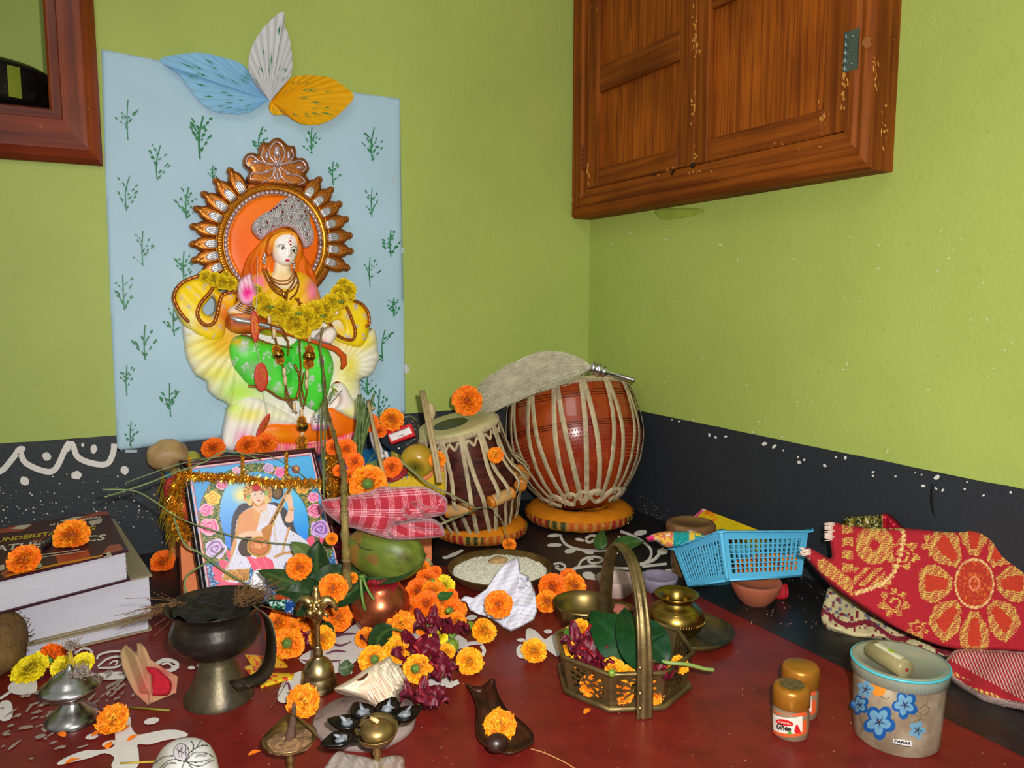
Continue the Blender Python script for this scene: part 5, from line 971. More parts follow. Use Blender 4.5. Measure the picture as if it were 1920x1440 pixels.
# grass tuft beside the statue
t = thing('grass_tuft', 'tied tuft of green grass stalks leaning at the statue right side', 'grass', tuple(dp(660, 862, 1.38))); g = G(); rg = random.Random(5)
for k in range(15):
    x0, y0 = 655+rg.uniform(0, 22), 862+rg.uniform(-12, 10); x1, y1 = 676+rg.uniform(-4, 26), 752+rg.uniform(-14, 34)
    g.tube(smooth3([dp(x0, y0, 1.36+rg.uniform(0, .03)), dp((x0+x1)/2+rg.uniform(-4, 2), (y0+y1)/2, 1.4), dp(x1, y1, 1.43+rg.uniform(-.02, .01))], 4), rg.uniform(.0014, .0026), 5)
g.build('blade', M('grass_green', (92, 112, 58), .55, var=.3, vs=90), t, kind='stuff')
t = thing('grass_wreath', 'thin grass blades arching over the blue stool top to the apple', 'grass', tuple(top_at(700, 880))); g = G()
for k in range(5): g.tube(smooth3([dp(680+k, 882+k*3, 1.38), dp(694, 868+k*2.4, 1.385), dp(715, 862+k*2, 1.39), dp(735, 864+k, 1.38)], 5), .0013, 5)
for q in [[(683, 896, 1.39), (688, 870, 1.4), (705, 848, 1.41)], [(697, 893, 1.39), (703, 872, 1.40), (715, 860, 1.40)]]: g.tube(smooth3([dp(*x) for x in q], 5), .001, 5)
g.build('blade', M('grass_green'), t, kind='stuff')
t = thing('grass_straw', 'long bent grass straw lying from the apple to the small drum', 'grass', tuple(dp(735, 866, 1.37))); g = G(); g.tube(smooth3([dp(732, 862, 1.375), dp(745, 860, 1.36), (dp(800, 905, 1.33)), dp(850, 930, 1.33), dp(895, 955, 1.38)], 5), .0021, 6); g.tube([dp(895, 955, 1.38), dp(850, 973, 1.33), dp(826, 983, 1.29)], .0018, 6); g.tube(smooth3([dp(893, 953, 1.38), dp(920, 952, 1.42), dp(940, 975, 1.42), dp(952, 1012, 1.44)], 5), .0011, 5); g.build('blade', M('straw_green', (132, 132, 92), .6, var=.15), t)
# long grass blades across the picture
GR = M('grass_blade', (112, 130, 80), .5, var=.25, vs=60)
def frd(x, y, o=.045): return V(fr(x, y, o))
for lab, paths in [('long green grass blade lying across the framed picture from the left wall', [[(196, 932, .06), (235, 920, .05), (280, 905, .05), (330, 885, .045), (380, 868, .04), (415, 848, .035), (445, 848, .03), (490, 862, .028)]]), ('thin pale grass stem over the top of the picture to the checked cloth', [[(236, 905, .05), (330, 872, .045), (400, 858, .04), (450, 853, .035), (505, 855, .03), (560, 885, .036), (605, 930, .05), (612, 936, .05)]]), ('grass blade running from the left tinsel down across the print', [[(192, 918, .06), (250, 920, .06), (290, 940, .055), (330, 968, .05), (380, 988, .045), (450, 1008, .04), (510, 1018, .038), (560, 1022, .036)]]), ('folded grass blade looping before the orange leg of the stool', [[(326, 970, .055), (345, 1018, .05), (380, 1040, .05), (420, 1070, .045), (470, 1100, .04)], [(420, 1028, .035), (395, 1050, .045), (355, 1075, .055), (346, 1095, .06), (352, 1115, .06), (362, 1130, .06)]])]:
    t = thing('grass_stalk', lab, 'grass', tuple(frd(*paths[0][0])), 'grass blades about the picture'); g = G()
    for pa in paths: g.tube(smooth3([frd(*q) for q in pa], 5), .0014 if 'thin' in lab else .0024, 6, flat=.45)
    g.build('blade', GR, t)
# ================================================================ DRUMS
def ring_cushion(label, cpx, rpx, zc, tr, name='drum_cushion', seed=0):
    c0 = fl(*cpx); c = V(c0)
    t = thing(name, label, 'cushion', tuple(c), 'drum ring cushions'); R_ = rpx; g = G(); Rm = R_-tr*1.25
    def f(u, v): th = 2*pi*u; a = 2*pi*v; wob = 1+.03*sin(th*9+seed)+.02*sin(th*23); return c+V(((Rm+tr*1.25*cos(a))*cos(th), (Rm+tr*1.25*cos(a))*sin(th), tr*.82+tr*.82*sin(a)*wob))
    g.surf(f, 60, 16, True); g.build('velvet_ring', M('ochre_velvet', (200, 118, 20), .85, var=.1, vs=40, spec=.1, bump=.2, bs=60), t)
    g = G(); cs = {0: (206, 92, 24), 1: (176, 24, 28), 2: (58, 66, 24), 3: (206, 92, 24)}
    def f2(u, v): th = 2*pi*u; a = radians(-34+52*v); return c+V(((Rm+(tr*1.25+.0016)*cos(a))*cos(th), (Rm+(tr*1.25+.0016)*cos(a))*sin(th), tr*.82+(tr*.82+.001)*sin(a)))
    g.surf(f2, 120, 5, False, colf=lambda u, v: cs[int(u*16+seed) % 4] if (u*120) % 3 > .9 else (214, 150, 60)); g.build('brocade_trim', M('brocade', rough=.35, attr=True, metal=.3, var=.5, vs=500, bump=1, bs=900), t)
    g = G(); r = random.Random(seed)
    for k in range(300): th = r.uniform(0, 2*pi); a = radians(r.choice([-30, -22, -8, 4, 14])+r.uniform(-2, 2)); g.ball(c+V(((Rm+(tr*1.25+.002)*cos(a))*cos(th), (Rm+(tr*1.25+.002)*cos(a))*sin(th), tr*.82+(tr*.82+.0012)*sin(a))), .0009, 5, 3)
    g.build('gold_thread', M('gold_thread', (232, 196, 90), .15, 1.0), t, kind='stuff')
    return c, Rm
BR_ = .121; bc_ = fl(1095, 1006)+FH*BR_; DR_ = .098; dc_ = fl(897, 1032)+FH*DR_
def pxof(p): d = V(p)-V(CP); z = d.dot(V(cf)); return 960+F*d.dot(V(cr))/z, 720-F*d.dot(V(cu))/z
bq = pxof(bc_); dq = pxof(dc_)
ring_cushion('ochre velvet ring cushion with brocade trim under the big round drum', bq, BR_, 0, .026, seed=1)
ring_cushion('ochre velvet ring cushion with brocade trim under the small drum', dq, DR_, 0, .025, seed=4)
LTH = M('rawhide_strap', (182, 164, 128), .6, var=.2, vs=60, c2=(140, 124, 98), s2=20, t2=.6, w2=.1)
def drum(name, label, base, ax, prof, mat, straps, sw, head_c, nz_=0, twist=.1, bodycol=None, topr=None, pegs=0):
    t = thing(name, label, 'drum', tuple(base)); Mx = axisM(ax); B = V(base)
    g = G(); g.lathe(prof, 64, B, Mx); g.build('shell', mat, t)
    rT, zT = prof[-1]
    # head: skin, black spot, laced rim
    g = G(); g.lathe([(rT+.003, zT-.004), (rT+.004, zT+.004), (rT*.97, zT+.009), (rT*.8, zT+.009), (0, zT+.009)], 64, B, Mx); hd = g.build('drum_head', M('goat_skin', (188, 178, 126), .5, var=.08, vs=30), t)
    off = V((0, -.012, 0)) if nz_ else V((0, 0, 0))
    g = G(); g.lathe([(rT*.44, zT+.0092), (rT*.43, zT+.0104), (0, zT+.0108)], 48, B+Mx@off, Mx); g.build('black_spot', M('drum_paste', (58, 66, 40), .5, var=.1), hd)
    g = G()
    for k in range(3):
        pts = [B+Mx@V(((rT+.004+.0022*sin(th*36+k*2.1))*cos(th), (rT+.004+.0022*sin(th*36+k*2.1))*sin(th), zT-.002+.004*cos(th*36+k*2.1))) for th in [2*pi*i/216 for i in range(217)]]; g.tube(pts, .0024, 5)
    g.build('braided_rim', LTH, hd)
    z_ = [q[1] for q in prof]; r_ = [q[0] for q in prof]
    def sp(th, z, o): 
        r0 = float(np.interp(z, z_, r_))+o; dr = (float(np.interp(z+.002, z_, r_))-float(np.interp(z-.002, z_, r_)))/.004
        nn = V((cos(th), sin(th), -dr)).normalized(); return B+Mx@V((r0*cos(th), r0*sin(th), z)), Mx@nn
    zb = prof[2][1]
    for k in range(straps):
        th0 = 2*pi*(k+.2)/straps
        for s_ in (-1, 1):
            P, N_ = [], []
            for i in range(15):
                v = i/14; z = zT+.002-(zT-zb)*v; o = .0035+.002*sin(v*pi); 
                if pegs: o = .006+pegs*math.exp(-((v-.57)/.13)**2)*1.0
                a, b = sp(th0+s_*(.02+twist*v), z, o); P.append(a); N_.append(b)
            g = G(); ribbon3(g, P, N_, sw, .0012); g.build('strap', LTH, t)
    return t, sp, Mx, B
# big round drum
ab = (UP+FH*math.tan(radians(17))-RT*math.tan(radians(7))).normalized(); bb = bc_+V((0, 0, .027))+RT*.012
sB = sc((bb.x, bb.y, .17))
ztop = .272; Rr = .137; Rx = .150
pb = [(.04, .0), (.06, .008), (.082, .022), (.112, .055), (.135, .095), (.1495, .140), (.1525, .170), (.151, .200), (.146, .235), (.139, .262), (.134, ztop)]
MB = M('red_lacquer_clay', (140, 40, 14), .24, var=.12, vs=14, coat=.6, c2=(160, 70, 22), s2=7, t2=.52, w2=.12)
drum('big_round_drum', 'big round red-lacquered drum laced with pale straps on its cushion in the corner', bb, ab, pb, MB, 15, .0108, (180, 160, 110), twist=.115)
dr = bpy.data.objects['big_round_drum']; Mb = axisM(ab)
g = G()
for z, r_ in [(.248, .1432), (.242, .1448), (.236, .1462), (.180, .1529), (.175, .1531), (.170, .1531)]: g.tube([V(bb)+Mb@V((r_*cos(a), r_*sin(a), z)) for a in [2*pi*i/90 for i in range(91)]], .0009, 5)
g.build('turned_groove', M('dark_red_groove', (70, 16, 8), .4), dr)
g = G()
for row in range(9):
    z = .162-row*.0078; r_ = float(np.interp(z, [q[1] for q in pb], [q[0] for q in pb]))
    for i in range(150): a = 2*pi*(i+.5*(row % 2))/150; g.ball(V(bb)+Mb@V((r_*cos(a), r_*sin(a), z)), .0024, 5, 3, (1, 1, .8))
g.build('beaded_texture', MB, dr, kind='stuff')
g = G(); rs3 = random.Random(2)
for k in range(26):
    a0 = rs3.uniform(0, 6.28); P = []; N_ = []
    for i in range(8): a = a0+i*.09; z = .022+.012*sin(i*.7+k); r_ = float(np.interp(z, [q[1] for q in pb], [q[0] for q in pb]))+.006+.002*rs3.random(); P.append(V(bb)+Mb@V((r_*cos(a), r_*sin(a), z))); N_.append(Mb@V((cos(a), sin(a), .0)))
    ribbon3(g, P, N_, .008, .0012)
g.build('bottom_lacing', LTH, dr, kind='stuff')
# small drum
ad = (UP-FH*math.tan(radians(7))-RT*math.tan(radians(12))).normalized(); db = dc_+V((0, 0, .014))+RT*.001
pd = [(.05, .0), (.066, .006), (.078, .02), (.090, .05), (.0965, .090), (.096, .120), (.090, .175), (.084, .222), (.082, .232)]
MD_ = wood('dark_rosewood', (92, 42, 32), (52, 22, 18), 0, .3, .8)
t_, spd, Md, Bd = drum('small_drum', 'small dark wooden drum laced with pale straps and pegs, marigold on its skin', db, ad, pd, MD_, 14, .0085, (180, 170, 120), 1, twist=.13, pegs=.026)
dr = bpy.data.objects['small_drum']
zz_ = [(.086), ]
g = G()
for k in range(28):
    a = 2*pi*k/28; q, nn = spd(a, .223, .002); q2, n2 = spd(a+.11, .208, .003); g2 = G(); ribbon3(g, [q, (q+q2)/2, q2], [nn, nn, n2], .006, .0012); q3, n3 = spd(a-.11, .208, .003); ribbon3(g, [q, (q+q3)/2, q3], [nn, nn, n3], .005, .0016)
g.build('rim_lacing', LTH, dr, kind='stuff')
MPG = M('peg_wood', (196, 150, 92), .35, var=.12, vs=40, coat=.3); MPE = M('peg_end', (206, 120, 34), .25, coat=.5)
cam_th = None
for k in range(8):
    a = 2*pi*(k+.12)/8; q, nn = spd(a, .095, .014); tl = Mb@V((-sin(a), cos(a), 0)); tl = (Md@V((-sin(a), cos(a), 0))).normalized(); L_ = .028
    g = G(); g.tube([q-tl*L_, q-tl*(L_-.003), q+tl*(L_-.003), q+tl*L_], [.0105, .0125, .0125, .0105], 18); pg = g.build('peg', MPG, dr)
    for s_ in (-1, 1): g = G(); g.tube([q+tl*s_*(L_-.007), q+tl*s_*L_, q+tl*s_*(L_+.001)], [.0132, .0132, .008], 18); g.build('peg_cap', MPE, pg)
g = G()
for k in range(5): R2 = .013+k*.0022; q, nn = spd(radians(-112), .165, .01); a1 = nn.cross(UP).normalized(); b1 = nn.cross(a1); g.tube([q+a1*R2*.6*cos(x)+b1*R2*1.9*sin(x)+nn*.002*k for x in [2*pi*i/30 for i in range(31)]], .0008, 5)
g.build('cord_loop', M('white_cord', (196, 186, 176), .7), dr)
# fly whisk lying on the big drum
t = thing('fly_whisk', 'fly whisk with pale hair and a silver handle lying on the big drum', 'whisk', tuple(dp(1110, 700, 1.62)))
def wq(x, y, d=0): return dp(x, y, 1.62+d)
MSW = M('silver_metal', (214, 216, 214), .22, 1.0, var=.12)
g = G(); hx0, hx1 = wq(1106, 688), wq(1190, 713); dx3 = (hx1-hx0); L_ = dx3.length; Mh = axisM(dx3.normalized())
g.lathe([(.0, 0), (.010, 0), (.0135, .004), (.0135, .010), (.011, .013), (.0145, .017), (.0145, .023), (.011, .027), (.013, .031), (.011, .036), (.006, .041), (.0055, .07), (.0048, L_-.004), (.0055, L_), (0, L_)], 24, hx0, Mh); g.build('handle', MSW, t)
g = G(); rh_ = random.Random(8); g.smooth = True
for k in range(2200):
    u = rh_.gauss(0, .6); u = max(-1.1, min(1.1, u)); v = rh_.random()**.6
    s0 = wq(1112, 688, rh_.uniform(-.008, .008)); ex = 1095-205*(.35+.65*rh_.random()**.45)+rh_.gauss(0, 3); tpar = (1095-ex)/205
    top = 700-30*sin(min(1, (1-tpar)*1.0)*pi*.9+.25)+tpar**2*28; bot = 712+max(0, tpar-.2)*82
    ey = (top+bot)/2+(bot-top)/2*u+rh_.gauss(0, 2)+(0 if tpar < .6 else (tpar-.6)*20)
    mx = 1112+(ex-1112)*.45; my = 690-6*(1-abs(u))+u*26+rh_.gauss(0, 2)
    dd = rh_.uniform(-.03, .03); P = smooth3([s0, wq(mx, my, dd*.6), wq(ex, ey, dd)], 4)
    g.tube(P, [.0007, .0007, .0006, .0006, .0006, .0005, .0005, .0003, .0001][:len(P)] if len(P) <= 9 else .0005, 3, cap=False)
g.build('hair', M('whisk_hair', (196, 188, 158), .7, var=.2, vs=60, alpha=1), t, kind='stuff')
# ================================================================ COPPER POT, COCONUT, CHECKED CLOTH
MCP = M('copper_pot', (184, 98, 60), .3, .8, var=.25, vs=14, c2=(96, 44, 34), s2=9, t2=.55, w2=.15)
b_, pf = plathe((714, 1176), [(0, 1176), (26, 1178), (42, 1168), (53, 1150), (56, 1134), (53, 1118), (44, 1104), (38, 1097), (37, 1090), (40, 1084), (46, 1080), (48, 1078), (44, 1080), (36, 1088)])
pf[0] = (0, .0005); pf[1] = (pf[1][0], .0); t = thing('copper_pot', 'copper water pot smeared with vermilion holding the green coconut', 'pot', tuple(b_)); PotB = V(b_)
g = G(); g.lathe(pf, 56, b_); po = g.build('vessel', MCP, t); potz = pf[11][1]
POTPF, POTO = pf, po
cc = PotB+UP*(potz+.036)+RT*.009; t = thing('green_coconut', 'green coconut with brown scarring seated on the copper pot', 'coconut', tuple(PotB+UP*potz))
g = G(); Mc = axisM((RT*.95-UP*.12-FH*.2).normalized()); sC = .00083
prof = []
for i in range(29): a = -pi/2+pi*i/28; prof.append((.040*cos(a)*(1+.05*sin(3*a))*(1.0 if abs(a) < 1.2 else 1), .063*sin(a)))
def ccol(i, th): 
    x = sin(prof[i][1]*60+th)*.5+noise.noise(V((cos(th)*1.5, sin(th)*1.5, i*.17)))*1.6; base = np.array([92, 106, 36.])
    if 5 < i < 10 and x > -.4: return (134, 96, 40)
    if x > .75: return (120, 88, 44)
    return tuple(base+np.array([22, 26, 10])*noise.noise(V((cos(th)*3, sin(th)*3, i*.3))))
g.lathe(prof, 48, cc, Mc, rf=lambda i, th: 1+.045*cos(3*th)+.02*noise.noise(V((cos(th)*2, sin(th)*2, i*.2))), colf=ccol); co = g.build('husk', M('coconut_skin', rough=.42, attr=True, var=.2, vs=40, bump=.15, bs=60, c2=(70, 60, 26), s2=22, t2=.62, w2=.06, spec=.4), t)
g = G(); PC = fplane(cc-FH*.0418, 0); stroke(g, [(671, 1018), (677, 1026), (690, 1031), (705, 1030), (716, 1026)], 1.5, fplane(cc-FH*.0385, 28), .003, 3); g.build('crack', M('crack', (36, 26, 14), .8), co)
# checked cloth, folded, on the coconut
t = thing('checked_cloth', 'folded red and white checked cotton cloth lying on the green coconut', 'cloth', tuple(cc+UP*.04))
MCL = M('checked_cotton', rough=.8, attr=True, var=.08, vs=300, bump=.3, bs=900, sheen=.3)
CR, CWH = np.array([156., 16, 38]), np.array([220., 172, 176])
def plaid(u, v, pu=24., pv=24.):
    def band(t, p):
        m = np.mod(t, p); return np.where(m < p*.46, (np.mod(m, p*.115) < p*.05), False)
    a, b = band(u, pu), band(v, pv); c = np.tile(CR, (len(u), 1)); c[a | b] = CR*.35+CWH*.65; c[a & b] = CWH; return c
cpl = fplane(cc-FH*.028, 10)
def uw1(x, y): r_ = np.hypot((x-600), (y-955)*1.15); return r_, (y-955)/(1+np.abs(x-600)/260.)*1.7
def cc1(x, y, d): u, v = uw1(x, y); c = plaid(u, v*.9, 26, 40); return c
def fold1(x, y, d): return .0035*np.sin((y-930-.32*(x-700))/9.)*np.clip((x-700)/60, 0, 1)+.002*np.sin(x/17.+y/9.)
g = G(); relief(g, [(603, 938), (625, 934), (662, 928), (690, 922), (716, 912), (735, 914), (786, 912), (812, 920), (836, 934), (838, 952), (834, 964), (810, 970), (790, 974), (760, 978), (735, 985), (728, 1002), (735, 1012), (700, 1003), (668, 992), (640, 985), (615, 965), (604, 952)], cpl, .018, .026, 26, 1.15, .03, col=cc1, hf=fold1, back='mirror', sm=3); g.build('upper_fold', MCL, t)
def cc2(x, y, d): yy = y-.16*(x-730)-18*np.sin((x-730)/40.); return plaid((x-730)*1.0, yy, 34, 26)
g = G(); relief(g, [(728, 990), (742, 982), (770, 976), (800, 972), (812, 974), (826, 984), (831, 992), (831, 1006), (800, 1010), (765, 1013), (742, 1013), (733, 1008)], cpl, .012, .024, 14, 1.15, .03, col=cc2, hf=lambda x, y, d: .004*np.sin((y-.1*x)/4.6), back='mirror', sm=3); g.build('lower_fold', MCL, t)
g = G(); relief(g, [(742, 960), (765, 942), (785, 938), (800, 944), (815, 938), (832, 932), (838, 945), (834, 962), (800, 968), (770, 974), (745, 980), (735, 972)], cpl, .032, .014, 9, 1.15, .02, col=lambda x, y, d: plaid((x+y*.6)*1.0, y-.3*x+14*np.sin(x/16.), 30, 22), hf=lambda x, y, d: .005*np.sin((y-.35*x)/5.+2*np.sin(x/19.)), back='mirror', sm=3); g.build('crumpled_fold', MCL, t)
# green stalks knotted on the pot neck
t = thing('leaf_stalks', 'two green leaf stalks hanging down the front of the copper pot', 'stalk', tuple(PotB-FH*.04+UP*.03)); g = G(); dK = depth(PotB)-.052
g.tube(smooth3([dp(676, 1082, dK), dp(678, 1110, dK-.004), dp(681, 1130, dK-.006), dp(685, 1144, dK-.004)], 4), .0022, 7); g.tube(smooth3([dp(680, 1080, dK), dp(686, 1098, dK-.002), dp(694, 1114, dK-.006), dp(701, 1124, dK-.008)], 4), .002, 7); g.ball(dp(679, 1081, dK), .0042, 9, 6, (1.3, 1, .8)); g.build('stalk', M('fresh_green', (92, 124, 50), .45, var=.15), t)
# big leaves round the pot
dkg, lig = (26, 50, 20), (86, 110, 56)
def leafthing(label, pts, w, nrm, c1=dkg, c2=lig, tw=0., wav=.04, fold=.14, name='mango_leaf', group='dark leaves about the copper pot', stem=None):
    t = thing(name, label, 'leaf', tuple(V(pts[0])), group); g = G(); leaf(g, pts[0], pts[1], pts[2], w, nrm, 20, 4, fold, wav, tw, c1, c2); g.build('blade', LEAFM, t)
    if stem: g = G(); g.col = c2; g.tube([V(q) for q in stem], .0014, 6); g.build('stalk', LEAFM, t)
    return t
D = lambda x, y, d: dp(x, y, d)
leafthing('long dark leaf under the coconut pointing right', [D(690, 1085, 1.14), D(750, 1085, 1.12), D(803, 1038, 1.16)], .014, -FH+UP*.8)
leafthing('dark leaf between the branch and the pot pointing down left', [D(690, 1080, 1.16), D(655, 1120, 1.13), D(615, 1140, 1.13)], .018, -FH+UP)
leafthing('broad dark leaf standing before the picture corner', [D(600, 1110, 1.15), D(588, 1060, 1.17), D(600, 1010, 1.18)], .026, -FH-RT*.2)
leafthing('pale green torn leaf lying on the picture near the orange bloom', [D(588, 1055, 1.20), D(570, 1035, 1.20), D(545, 1016, 1.21)], .016, -FH+UP*.3, (84, 104, 52), (120, 138, 84))
leafthing('dark leaf stretched left over the foot of the picture', [D(570, 1100, 1.13), D(530, 1085, 1.13), D(483, 1070, 1.15)], .015, -FH+UP*.6, (40, 62, 24), (96, 116, 56))
leafthing('dark curled leaf beneath the pair of picture leaves', [D(620, 1100, 1.12), D(570, 1125, 1.08), D(530, 1105, 1.09)], .024, -FH+UP*.9)
leafthing('dark leaf lying left of the bell top', [D(600, 1135, 1.07), D(560, 1145, 1.05), D(515, 1105, 1.09)], .020, -FH*.6+UP)
leafthing('dark leaf along the stick behind the bell', [D(650, 1070, 1.15), D(610, 1080, 1.13), D(560, 1112, 1.11)], .018, -FH+UP*.4)
leafthing('dark leaf drooping in front of the copper pot foot', [D(735, 1178, 1.08), D(700, 1190, 1.06), D(706, 1236, 1.03)], .016, -FH+UP*.5, stem=[D(735, 1178, 1.08), D(762, 1186, 1.08), D(768, 1205, 1.07)])
leafthing('small dark leaf under the coconut left side', [D(680, 1075, 1.17), D(650, 1070, 1.18), D(625, 1060, 1.19)], .014, -FH+UP*.6)
# ================================================================ FLOOR PAINTING
def fpl(z): return (np.array([0, 0, z]), np.array([0, 0, 1.]))
FP0 = fpl(0.0)
g = G()
CNT = [0]
def nx(): CNT[0] += 1; return CNT[0]*1.2e-5
def fs(pts, w, sm=4, taper=False, o=.0007): stroke(g, pts, w, FP0, o+nx(), sm, taper)
def fbk(x, y, a, b, r=0, o=.0007, n=14, j=.08): blob(g, x, y, a, b, FP0, o+nx(), r, n, j)
# scroll on the black floor by the drums
fs([(1050, 1003), (1060, 1020), (1085, 1030), (1120, 1032), (1150, 1028), (1163, 1015), (1160, 1005)], 5)
for q in [(1038, 1004, 12, 3.6, -5), (1040, 1022, 14, 3.6, 0), (1069, 1033, 11, 4.5, -10), (1103, 1035, 10, 4, 10), (1146, 1034, 13, 4.6, 15), (1087, 1012, 9, 3, 10), (1201, 999, 13, 5, -10), (1102, 1049-2, 1, 1, 0)]: fbk(*q)
fs([(1098, 1010), (1108, 1004), (1118, 1006), (1112, 1014), (1104, 1017), (1098, 1012)], 5, 3)
fs([(1163, 996), (1185, 1004), (1204, 1015), (1220, 1030), (1218, 1048), (1200, 1060)], 5)
fs([(1200, 1058), (1225, 1050), (1238, 1036), (1244, 1028)], 6); fbk(1242, 1034, 10, 6, 0); fs([(1204, 1062), (1225, 1060), (1250, 1057)], 5); fbk(1252, 1072, 9, 5, -20)
fs([(1083, 1065), (1090, 1052), (1100, 1046), (1115, 1044), (1130, 1048), (1125, 1054), (1110, 1056), (1103, 1050), (1112, 1047)], 4.5); fs([(1083, 1065), (1110, 1061), (1140, 1064), (1175, 1066), (1200, 1066)], 5); fs([(1083, 1064), (1065, 1072), (1052, 1080)], 6)
fs([(1038, 1058), (1050, 1056), (1060, 1062), (1052, 1068), (1042, 1064), (1048, 1061)], 4, 4); fbk(1104, 1079, 12, 7, 10); fs([(1052, 1083), (1060, 1074), (1078, 1068)], 7); fs([(1100, 1084), (1118, 1086)], 4)
for q in [(836, 1045, 7, 3, 0), (850, 1040, 14, 3.4, -20), (858, 1036, 12, 3, -24), (1065, 1105, 10, 5, 20)]: fbk(*q)
g.build('white_scroll', MW, parent=bpy.data.objects['trim_2'])
g = G()
# red floor motifs
def P_(*pts, o=.0007): polyf(g, smooth(pts, 3), FP0, o+nx())
P_((968, 1218), (975, 1208), (985, 1208), (986, 1184), (992, 1178), (1005, 1183), (1018, 1196), (1024, 1198), (1036, 1190), (1050, 1192), (1056, 1200), (1048, 1230), (1036, 1226), (1020, 1216), (1000, 1222), (985, 1234), (972, 1232))
fbk(1028, 1184, 8, 4); fbk(977, 1200, 8, 3.4)
fs([(905, 1205), (885, 1206), (868, 1212), (862, 1226), (878, 1236), (900, 1232), (908, 1220), (902, 1210)], 7)
fbk(884, 1158, 10, 5, -10); fs([(640, 1240), (650, 1255), (660, 1262)], 5); fs([(860, 1278), (840, 1284), (822, 1270)], 9)
for pts in [((560, 1235), (590, 1215), (640, 1190), (668, 1170), (700, 1182), (690, 1215), (655, 1250), (630, 1262), (600, 1262), (580, 1250)), ((552, 1262), (575, 1258), (600, 1265), (600, 1300), (560, 1312), (530, 1318), (520, 1308), (530, 1280)), ((690, 1190), (760, 1180), (830, 1180), (875, 1200), (870, 1220), (830, 1215), (790, 1230), (740, 1250), (690, 1240)), ((780, 1270), (800, 1262), (830, 1258), (850, 1280), (845, 1290), (815, 1284), (790, 1290))]: P_(*pts)
# lower left star and eyes
P_((215, 1362), (222, 1350), (238, 1344), (245, 1346), (246, 1362), (255, 1376), (270, 1376), (305, 1369), (335, 1369), (352, 1376), (345, 1382), (310, 1388), (280, 1396), (258, 1396), (260, 1412), (256, 1440), (210, 1440), (214, 1420), (196, 1412), (172, 1420), (140, 1428), (112, 1434), (108, 1430), (128, 1418), (160, 1407), (190, 1406), (212, 1400), (216, 1385))
fbk(172, 1381, 12, 5, -12); fbk(284, 1352, 15, 6, -14); fbk(204, 1394, 13, 5, -18); fbk(208, 1362, 8, 4)
fs([(183, 1250), (200, 1236), (222, 1231), (232, 1240), (220, 1250), (200, 1252), (184, 1252)], 4); fs([(205, 1246), (212, 1240), (221, 1240), (216, 1247)], 3, 3); fs([(182, 1236), (186, 1228), (205, 1222), (228, 1221)], 4)
fs([(292, 1246), (305, 1238), (320, 1238), (332, 1244), (328, 1254), (308, 1258), (296, 1250)], 7); fbk(328, 1251, 8, 4); fbk(359, 1252, 7, 3.4); fbk(375, 1248, 7, 3.2); fs([(303, 1246), (315, 1243), (322, 1248)], 4)
P_((0, 1240), (25, 1238), (60, 1236), (66, 1262), (70, 1290), (60, 1300), (30, 1302), (14, 1290), (28, 1272), (22, 1256), (0, 1255)); fs([(0, 1310), (18, 1298), (30, 1290)], 5)
fs([(140, 1226), (155, 1216), (168, 1218), (172, 1226), (160, 1232)], 4); P_((185, 1262), (240, 1260), (236, 1272), (190, 1274)); P_((0, 1318), (18, 1314), (24, 1330), (20, 1348), (0, 1350))
g.build('white_alpona', MW, parent=bpy.data.objects['floor'])
g = G(); MPU = M('mauve_line', (112, 66, 84), .7)
for q in [[(530, 1290), (540, 1280), (545, 1300), (552, 1306)], [(560, 1236), (590, 1242), (620, 1240), (640, 1238)], [(575, 1262), (590, 1266), (596, 1280)], [(604, 1216), (622, 1208), (640, 1210), (660, 1202)], [(610, 1226), (630, 1220), (650, 1222)], [(636, 1240), (640, 1256), (650, 1262)], [(600, 1206), (640, 1190), (670, 1188)], [(850, 1222), (866, 1218), (884, 1220)], [(800, 1270), (816, 1262), (836, 1266)]]: fs(q, 4.5, 4, True, .0022)
g.build('mauve_line', MPU, parent=bpy.data.objects['floor'])
# ash and rice-powder smears, petals, crumbs
g = G(); rs = random.Random(31)
for k in range(46):
    x = rs.gauss(70, 55); y = 1340+rs.gauss(0, 34)-(x-70)*.25
    fbk(x, y, rs.uniform(3, 16), rs.uniform(1, 3.4), -22+rs.gauss(0, 8), .0006, 15, .3)
for k in range(30): fbk(rs.gauss(215, 26), rs.gauss(1285, 16), rs.uniform(2, 11), rs.uniform(1, 3), -35+rs.gauss(0, 10), .0006, 15, .3)
g.build('ash_smear', M('ash', (150, 134, 122), .9, var=.2, vs=120), parent=bpy.data.objects['floor'], kind='stuff')
g = G()
for k in range(190):
    x, y = rs.uniform(250, 1900), rs.uniform(1160, 1440); 
    if y < 1130+max(0, x-1300)*.5: continue
    s = rs.uniform(.0003, .0008); p = fl(x, y, .0006); g.ball(p, s, 5, 3, (rs.uniform(1, 2.2), 1, .6))
g.build('crumb', M('crumb', (150, 112, 92), .9), parent=bpy.data.objects['floor'], kind='stuff')
g = G()
for k in range(90):
    x, y = rs.uniform(1380, 1600), rs.uniform(1080, 1180); s = rs.uniform(.0005, .0012); g.ball(fl(x, y, .0012), s, 5, 3)
for k in range(120):
    x = rs.uniform(1195, 1300); p = rw(x, 950+(x-1195)*.6+rs.gauss(-6, 9), .002); g.ball(p, rs.uniform(.0005, .0012), 5, 3)
g.build('grit', M('crumb'), parent=bpy.data.objects['trim_2'], kind='stuff')
MPT2 = M('loose_petal', (240, 120, 14), .6, var=.1)
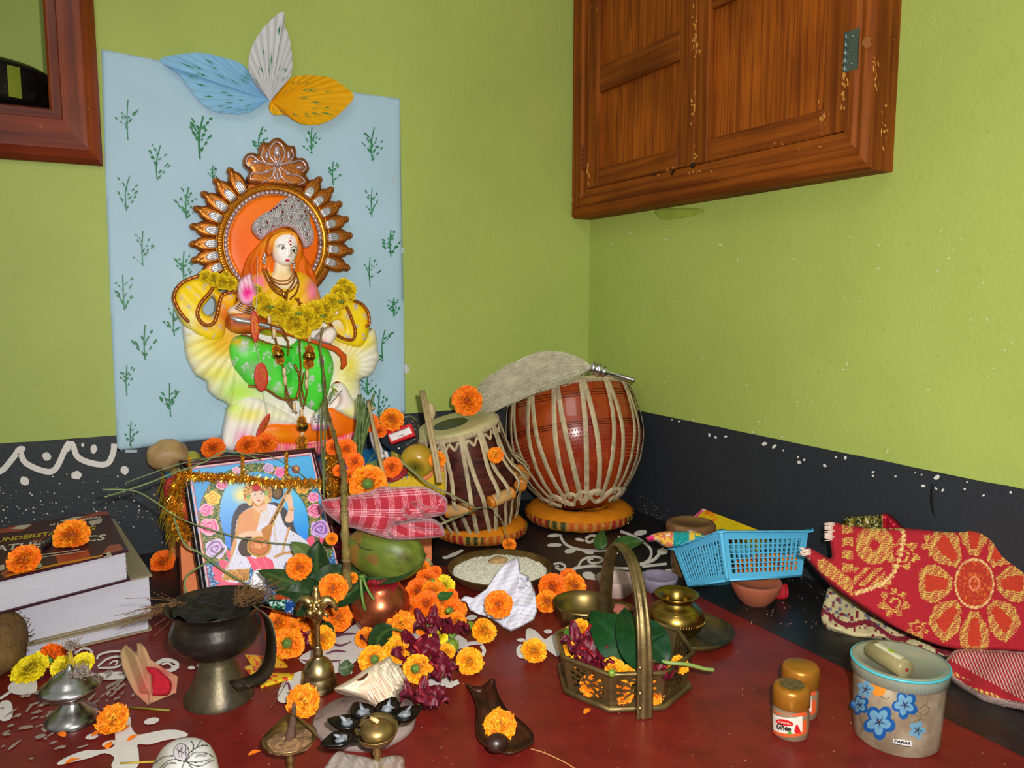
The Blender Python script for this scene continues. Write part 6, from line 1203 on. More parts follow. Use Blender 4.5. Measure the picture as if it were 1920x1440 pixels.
for i, (x, y, a, lab) in enumerate([(1102, 1334, 20, 'loose orange petal on the red floor before the brass basket'), (236, 1366, 40, 'orange petal on the white painted star, upper one'), (205, 1398, 70, 'orange petal on the white painted star, left one'), (136, 1428, 10, 'orange petal near the bottom left of the painted star'), (115, 1378, 120, 'tiny orange petal on the ash smear'), (478, 1413, 0, 'orange crumb of petal left of the lone lamp'), (250, 1384, 30, 'orange petal on the right arm of the painted star'), (184, 1376, 15, 'orange petal on the small white oval')]):
    g = G(); p = fl(x, y, .0015); r_ = radians(a); u = V((cos(r_), sin(r_), 0)); v = V((-sin(r_), cos(r_), 0)); g.surf(lambda a_, b_: p+u*(b_-.5)*.014+v*(a_-.5)*.008*sin(pi*min(.95, b_+.1))+UP*(.002*sin(b_*3)+.001*abs(a_-.5)), 3, 5); tag(base_at(g.build('loose_petal', MPT2), p), lab, 'petal', 'loose orange petals')
# ================================================================ projection onto turned things
def onlathe(px, py, b, prof, eps=.0005):
    d = V(ray(px, py)); o = V(CP); zs = [q[1] for q in prof]; rs_ = [q[0] for q in prof]; t0 = depth(b)-.16; last = None
    for i in range(200):
        t = t0+i*.0012; p = o+d*t; z = p.z-b[2]; R_ = float(np.interp(z, zs, rs_))+eps
        f_ = math.hypot(p.x-b[0], p.y-b[1])-R_
        if last is not None and f_ <= 0 < last: p = o+d*(t-.0012*(-f_)/(last-f_)); return p
        last = f_
    # miss: nearest silhouette point
    return o+d*depth(b)
def decal(g, pts, b, prof, eps=.0005, sub=0):
    P = np.array(pts, float); c = P.mean(0); vs = [onlathe(*q, b, prof, eps) for q in P]; n = len(vs)
    mid = [onlathe(*(c+(q-c)*.5), b, prof, eps) for q in P]; vs += mid+[onlathe(*c, b, prof, eps)]
    g.add(vs, [(i, (i+1) % n, n+(i+1) % n, n+i) for i in range(n)]+[(n+i, n+(i+1) % n, 2*n) for i in range(n)]); return g
def text_px(g, txt, p0, p1, hv, mapf, bold=.0, shear=0):
    vs, fs = text_mesh(txt, 1.0, 0, 'LEFT', shear, bold); w_ = max(v.x for v in vs); hh = max(v.y for v in vs); p0 = np.array(p0, float); p1 = np.array(p1, float); hv = np.array(hv, float)
    g.add([mapf(*(p0+(p1-p0)*(v.x/w_)+hv*(v.y/hh))) for v in vs], fs); return g
def pthing(name, label, cat, bpx, prof, mat, part, n=48, z0=0, group=None, rf=None):
    b, pf = plathe(bpx, prof, z0); pf[0] = (pf[0][0], 0.0) ; t = thing(name, label, cat, tuple(b), group); g = G(); g.lathe(pf, n, b, rf=rf); g.build(part, mat, t); return t, b, pf
g = G(); rv = random.Random(2); vp = [q for q in POTPF[1:12]]; vp = sorted(vp, key=lambda q: q[1])
for k in range(150):
    cx_ = rv.choice([690, 704, 716, 729, 737]); x, y = cx_+rv.gauss(0, 4), rv.uniform(1088, 1098+abs(rv.gauss(0, 11))); a = rv.uniform(.8, 2.6)
    decal(g, [(x+a*cos(j*1.05)*rv.uniform(.6, 1.2), y+1.7*a*sin(j*1.05)*rv.uniform(.6, 1.2)) for j in range(6)], PotB, vp, .0006+k*2e-6)
g.build('vermilion_smear', M('vermilion', (140, 8, 30), .6, var=.3, vs=200), POTO, kind='stuff')
# ================================================================ BOOKS
zb = zat(fl(248, 1190), 1032)
def book(label, quad, zt, th, cover, pages, pin=.006):
    P = [fl(x, y, zt) for x, y in quad]    # far right, near right, near left, far left
    c = sum(P, V((0, 0, 0)))/4; t = thing('book', label, 'book', (c.x, c.y, zt-th), 'books stacked at the left wall')
    g = G(); g.prism([p-UP*.0022 for p in P], (0, 0, .0022)); g.build('front_cover', cover, t)
    g = G(); g.prism([p-UP*th for p in P], (0, 0, .002)); g.build('back_cover', cover, t)
    q = [c+(p-c)*(1-pin/ (p-c).length*1.0) for p in P]; q = [V((a.x, a.y, zt-.0024)) for a in q]; n = 14; g = G(); g.smooth = False; rr = random.Random(int(th*1e4))
    for i in range(n):     # page bundle in slightly uneven layers
        z0 = zt-th+.0021+(th-.0046)*i/n; o = rr.uniform(-.0008, .0008); qq = [V((a.x, a.y, 0))+(V((a.x, a.y, 0))-V((c.x, c.y, 0))).normalized()*o for a in q]; g.prism([V((a.x, a.y, z0)) for a in qq], (0, 0, (th-.0046)/n))
    g.build('page_block', pages, t); return t
PGM = M('page_white', (194, 192, 202), .8, var=.04, vs=60, bump=.3, bs=300, stretch=(1, 1, 30))
CVM = M('maroon_cover', (58, 18, 32), .45, var=.06, vs=20, spec=.25); CVK = M('kraft_cover', (146, 132, 104), .6, var=.08, vs=20); 
t1 = .046; t2 = .062; zt1 = zb; zt2 = zt1-t1-.0006; zt3 = zt2-t2-.0006
bk = book('thick maroon mathematics textbook on top of the stack with two marigolds', [(200, 957), (241, 1032), (-70, 1104), (-90, 1006)], zt1, t1, CVM, PGM)
book('second book of the stack with plain brown paper cover', [(214, 972), (285, 1078), (-60, 1150), (-110, 1020)], zt2, t2, CVK, PGM)
if zt3 > .012: book('lowest thin book of the stack with torn brown edges', [(252, 1090), (284, 1158), (-60, 1236), (-90, 1120)], zt3, zt3-.0008, CVK, PGM)
ob_ = book('textbook lying beneath' , [(0, 0)]*4, .1, .05, CVK, PGM) if 0 else None
bkp = fpl(zt1); g = G(); mp_ = lambda x, y: unproj(np.array([(x, y)], float), bkp, .0004)[0]
text_px(g, 'MATHEMATICS', (-38, 1037), (196, 1012), (4, -11), mp_, .02); text_px(g, 'M L AGGARWAL', (92, 987), (190, 971), (2, -4.5), mp_, .03); 
g.build('white_title', M('cover_white', (206, 196, 180), .4), bk, kind='stuff')
g = G(); text_px(g, 'UNDERSTANDING', (-8, 1017), (178, 993), (3, -7.5), mp_, .03); g.build('yellow_title', M('cover_yellow', (190, 160, 20), .4), bk, kind='stuff')
g = G(); text_px(g, 'ISC', (60, 1020), (86, 1014), (2, -8), mp_, .03)
for q in [[(0, 992), (30, 985), (62, 985), (40, 996), (0, 1000)], [(150, 970), (175, 962), (200, 958), (206, 966), (185, 966), (150, 980)], [(190, 1040), (205, 1022), (225, 1020), (232, 1030), (212, 1036)], [(105, 1042), (165, 1030), (170, 1044), (150, 1054), (110, 1060)], [(0, 1075), (35, 1052), (70, 1052), (45, 1070), (10, 1084)]]: polyf(g, q, bkp, .0003)
g.build('orange_shape', M('cover_orange', (150, 54, 34), .35), bk, kind='stuff')
g = G()
for q in [[(20, 992), (35, 985), (60, 983), (45, 992)], [(112, 977), (140, 969), (158, 968), (130, 980)], [(165, 978), (192, 972), (190, 980), (172, 986)], [(192, 1040), (206, 1034), (210, 1042), (196, 1046)], [(0, 1060), (8, 1058), (9, 1068), (0, 1070)], [(64, 1060), (78, 1056), (80, 1064), (68, 1068)]]: polyf(g, q, bkp, .0006)
stroke(g, [(78, 1040), (110, 1036), (150, 1030)], 1.6, bkp, .0006, 0); stroke(g, [(78, 1045), (110, 1040), (160, 1033)], 1.4, bkp, .0006, 0)
g.build('pale_shape', M('cover_pale', (182, 170, 150), .4), bk, kind='stuff')
g = G(); stroke(g, [(12, 1080), (100, 1060), (200, 1040)], 3.5, bkp, .0006, 0); g.build('yellow_strip', M('cover_gold', (196, 124, 20), .35), bk)
t = thing('ballpoint_pen', 'black ballpoint pen lying slantwise on the maroon book', 'pen', tuple(fl(92, 1010, zt1))); g = G(); a_, b2 = fl(78, 1029, zt1+.005), fl(112, 992, zt1+.005); g.tube([a_, a_+(b2-a_)*.12, a_+(b2-a_)*.15, b2], [.0012, .0036, .0042, .0042], 12); g.build('barrel', M('pen_black', (22, 22, 28), .3), t)
g = G(); g.tube([a_+(b2-a_)*.55+UP*.004, b2+UP*.0045], .0011, 6); g.build('clip', M('pen_black'), t)
# torn paper cover edges behind the books
t = thing('torn_paper', 'torn ragged paper edge sticking out of the lowest book', 'paper', tuple(fl(270, 1170, .01))); g = G(); relief(g, [(262, 1095), (272, 1105), (268, 1112), (276, 1118), (270, 1126), (280, 1132), (274, 1140), (283, 1148), (276, 1154), (268, 1158), (255, 1150), (250, 1130), (255, 1110)], fplane(fl(268, 1168), 25), .0, .002, 4, 2, .002); g.build('sheet', M('grey_paper', (150, 146, 136), .8, var=.1), t)
# coconut husk at the left edge
t = thing('coconut_husk', 'brown fibrous coconut at the left picture edge before the books', 'coconut', tuple(fl(-20, 1262))); g = G(); c_ = fl(-18, 1262, .0)+UP*.042
g.ball(c_, .046, 36, 24, (1, 1, 1.02), None, .12); g.build('shell', M('husk_brown', (128, 100, 52), .85, var=.35, vs=50, bump=1.0, bs=60, c2=(84, 60, 30), s2=26, t2=.52, w2=.08, stretch=(1, 1, .2)), t)
g = G(); rh2 = random.Random(12)
for k in range(140):
    d = V((rh2.gauss(0, 1), rh2.gauss(0, 1), rh2.gauss(0, .8))).normalized(); u = d.cross(V((0, .2, 1))).normalized(); g.tube([c_+d*.045, c_+d*.047+u*.01, c_+d*rh2.uniform(.046, .052)+u*.022+UP*rh2.uniform(-.006, .01)], .00045, 3, cap=False)
g.build('fibre', M('coir', (112, 80, 44), .9), t, kind='stuff')
# ================================================================ INCENSE BURNER (dhunuchi)
MIR = M('blackened_bronze', (46, 40, 35), .36, .6, var=.35, vs=26, c2=(80, 68, 46), s2=9, t2=.6, w2=.12, bump=.3, bs=90)
MIF = M('burner_foot_bronze', (100, 90, 66), .42, .7, var=.35, vs=16, c2=(56, 52, 46), s2=12, t2=.55, w2=.12, bump=.3, bs=70)
b_, pf = plathe((411, 1306), [(63, 1306), (62, 1300), (52, 1286), (44, 1272), (38, 1256), (32, 1240), (28, 1230), (30, 1226)]); pf[0] = (pf[0][0], 0)
BB = V(b_); t = thing('incense_burner', 'black bronze goblet incense burner with strap handle and charred coir inside', 'burner', tuple(b_)); g = G(); g.lathe(pf, 48, b_); ft_ = g.build('foot', MIF, t)
b2_, p2 = plathe((411, 1306), [(10, 1229), (44, 1222), (64, 1210), (78, 1196), (83, 1184), (80, 1172), (74, 1158), (72, 1150), (78, 1140), (86, 1133), (89, 1130), (86, 1131), (74, 1142), (68, 1152)])
g = G(); g.lathe(p2, 56, b_); bw_ = g.build('bowl', MIR, t); zr = p2[8][1]
g = G(); 
def char(u, v): th = 2*pi*u; r_ = p2[8][0]*.96*v; return BB+V((r_*cos(th), r_*sin(th), zr+.003+.010*noise.noise(V((r_*cos(th)*60, r_*sin(th)*60, 2)))))
g.surf(char, 40, 14, True); g.build('charcoal', M('charcoal', (14, 13, 13), .5, var=.5, vs=80, bump=1, bs=120), t)
g = G(); rc = random.Random(3)
def coir(g, p0, dirv, n, L_, spread, th_=.0004):
    for k in range(n):
        d = (V(dirv)+V((rc.gauss(0, spread), rc.gauss(0, spread), rc.gauss(0, spread)))).normalized(); a = V(p0)+V((rc.gauss(0, .004), rc.gauss(0, .004), rc.gauss(0, .002))); w1_ = V((rc.gauss(0, 1), rc.gauss(0, 1), rc.gauss(0, 1)))*.003
        l_ = L_*rc.uniform(.5, 1.1); g.tube(smooth3([a, a+d*l_*.5+w1_, a+d*l_+w1_*.3], 3), th_*rc.uniform(.7, 1.6), 3, cap=False)
topc = BB+UP*(zr+.006)
coir(g, topc+RT*.028, (RT*.4+UP*1.0-FH*.1), 30, .036, .16, .0003); coir(g, topc+RT*.03, (RT*1.0+UP*.45), 16, .05, .16, .0003); coir(g, topc-RT*.05, (-RT*1.0-UP*.25-FH*.1), 22, .07, .12, .0003); coir(g, topc-RT*.04, (-RT*.9-UP*.1), 12, .045, .3, .0003)
coir(g, topc+FH*.02+RT*.02, (RT*1.0+UP*.25+FH*.2), 40, .055, .22, .0003)
g.build('coir_fibre', M('coir'), t, kind='stuff')
g = G(); dB = depth(BB); H_ = [dp(482, 1140, dB-.045), dp(500, 1158, dB-.05), dp(508, 1190, dB-.055), dp(508, 1225, dB-.055), dp(500, 1256, dB-.05), dp(484, 1272, dB-.035), dp(462, 1280, dB-.02), dp(438, 1286, dB-.042)]
HP = smooth3(H_, 5); ns_ = []
for i in range(len(HP)): tt = (HP[min(i+1, len(HP)-1)]-HP[max(i-1, 0)]).normalized(); ns_.append((tt.cross((FH*.85+RT*.5)).normalized()))
vs = []; 
for p, n_ in zip(HP, ns_):
    s = (FH*.7-RT*.6).normalized(); hw = .0125
    vs += [p-s*hw-n_*.0016, p-s*hw+n_*.0016, p+s*hw+n_*.0016, p+s*hw-n_*.0016]
g.add(vs, [(4*i+j, 4*i+(j+1) % 4, 4*i+4+(j+1) % 4, 4*i+4+j) for i in range(len(HP)-1) for j in range(4)]); g.build('strap_handle', MIF, t)
# ================================================================ BELL
t, b_, pf = pthing('hand_bell', 'brass hand bell with winged finial standing beside the conch', 'bell', (598, 1291), [(34, 1291), (36, 1288), (34, 1282), (33, 1279), (33, 1276), (30, 1266), (29, 1263), (29.5, 1261), (28, 1254), (25, 1246), (20, 1239), (13, 1234), (9, 1231), (8.5, 1229), (9.5, 1227), (9, 1222), (7, 1214), (7.5, 1211), (5.5, 1210)], M('bell_brass', (176, 156, 112), .34, 1.0, var=.2, vs=30, c2=(84, 66, 40), s2=14, t2=.6), 'bell_body')
g = G(); z_ = lambda y: zat(b_, y); s_ = .00069
g.lathe([(5*s_, z_(1211)), (5.2*s_, z_(1190)), (5*s_, z_(1172)), (6*s_, z_(1166)), (10*s_, z_(1160)), (15*s_, z_(1152)), (16*s_, z_(1142)), (13*s_, z_(1133)), (9*s_, z_(1128)), (8.5*s_, z_(1122)), (7*s_, z_(1112)), (5.4*s_, z_(1108)), (5.6*s_, z_(1103)), (4*s_, z_(1100)), (0, z_(1099))], 24, (b_.x, b_.y, 0)); hn = g.build('handle', BRASSP, t)
g = G(); c_ = V((b_.x, b_.y, z_(1140)))
for k in (-1, 1):
    g.tube(smooth3([c_+RT*k*.006+UP*.004, c_+RT*k*.014+UP*.011, c_+RT*k*.022+UP*.006, c_+RT*k*.026-UP*.004], 4), [.006, .0068, .0072, .0068, .006, .0054, .005, .0044, .004, .0036, .0032, .0026, .0018], 8)
    g.ball(c_+RT*k*.006-FH*.009-UP*.003, .006, 8, 6); g.ball(c_+RT*k*.005-FH*.009+UP*.007, .0045, 8, 6); g.tube([c_+RT*k*.008-FH*.002-UP*.004, c_+RT*k*.016-FH*.004-UP*.010], .002, 6)
g.ball(c_-FH*.012+UP*.001, .003, 8, 6); g.build('winged_figure', BRASSP, hn, kind='stuff')
# ================================================================ STONE DISC, CONCH
t, SD, pf = pthing('stone_disc', 'flat round greyish stone disc under the conch and lamp cups', 'disc', (687, 1356), [(93, 1356), (95, 1354), (95, 1346), (93, 1343), (0, 1343)], M('grey_pink_stone', (140, 122, 116), .7, var=.18, vs=24, bump=.5, bs=60, c2=(106, 90, 84), s2=30, t2=.6), 'slab', rf=lambda i, th: 1+.02*sin(3*th)+.012*sin(7*th+1))
sdz = pf[-1][1]
t = thing('conch_shell', 'cream white conch shell with rosy lip lying on the stone disc', 'shell', tuple(fl(695, 1305, sdz))); PCc = fplane(fl(700, 1322, sdz)+FH*.018, 48)
co_ = [(627, 1290), (655, 1275), (674, 1262), (692, 1250), (712, 1240), (724, 1233), (732, 1231), (737, 1240), (746, 1246), (753, 1253), (757, 1262), (762, 1268), (758, 1276), (758, 1286), (750, 1293), (744, 1300), (743, 1312), (734, 1315), (722, 1318), (710, 1326), (698, 1321), (690, 1315), (678, 1309), (665, 1305), (645, 1299), (632, 1295)]
def cnc(x, y, d):
    c = airbrush((222, 204, 174), [(735, 1265, 26, 30, (210, 196, 172)), (700, 1292, 20, 16, (232, 184, 156)), (712, 1300, 12, 18, (228, 170, 140)), (655, 1288, 20, 8, (228, 210, 184))])(x, y, d)
    u = (x-672)*.8+(y-1280)*-.55; v = (x-672)*.55+(y-1280)*.8; s = (((u-12)/13)**2+((v+2+.02*(u-12)**2)/3.2)**2 < 1); c[s] = (84, 30, 20)
    r_ = np.hypot(x-752, (y-1262)*1.1); st_ = (np.sin(r_*.75) > .8) & (x > 715); c[st_] = c[st_]*.88; st_ = (np.sin((x*.8-y*.5)*.9) > .6) & (x > 690) & (x < 722) & (y > 1280); c[st_] = (244, 224, 206); return c
def cnh(x, y, d):
    r_ = np.hypot(x-752, (y-1262)*1.1); return .005*np.exp(-((x-728)/16)**2-((y-1262)/22)**2)+.0022*np.sin(r_*.38)*(x > 700)-.004*np.exp(-(((x-680)*.8-(y-1280)*.55)/14)**2-(((x-680)*.55+(y-1280)*.8)/3.4)**2)+.0012*np.sin((x*.8-y*.5)*.9)*(x > 690)+.003*np.maximum(0, np.sin(np.arctan2(y-1270, x-745)*7))*(d < 9)
g = G(); relief(g, co_, PCc, 0, .024, 24, 1.2, .02, col=cnc, hf=cnh, back='mirror', sm=3); g.build('shell_body', M('conch', rough=.4, attr=True, var=.05, vs=60, bump=.2, bs=120), t)
# ================================================================ FIVE-WICK LAMP
fb2 = fl(708, 1452); t = thing('five_wick_lamp', 'brass lamp on a stem with a central bowl and five sooty wick cups', 'lamp', tuple(fb2)); LB = V(fb2); zc_ = zat(LB, 1384)
g = G(); s_ = .00058; g.lathe([(34*s_, 0), (33*s_, .004), (12*s_, .008), (7*s_, .014), (6*s_, zc_*.5), (9*s_, zc_*.6), (7*s_, zc_*.72), (8*s_, zc_*.85), (16*s_, zc_*.93)], 28, LB); g.build('stem', BRASSP, t)
BC = LB+UP*zc_
g = G(); R1 = 40*s_; g.lathe([(0, -R1*.35), (R1*.5, -R1*.30), (R1*.85, -R1*.1), (R1, R1*.25), (R1*.97, R1*.28), (R1*.8, -.0), (R1*.4, -R1*.15), (0, -R1*.2)], 36, BC+UP*.006, axisM((UP-FH*.22).normalized())); g.build('central_bowl', BRASS, t)
g = G(); g.ball(BC+UP*.008+RT*.0, R1*.78, 24, 14, (1, 1, .62)); g.build('oil_dome', BRASS, t)
MSO = M('soot', (20, 18, 16), .3, .5, var=.4, vs=80); MWK = M('burnt_wick', (116, 120, 126), .5, var=.5, vs=200)
for i, (x, y, az_) in enumerate([(681, 1338, 115), (727, 1331, 75), (760, 1342, 30), (650, 1358, 160), (640, 1388, 200)]):
    c_ = onp(x, y, BC+UP*.012, (0, 0, 1)); d = (V((c_.x, c_.y, 0))-V((BC.x, BC.y, 0))).normalized(); sd = V((-d.y, d.x, 0)); R2 = 23*s_
    def cup(u, v, c_=c_, d=d, sd=sd, R2=R2):
        th = 2*pi*u; k = v if v < .6 else 1-(v-.6)*1.1; zz = -.009*(1-min(1, v/.6)**2) if v < .6 else -.0005-.007*(1-(1-(v-.6)/.4)**2); pt_ = 1+.45*max(0, cos(th))**6
        return c_+d*R2*cos(th)*k/.6*.62*pt_*1.1+sd*R2*sin(th)*k/.6*.62+UP*(zz+.004)
    g = G(); g.surf(cup, 26, 10, True); cpn = g.build('wick_cup', MSO, t)
    g = G(); g.ball(c_+UP*.002, .0062, 10, 7, (1.1, 1, .5), None, .5); g.tube([c_+UP*.002, c_+d*.004+UP*.006, c_+d*.008+UP*.009], [.003, .002, .0006], 6); g.build('wick', MWK, cpn)
    g = G(); g.tube([BC+UP*.004+d*.012, c_-d*.006-UP*.002], .0036, 6); g.build('cup_arm', MSO, cpn)
g = G(); g.tube([BC+UP*.0225-RT*.006, BC+UP*.0215+RT*.003-FH*.006], .0022, 6); g.build('match_stub', M('match_stub', (226, 190, 130), .6), t)
# plastic sheet crumpled in front
t = thing('plastic_pouch', 'crumpled clear plastic pouch at the lower edge before the lamp', 'pouch', tuple(fl(690, 1452)))
g = G(); relief(g, [(606, 1460), (614, 1432), (622, 1418), (636, 1408), (650, 1412), (668, 1416), (690, 1420), (704, 1424), (722, 1418), (742, 1416), (757, 1420), (758, 1436), (752, 1462)], fplane(fl(690, 1466)+UP*.0, 50), .002, .010, 16, 2.6, .002, sm=3, hf=lambda x, y, d: .003*np.sin(x*.23+y*.1)+.002*np.sin(x*.5-y*.4)); g.build('film', M('clear_film', (226, 218, 208), .12, trans=.75, var=.2, vs=60, ior=1.15, c2=(170, 110, 50), s2=30, t2=.62, w2=.1), t)
# lone lamp at the front
fb3 = fl(546, 1462); t = thing('oil_lamp', 'small brass lamp bowl with a hooded back and ash, alone at the front', 'lamp', tuple(fb3)); z3 = zat(fb3, 1385); LB3 = V(fb3)
g = G(); s_ = .00057; g.lathe([(26*s_, 0), (24*s_, .004), (7*s_, .008), (6*s_, .02), (8*s_, .022), (6*s_, .024), (6.5*s_, z3-.012), (9*s_, z3-.010)], 24, LB3); g.build('stem', BRASS, t)
R3 = 51*s_; C3 = LB3+UP*(z3-.004)
def bow(u, v):
    th = 2*pi*u; dirv = RT*cos(th)-FH*sin(th); pt_ = 1+.12*max(0, -sin(th))**4
    r_ = R3*(v/.5 if v < .5 else (1-(v-.5)/.5)*.96)*pt_; hh = -.014*(1-(min(v, .5)/.5)**2) if v < .5 else -.0005-.010*(1-((1-v)/.5)**2)
    return C3+dirv*r_+UP*(hh+.006)
g = G(); g.surf(bow, 40, 16, True); g.build('bowl', BRASS, t)
def hood(u, v): th = pi*u; dirv = RT*cos(th)+FH*sin(th)*.9; k = (1-v); return C3+dirv*R3*(.98*k**.75)+UP*(.005+.024*v)+FH*R3*.12*v
g = G(); g.surf(hood, 22, 10); g.build('hood', BRASS, t)
g = G(); 
def ashf(u, v): th = 2*pi*u; r_ = R3*.84*v; p = C3+V((r_*cos(th), r_*sin(th), 0)); return p+UP*(.001+.003*noise.noise(p*180)+.004*(1-v))
g.surf(ashf, 30, 10, True); g.build('ash', M('brown_ash', (124, 92, 60), .9, var=.5, vs=250, bump=.8, bs=300), t)
g = G(); g.tube([C3-FH*.002, C3+FH*.012+UP*.014, C3+FH*.018+UP*.026, C3+FH*.018+UP*.033], [.0065, .0042, .0026, .0016], 8); g.build('wick', M('wick_brown', (80, 54, 38), .8, var=.4, vs=90), t)
# ================================================================ WHITE STONE WITH DRAWING
pw = Paint(airbrush((214, 212, 208), [(300, 1430, 16, 30, (176, 168, 148)), (400, 1420, 10, 30, (190, 184, 170))])); K = (58, 56, 62)
pw.ell(340, 1411, 15.5, 17.5, (70, 62, 62), -8).ell(340, 1411, 14, 16, (206, 196, 200), -8)
for q in [[(333, 1402), (336, 1420)], [(340, 1400), (341, 1421)], [(348, 1399), (349, 1420)], [(330, 1405), (340, 1410), (350, 1412)], [(334, 1412), (342, 1402)], [(341, 1414), (351, 1405)]]: pw.line(q, 1.3, K)
for q in [[(347, 1428), (352, 1415), (362, 1406), (378, 1398), (390, 1398)], [(348, 1429), (360, 1414), (376, 1410), (392, 1414), (399, 1420)], [(350, 1428), (370, 1429), (388, 1426), (394, 1424)], [(352, 1430), (372, 1437), (390, 1430), (400, 1425)], [(358, 1389), (363, 1398), (360, 1410)], [(377, 1388), (370, 1400)], [(350, 1428), (362, 1442), (372, 1450)], [(345, 1428), (330, 1424), (315, 1427), (300, 1440)], [(330, 1431), (315, 1432), (300, 1446)], [(325, 1417), (305, 1420), (290, 1432)], [(345, 1430), (340, 1444), (335, 1456)]]: pw.line(q, 2.0, K, 4)
for k in range(6): pw.line([(366+k*3.6, 1420-k*.5), (372+k*3.4, 1413)], 1.1, K)
t = thing('painted_stone', 'rounded white stone with a black line flower drawing at the bottom edge', 'stone', tuple(fl(348, 1452)))
g = G(); relief(g, [(283, 1446), (290, 1428), (302, 1406), (318, 1392), (335, 1385), (355, 1382), (375, 1385), (392, 1395), (403, 1412), (409, 1432), (410, 1455), (404, 1485), (380, 1505), (340, 1508), (300, 1495), (284, 1470)], slope(fl(348, 1450, .012), UP-FH*.35), .0, .020, 46, 1.5, .012, col=pw, sm=3); g.build('stone_body', M('white_stone', rough=.5, attr=True, var=.04, vs=60), t)
# ================================================================ SILVER INCENSE HOLDER
MSL = M('worn_silver', (196, 198, 196), .26, 1.0, var=.3, vs=30, c2=(96, 92, 84), s2=16, t2=.56, w2=.12)
t, b_, pf = pthing('incense_holder', 'silver metal incense holder with domed cap among ash at the left', 'incense holder', (137, 1350), [(47, 1350), (48, 1346), (44, 1340), (38, 1334), (28, 1328), (18, 1318), (15, 1311), (17, 1307), (30, 1302), (48, 1294), (53, 1288), (51, 1284), (44, 1279), (40, 1276), (36, 1270), (24, 1262), (10, 1256), (5, 1251), (4, 1247), (0, 1246)], MSL, 'stand')
g = G()
for a, b2 in [((133, 1252), (129, 1214)), ((139, 1252), (133, 1218)), ((143, 1270), (139, 1240))]: p = dp(*a, depth(b_)-.002); q = dp(*b2, depth(b_)+.004); g.tube([p, q], .0011, 6)
g.build('incense_stub', M('incense_yellow', (186, 156, 40), .6), t, kind='stuff')
g = G(); coir(g, V(dp(134, 1215, depth(b_)+.004)), (0, 0, 1), 40, .009, .5, .0006); coir(g, V(dp(150, 1265, depth(b_)-.01)), (0, 0, 1), 90, .010, .9, .0007); g.build('ash_curl', M('ash'), t, kind='stuff')
t = thing('incense_stick', 'thin yellow and green incense stick lying on the floor left of the burner', 'incense stick', tuple(fl(280, 1330))); g = G(); g.tube([fl(243, 1326, .001), fl(318, 1332, .001)], .0011, 6); g.build('stick', M('incense_green', (120, 122, 30), .6, var=.4, vs=30), t)
t = thing('spent_stick', 'thin yellow stick on the painted star beside the white stone', 'incense stick', tuple(fl(255, 1430))); g = G(); g.tube([fl(225, 1431, .0025), fl(290, 1428, .003)], .001, 6); g.build('stick', M('incense_yellow'), t)
t = thing('twig', 'thin dry twig lying beside the yellow packets', 'twig', tuple(fl(530, 1300))); g = G(); g.tube(smooth3([fl(540, 1262, .002), fl(536, 1282, .001), fl(520, 1308, .001), fl(508, 1326, .001)], 4), .0007, 5); g.tube(smooth3([fl(538, 1262, .002), fl(530, 1285, .001), fl(513, 1300, .001)], 4), .0006, 5); g.build('twig', M('coir'), t)
t = thing('straw', 'thin straw lying on the floor at the right of the boat spoon', 'straw', tuple(fl(1040, 1418))); g = G(); g.tube(smooth3([fl(995, 1404, .001), fl(1022, 1412, .001), fl(1060, 1430, .001), fl(1085, 1446, .001)], 4), .0008, 5); g.build('straw', M('straw_tan', (176, 120, 70), .7), t)
# ================================================================ PAPER OF VERMILION
t = thing('vermilion_paper', 'folded brown paper holding bright red vermilion powder left of the burner', 'packet', tuple(fl(285, 1322))); PP = slope(fl(285, 1324), UP*.75-FH*.9)
MBP = M('brown_paper', rough=.75, attr=True, var=.08, vs=50)
g = G(); relief(g, [(225, 1226), (230, 1214), (236, 1208), (246, 1216), (257, 1226), (256, 1205), (264, 1206), (272, 1214), (278, 1226), (282, 1236), (292, 1243), (312, 1256), (333, 1268), (332, 1284), (330, 1299), (303, 1310), (277, 1322), (264, 1310), (252, 1299), (240, 1276), (229, 1250)], PP, .002, .001, 3, 2., .0015, col=airbrush((168, 128, 92), [(240, 1225, 12, 20, (156, 128, 86)), (270, 1290, 14, 22, (196, 96, 84)), (300, 1262, 20, 12, (160, 60, 56)), (325, 1285, 8, 14, (176, 96, 80))]), hf=lambda x, y, d: .012*np.clip(1-np.abs((x-262)-(y-1250)*.35)/18, 0, 1)*(y < 1300)+.004*np.clip(1-np.abs(x-282-(y-1300)*.02)/5, 0, 1)*(y > 1262)); g.build('paper', MBP, t)
g = G(); relief(g, [(268, 1252), (282, 1250), (296, 1254), (304, 1262), (318, 1274), (320, 1290), (314, 1302), (296, 1304), (284, 1302), (283, 1285), (285, 1268), (276, 1258)], PP, .006, .004, 8, 1.8, .004, sm=3, hf=lambda x, y, d: .0012*np.sin(x*1.1)*np.sin(y*1.3)); g.build('red_powder', M('vermilion_powder', (168, 6, 34), .85, var=.2, vs=300, bump=.6, bs=500), t)
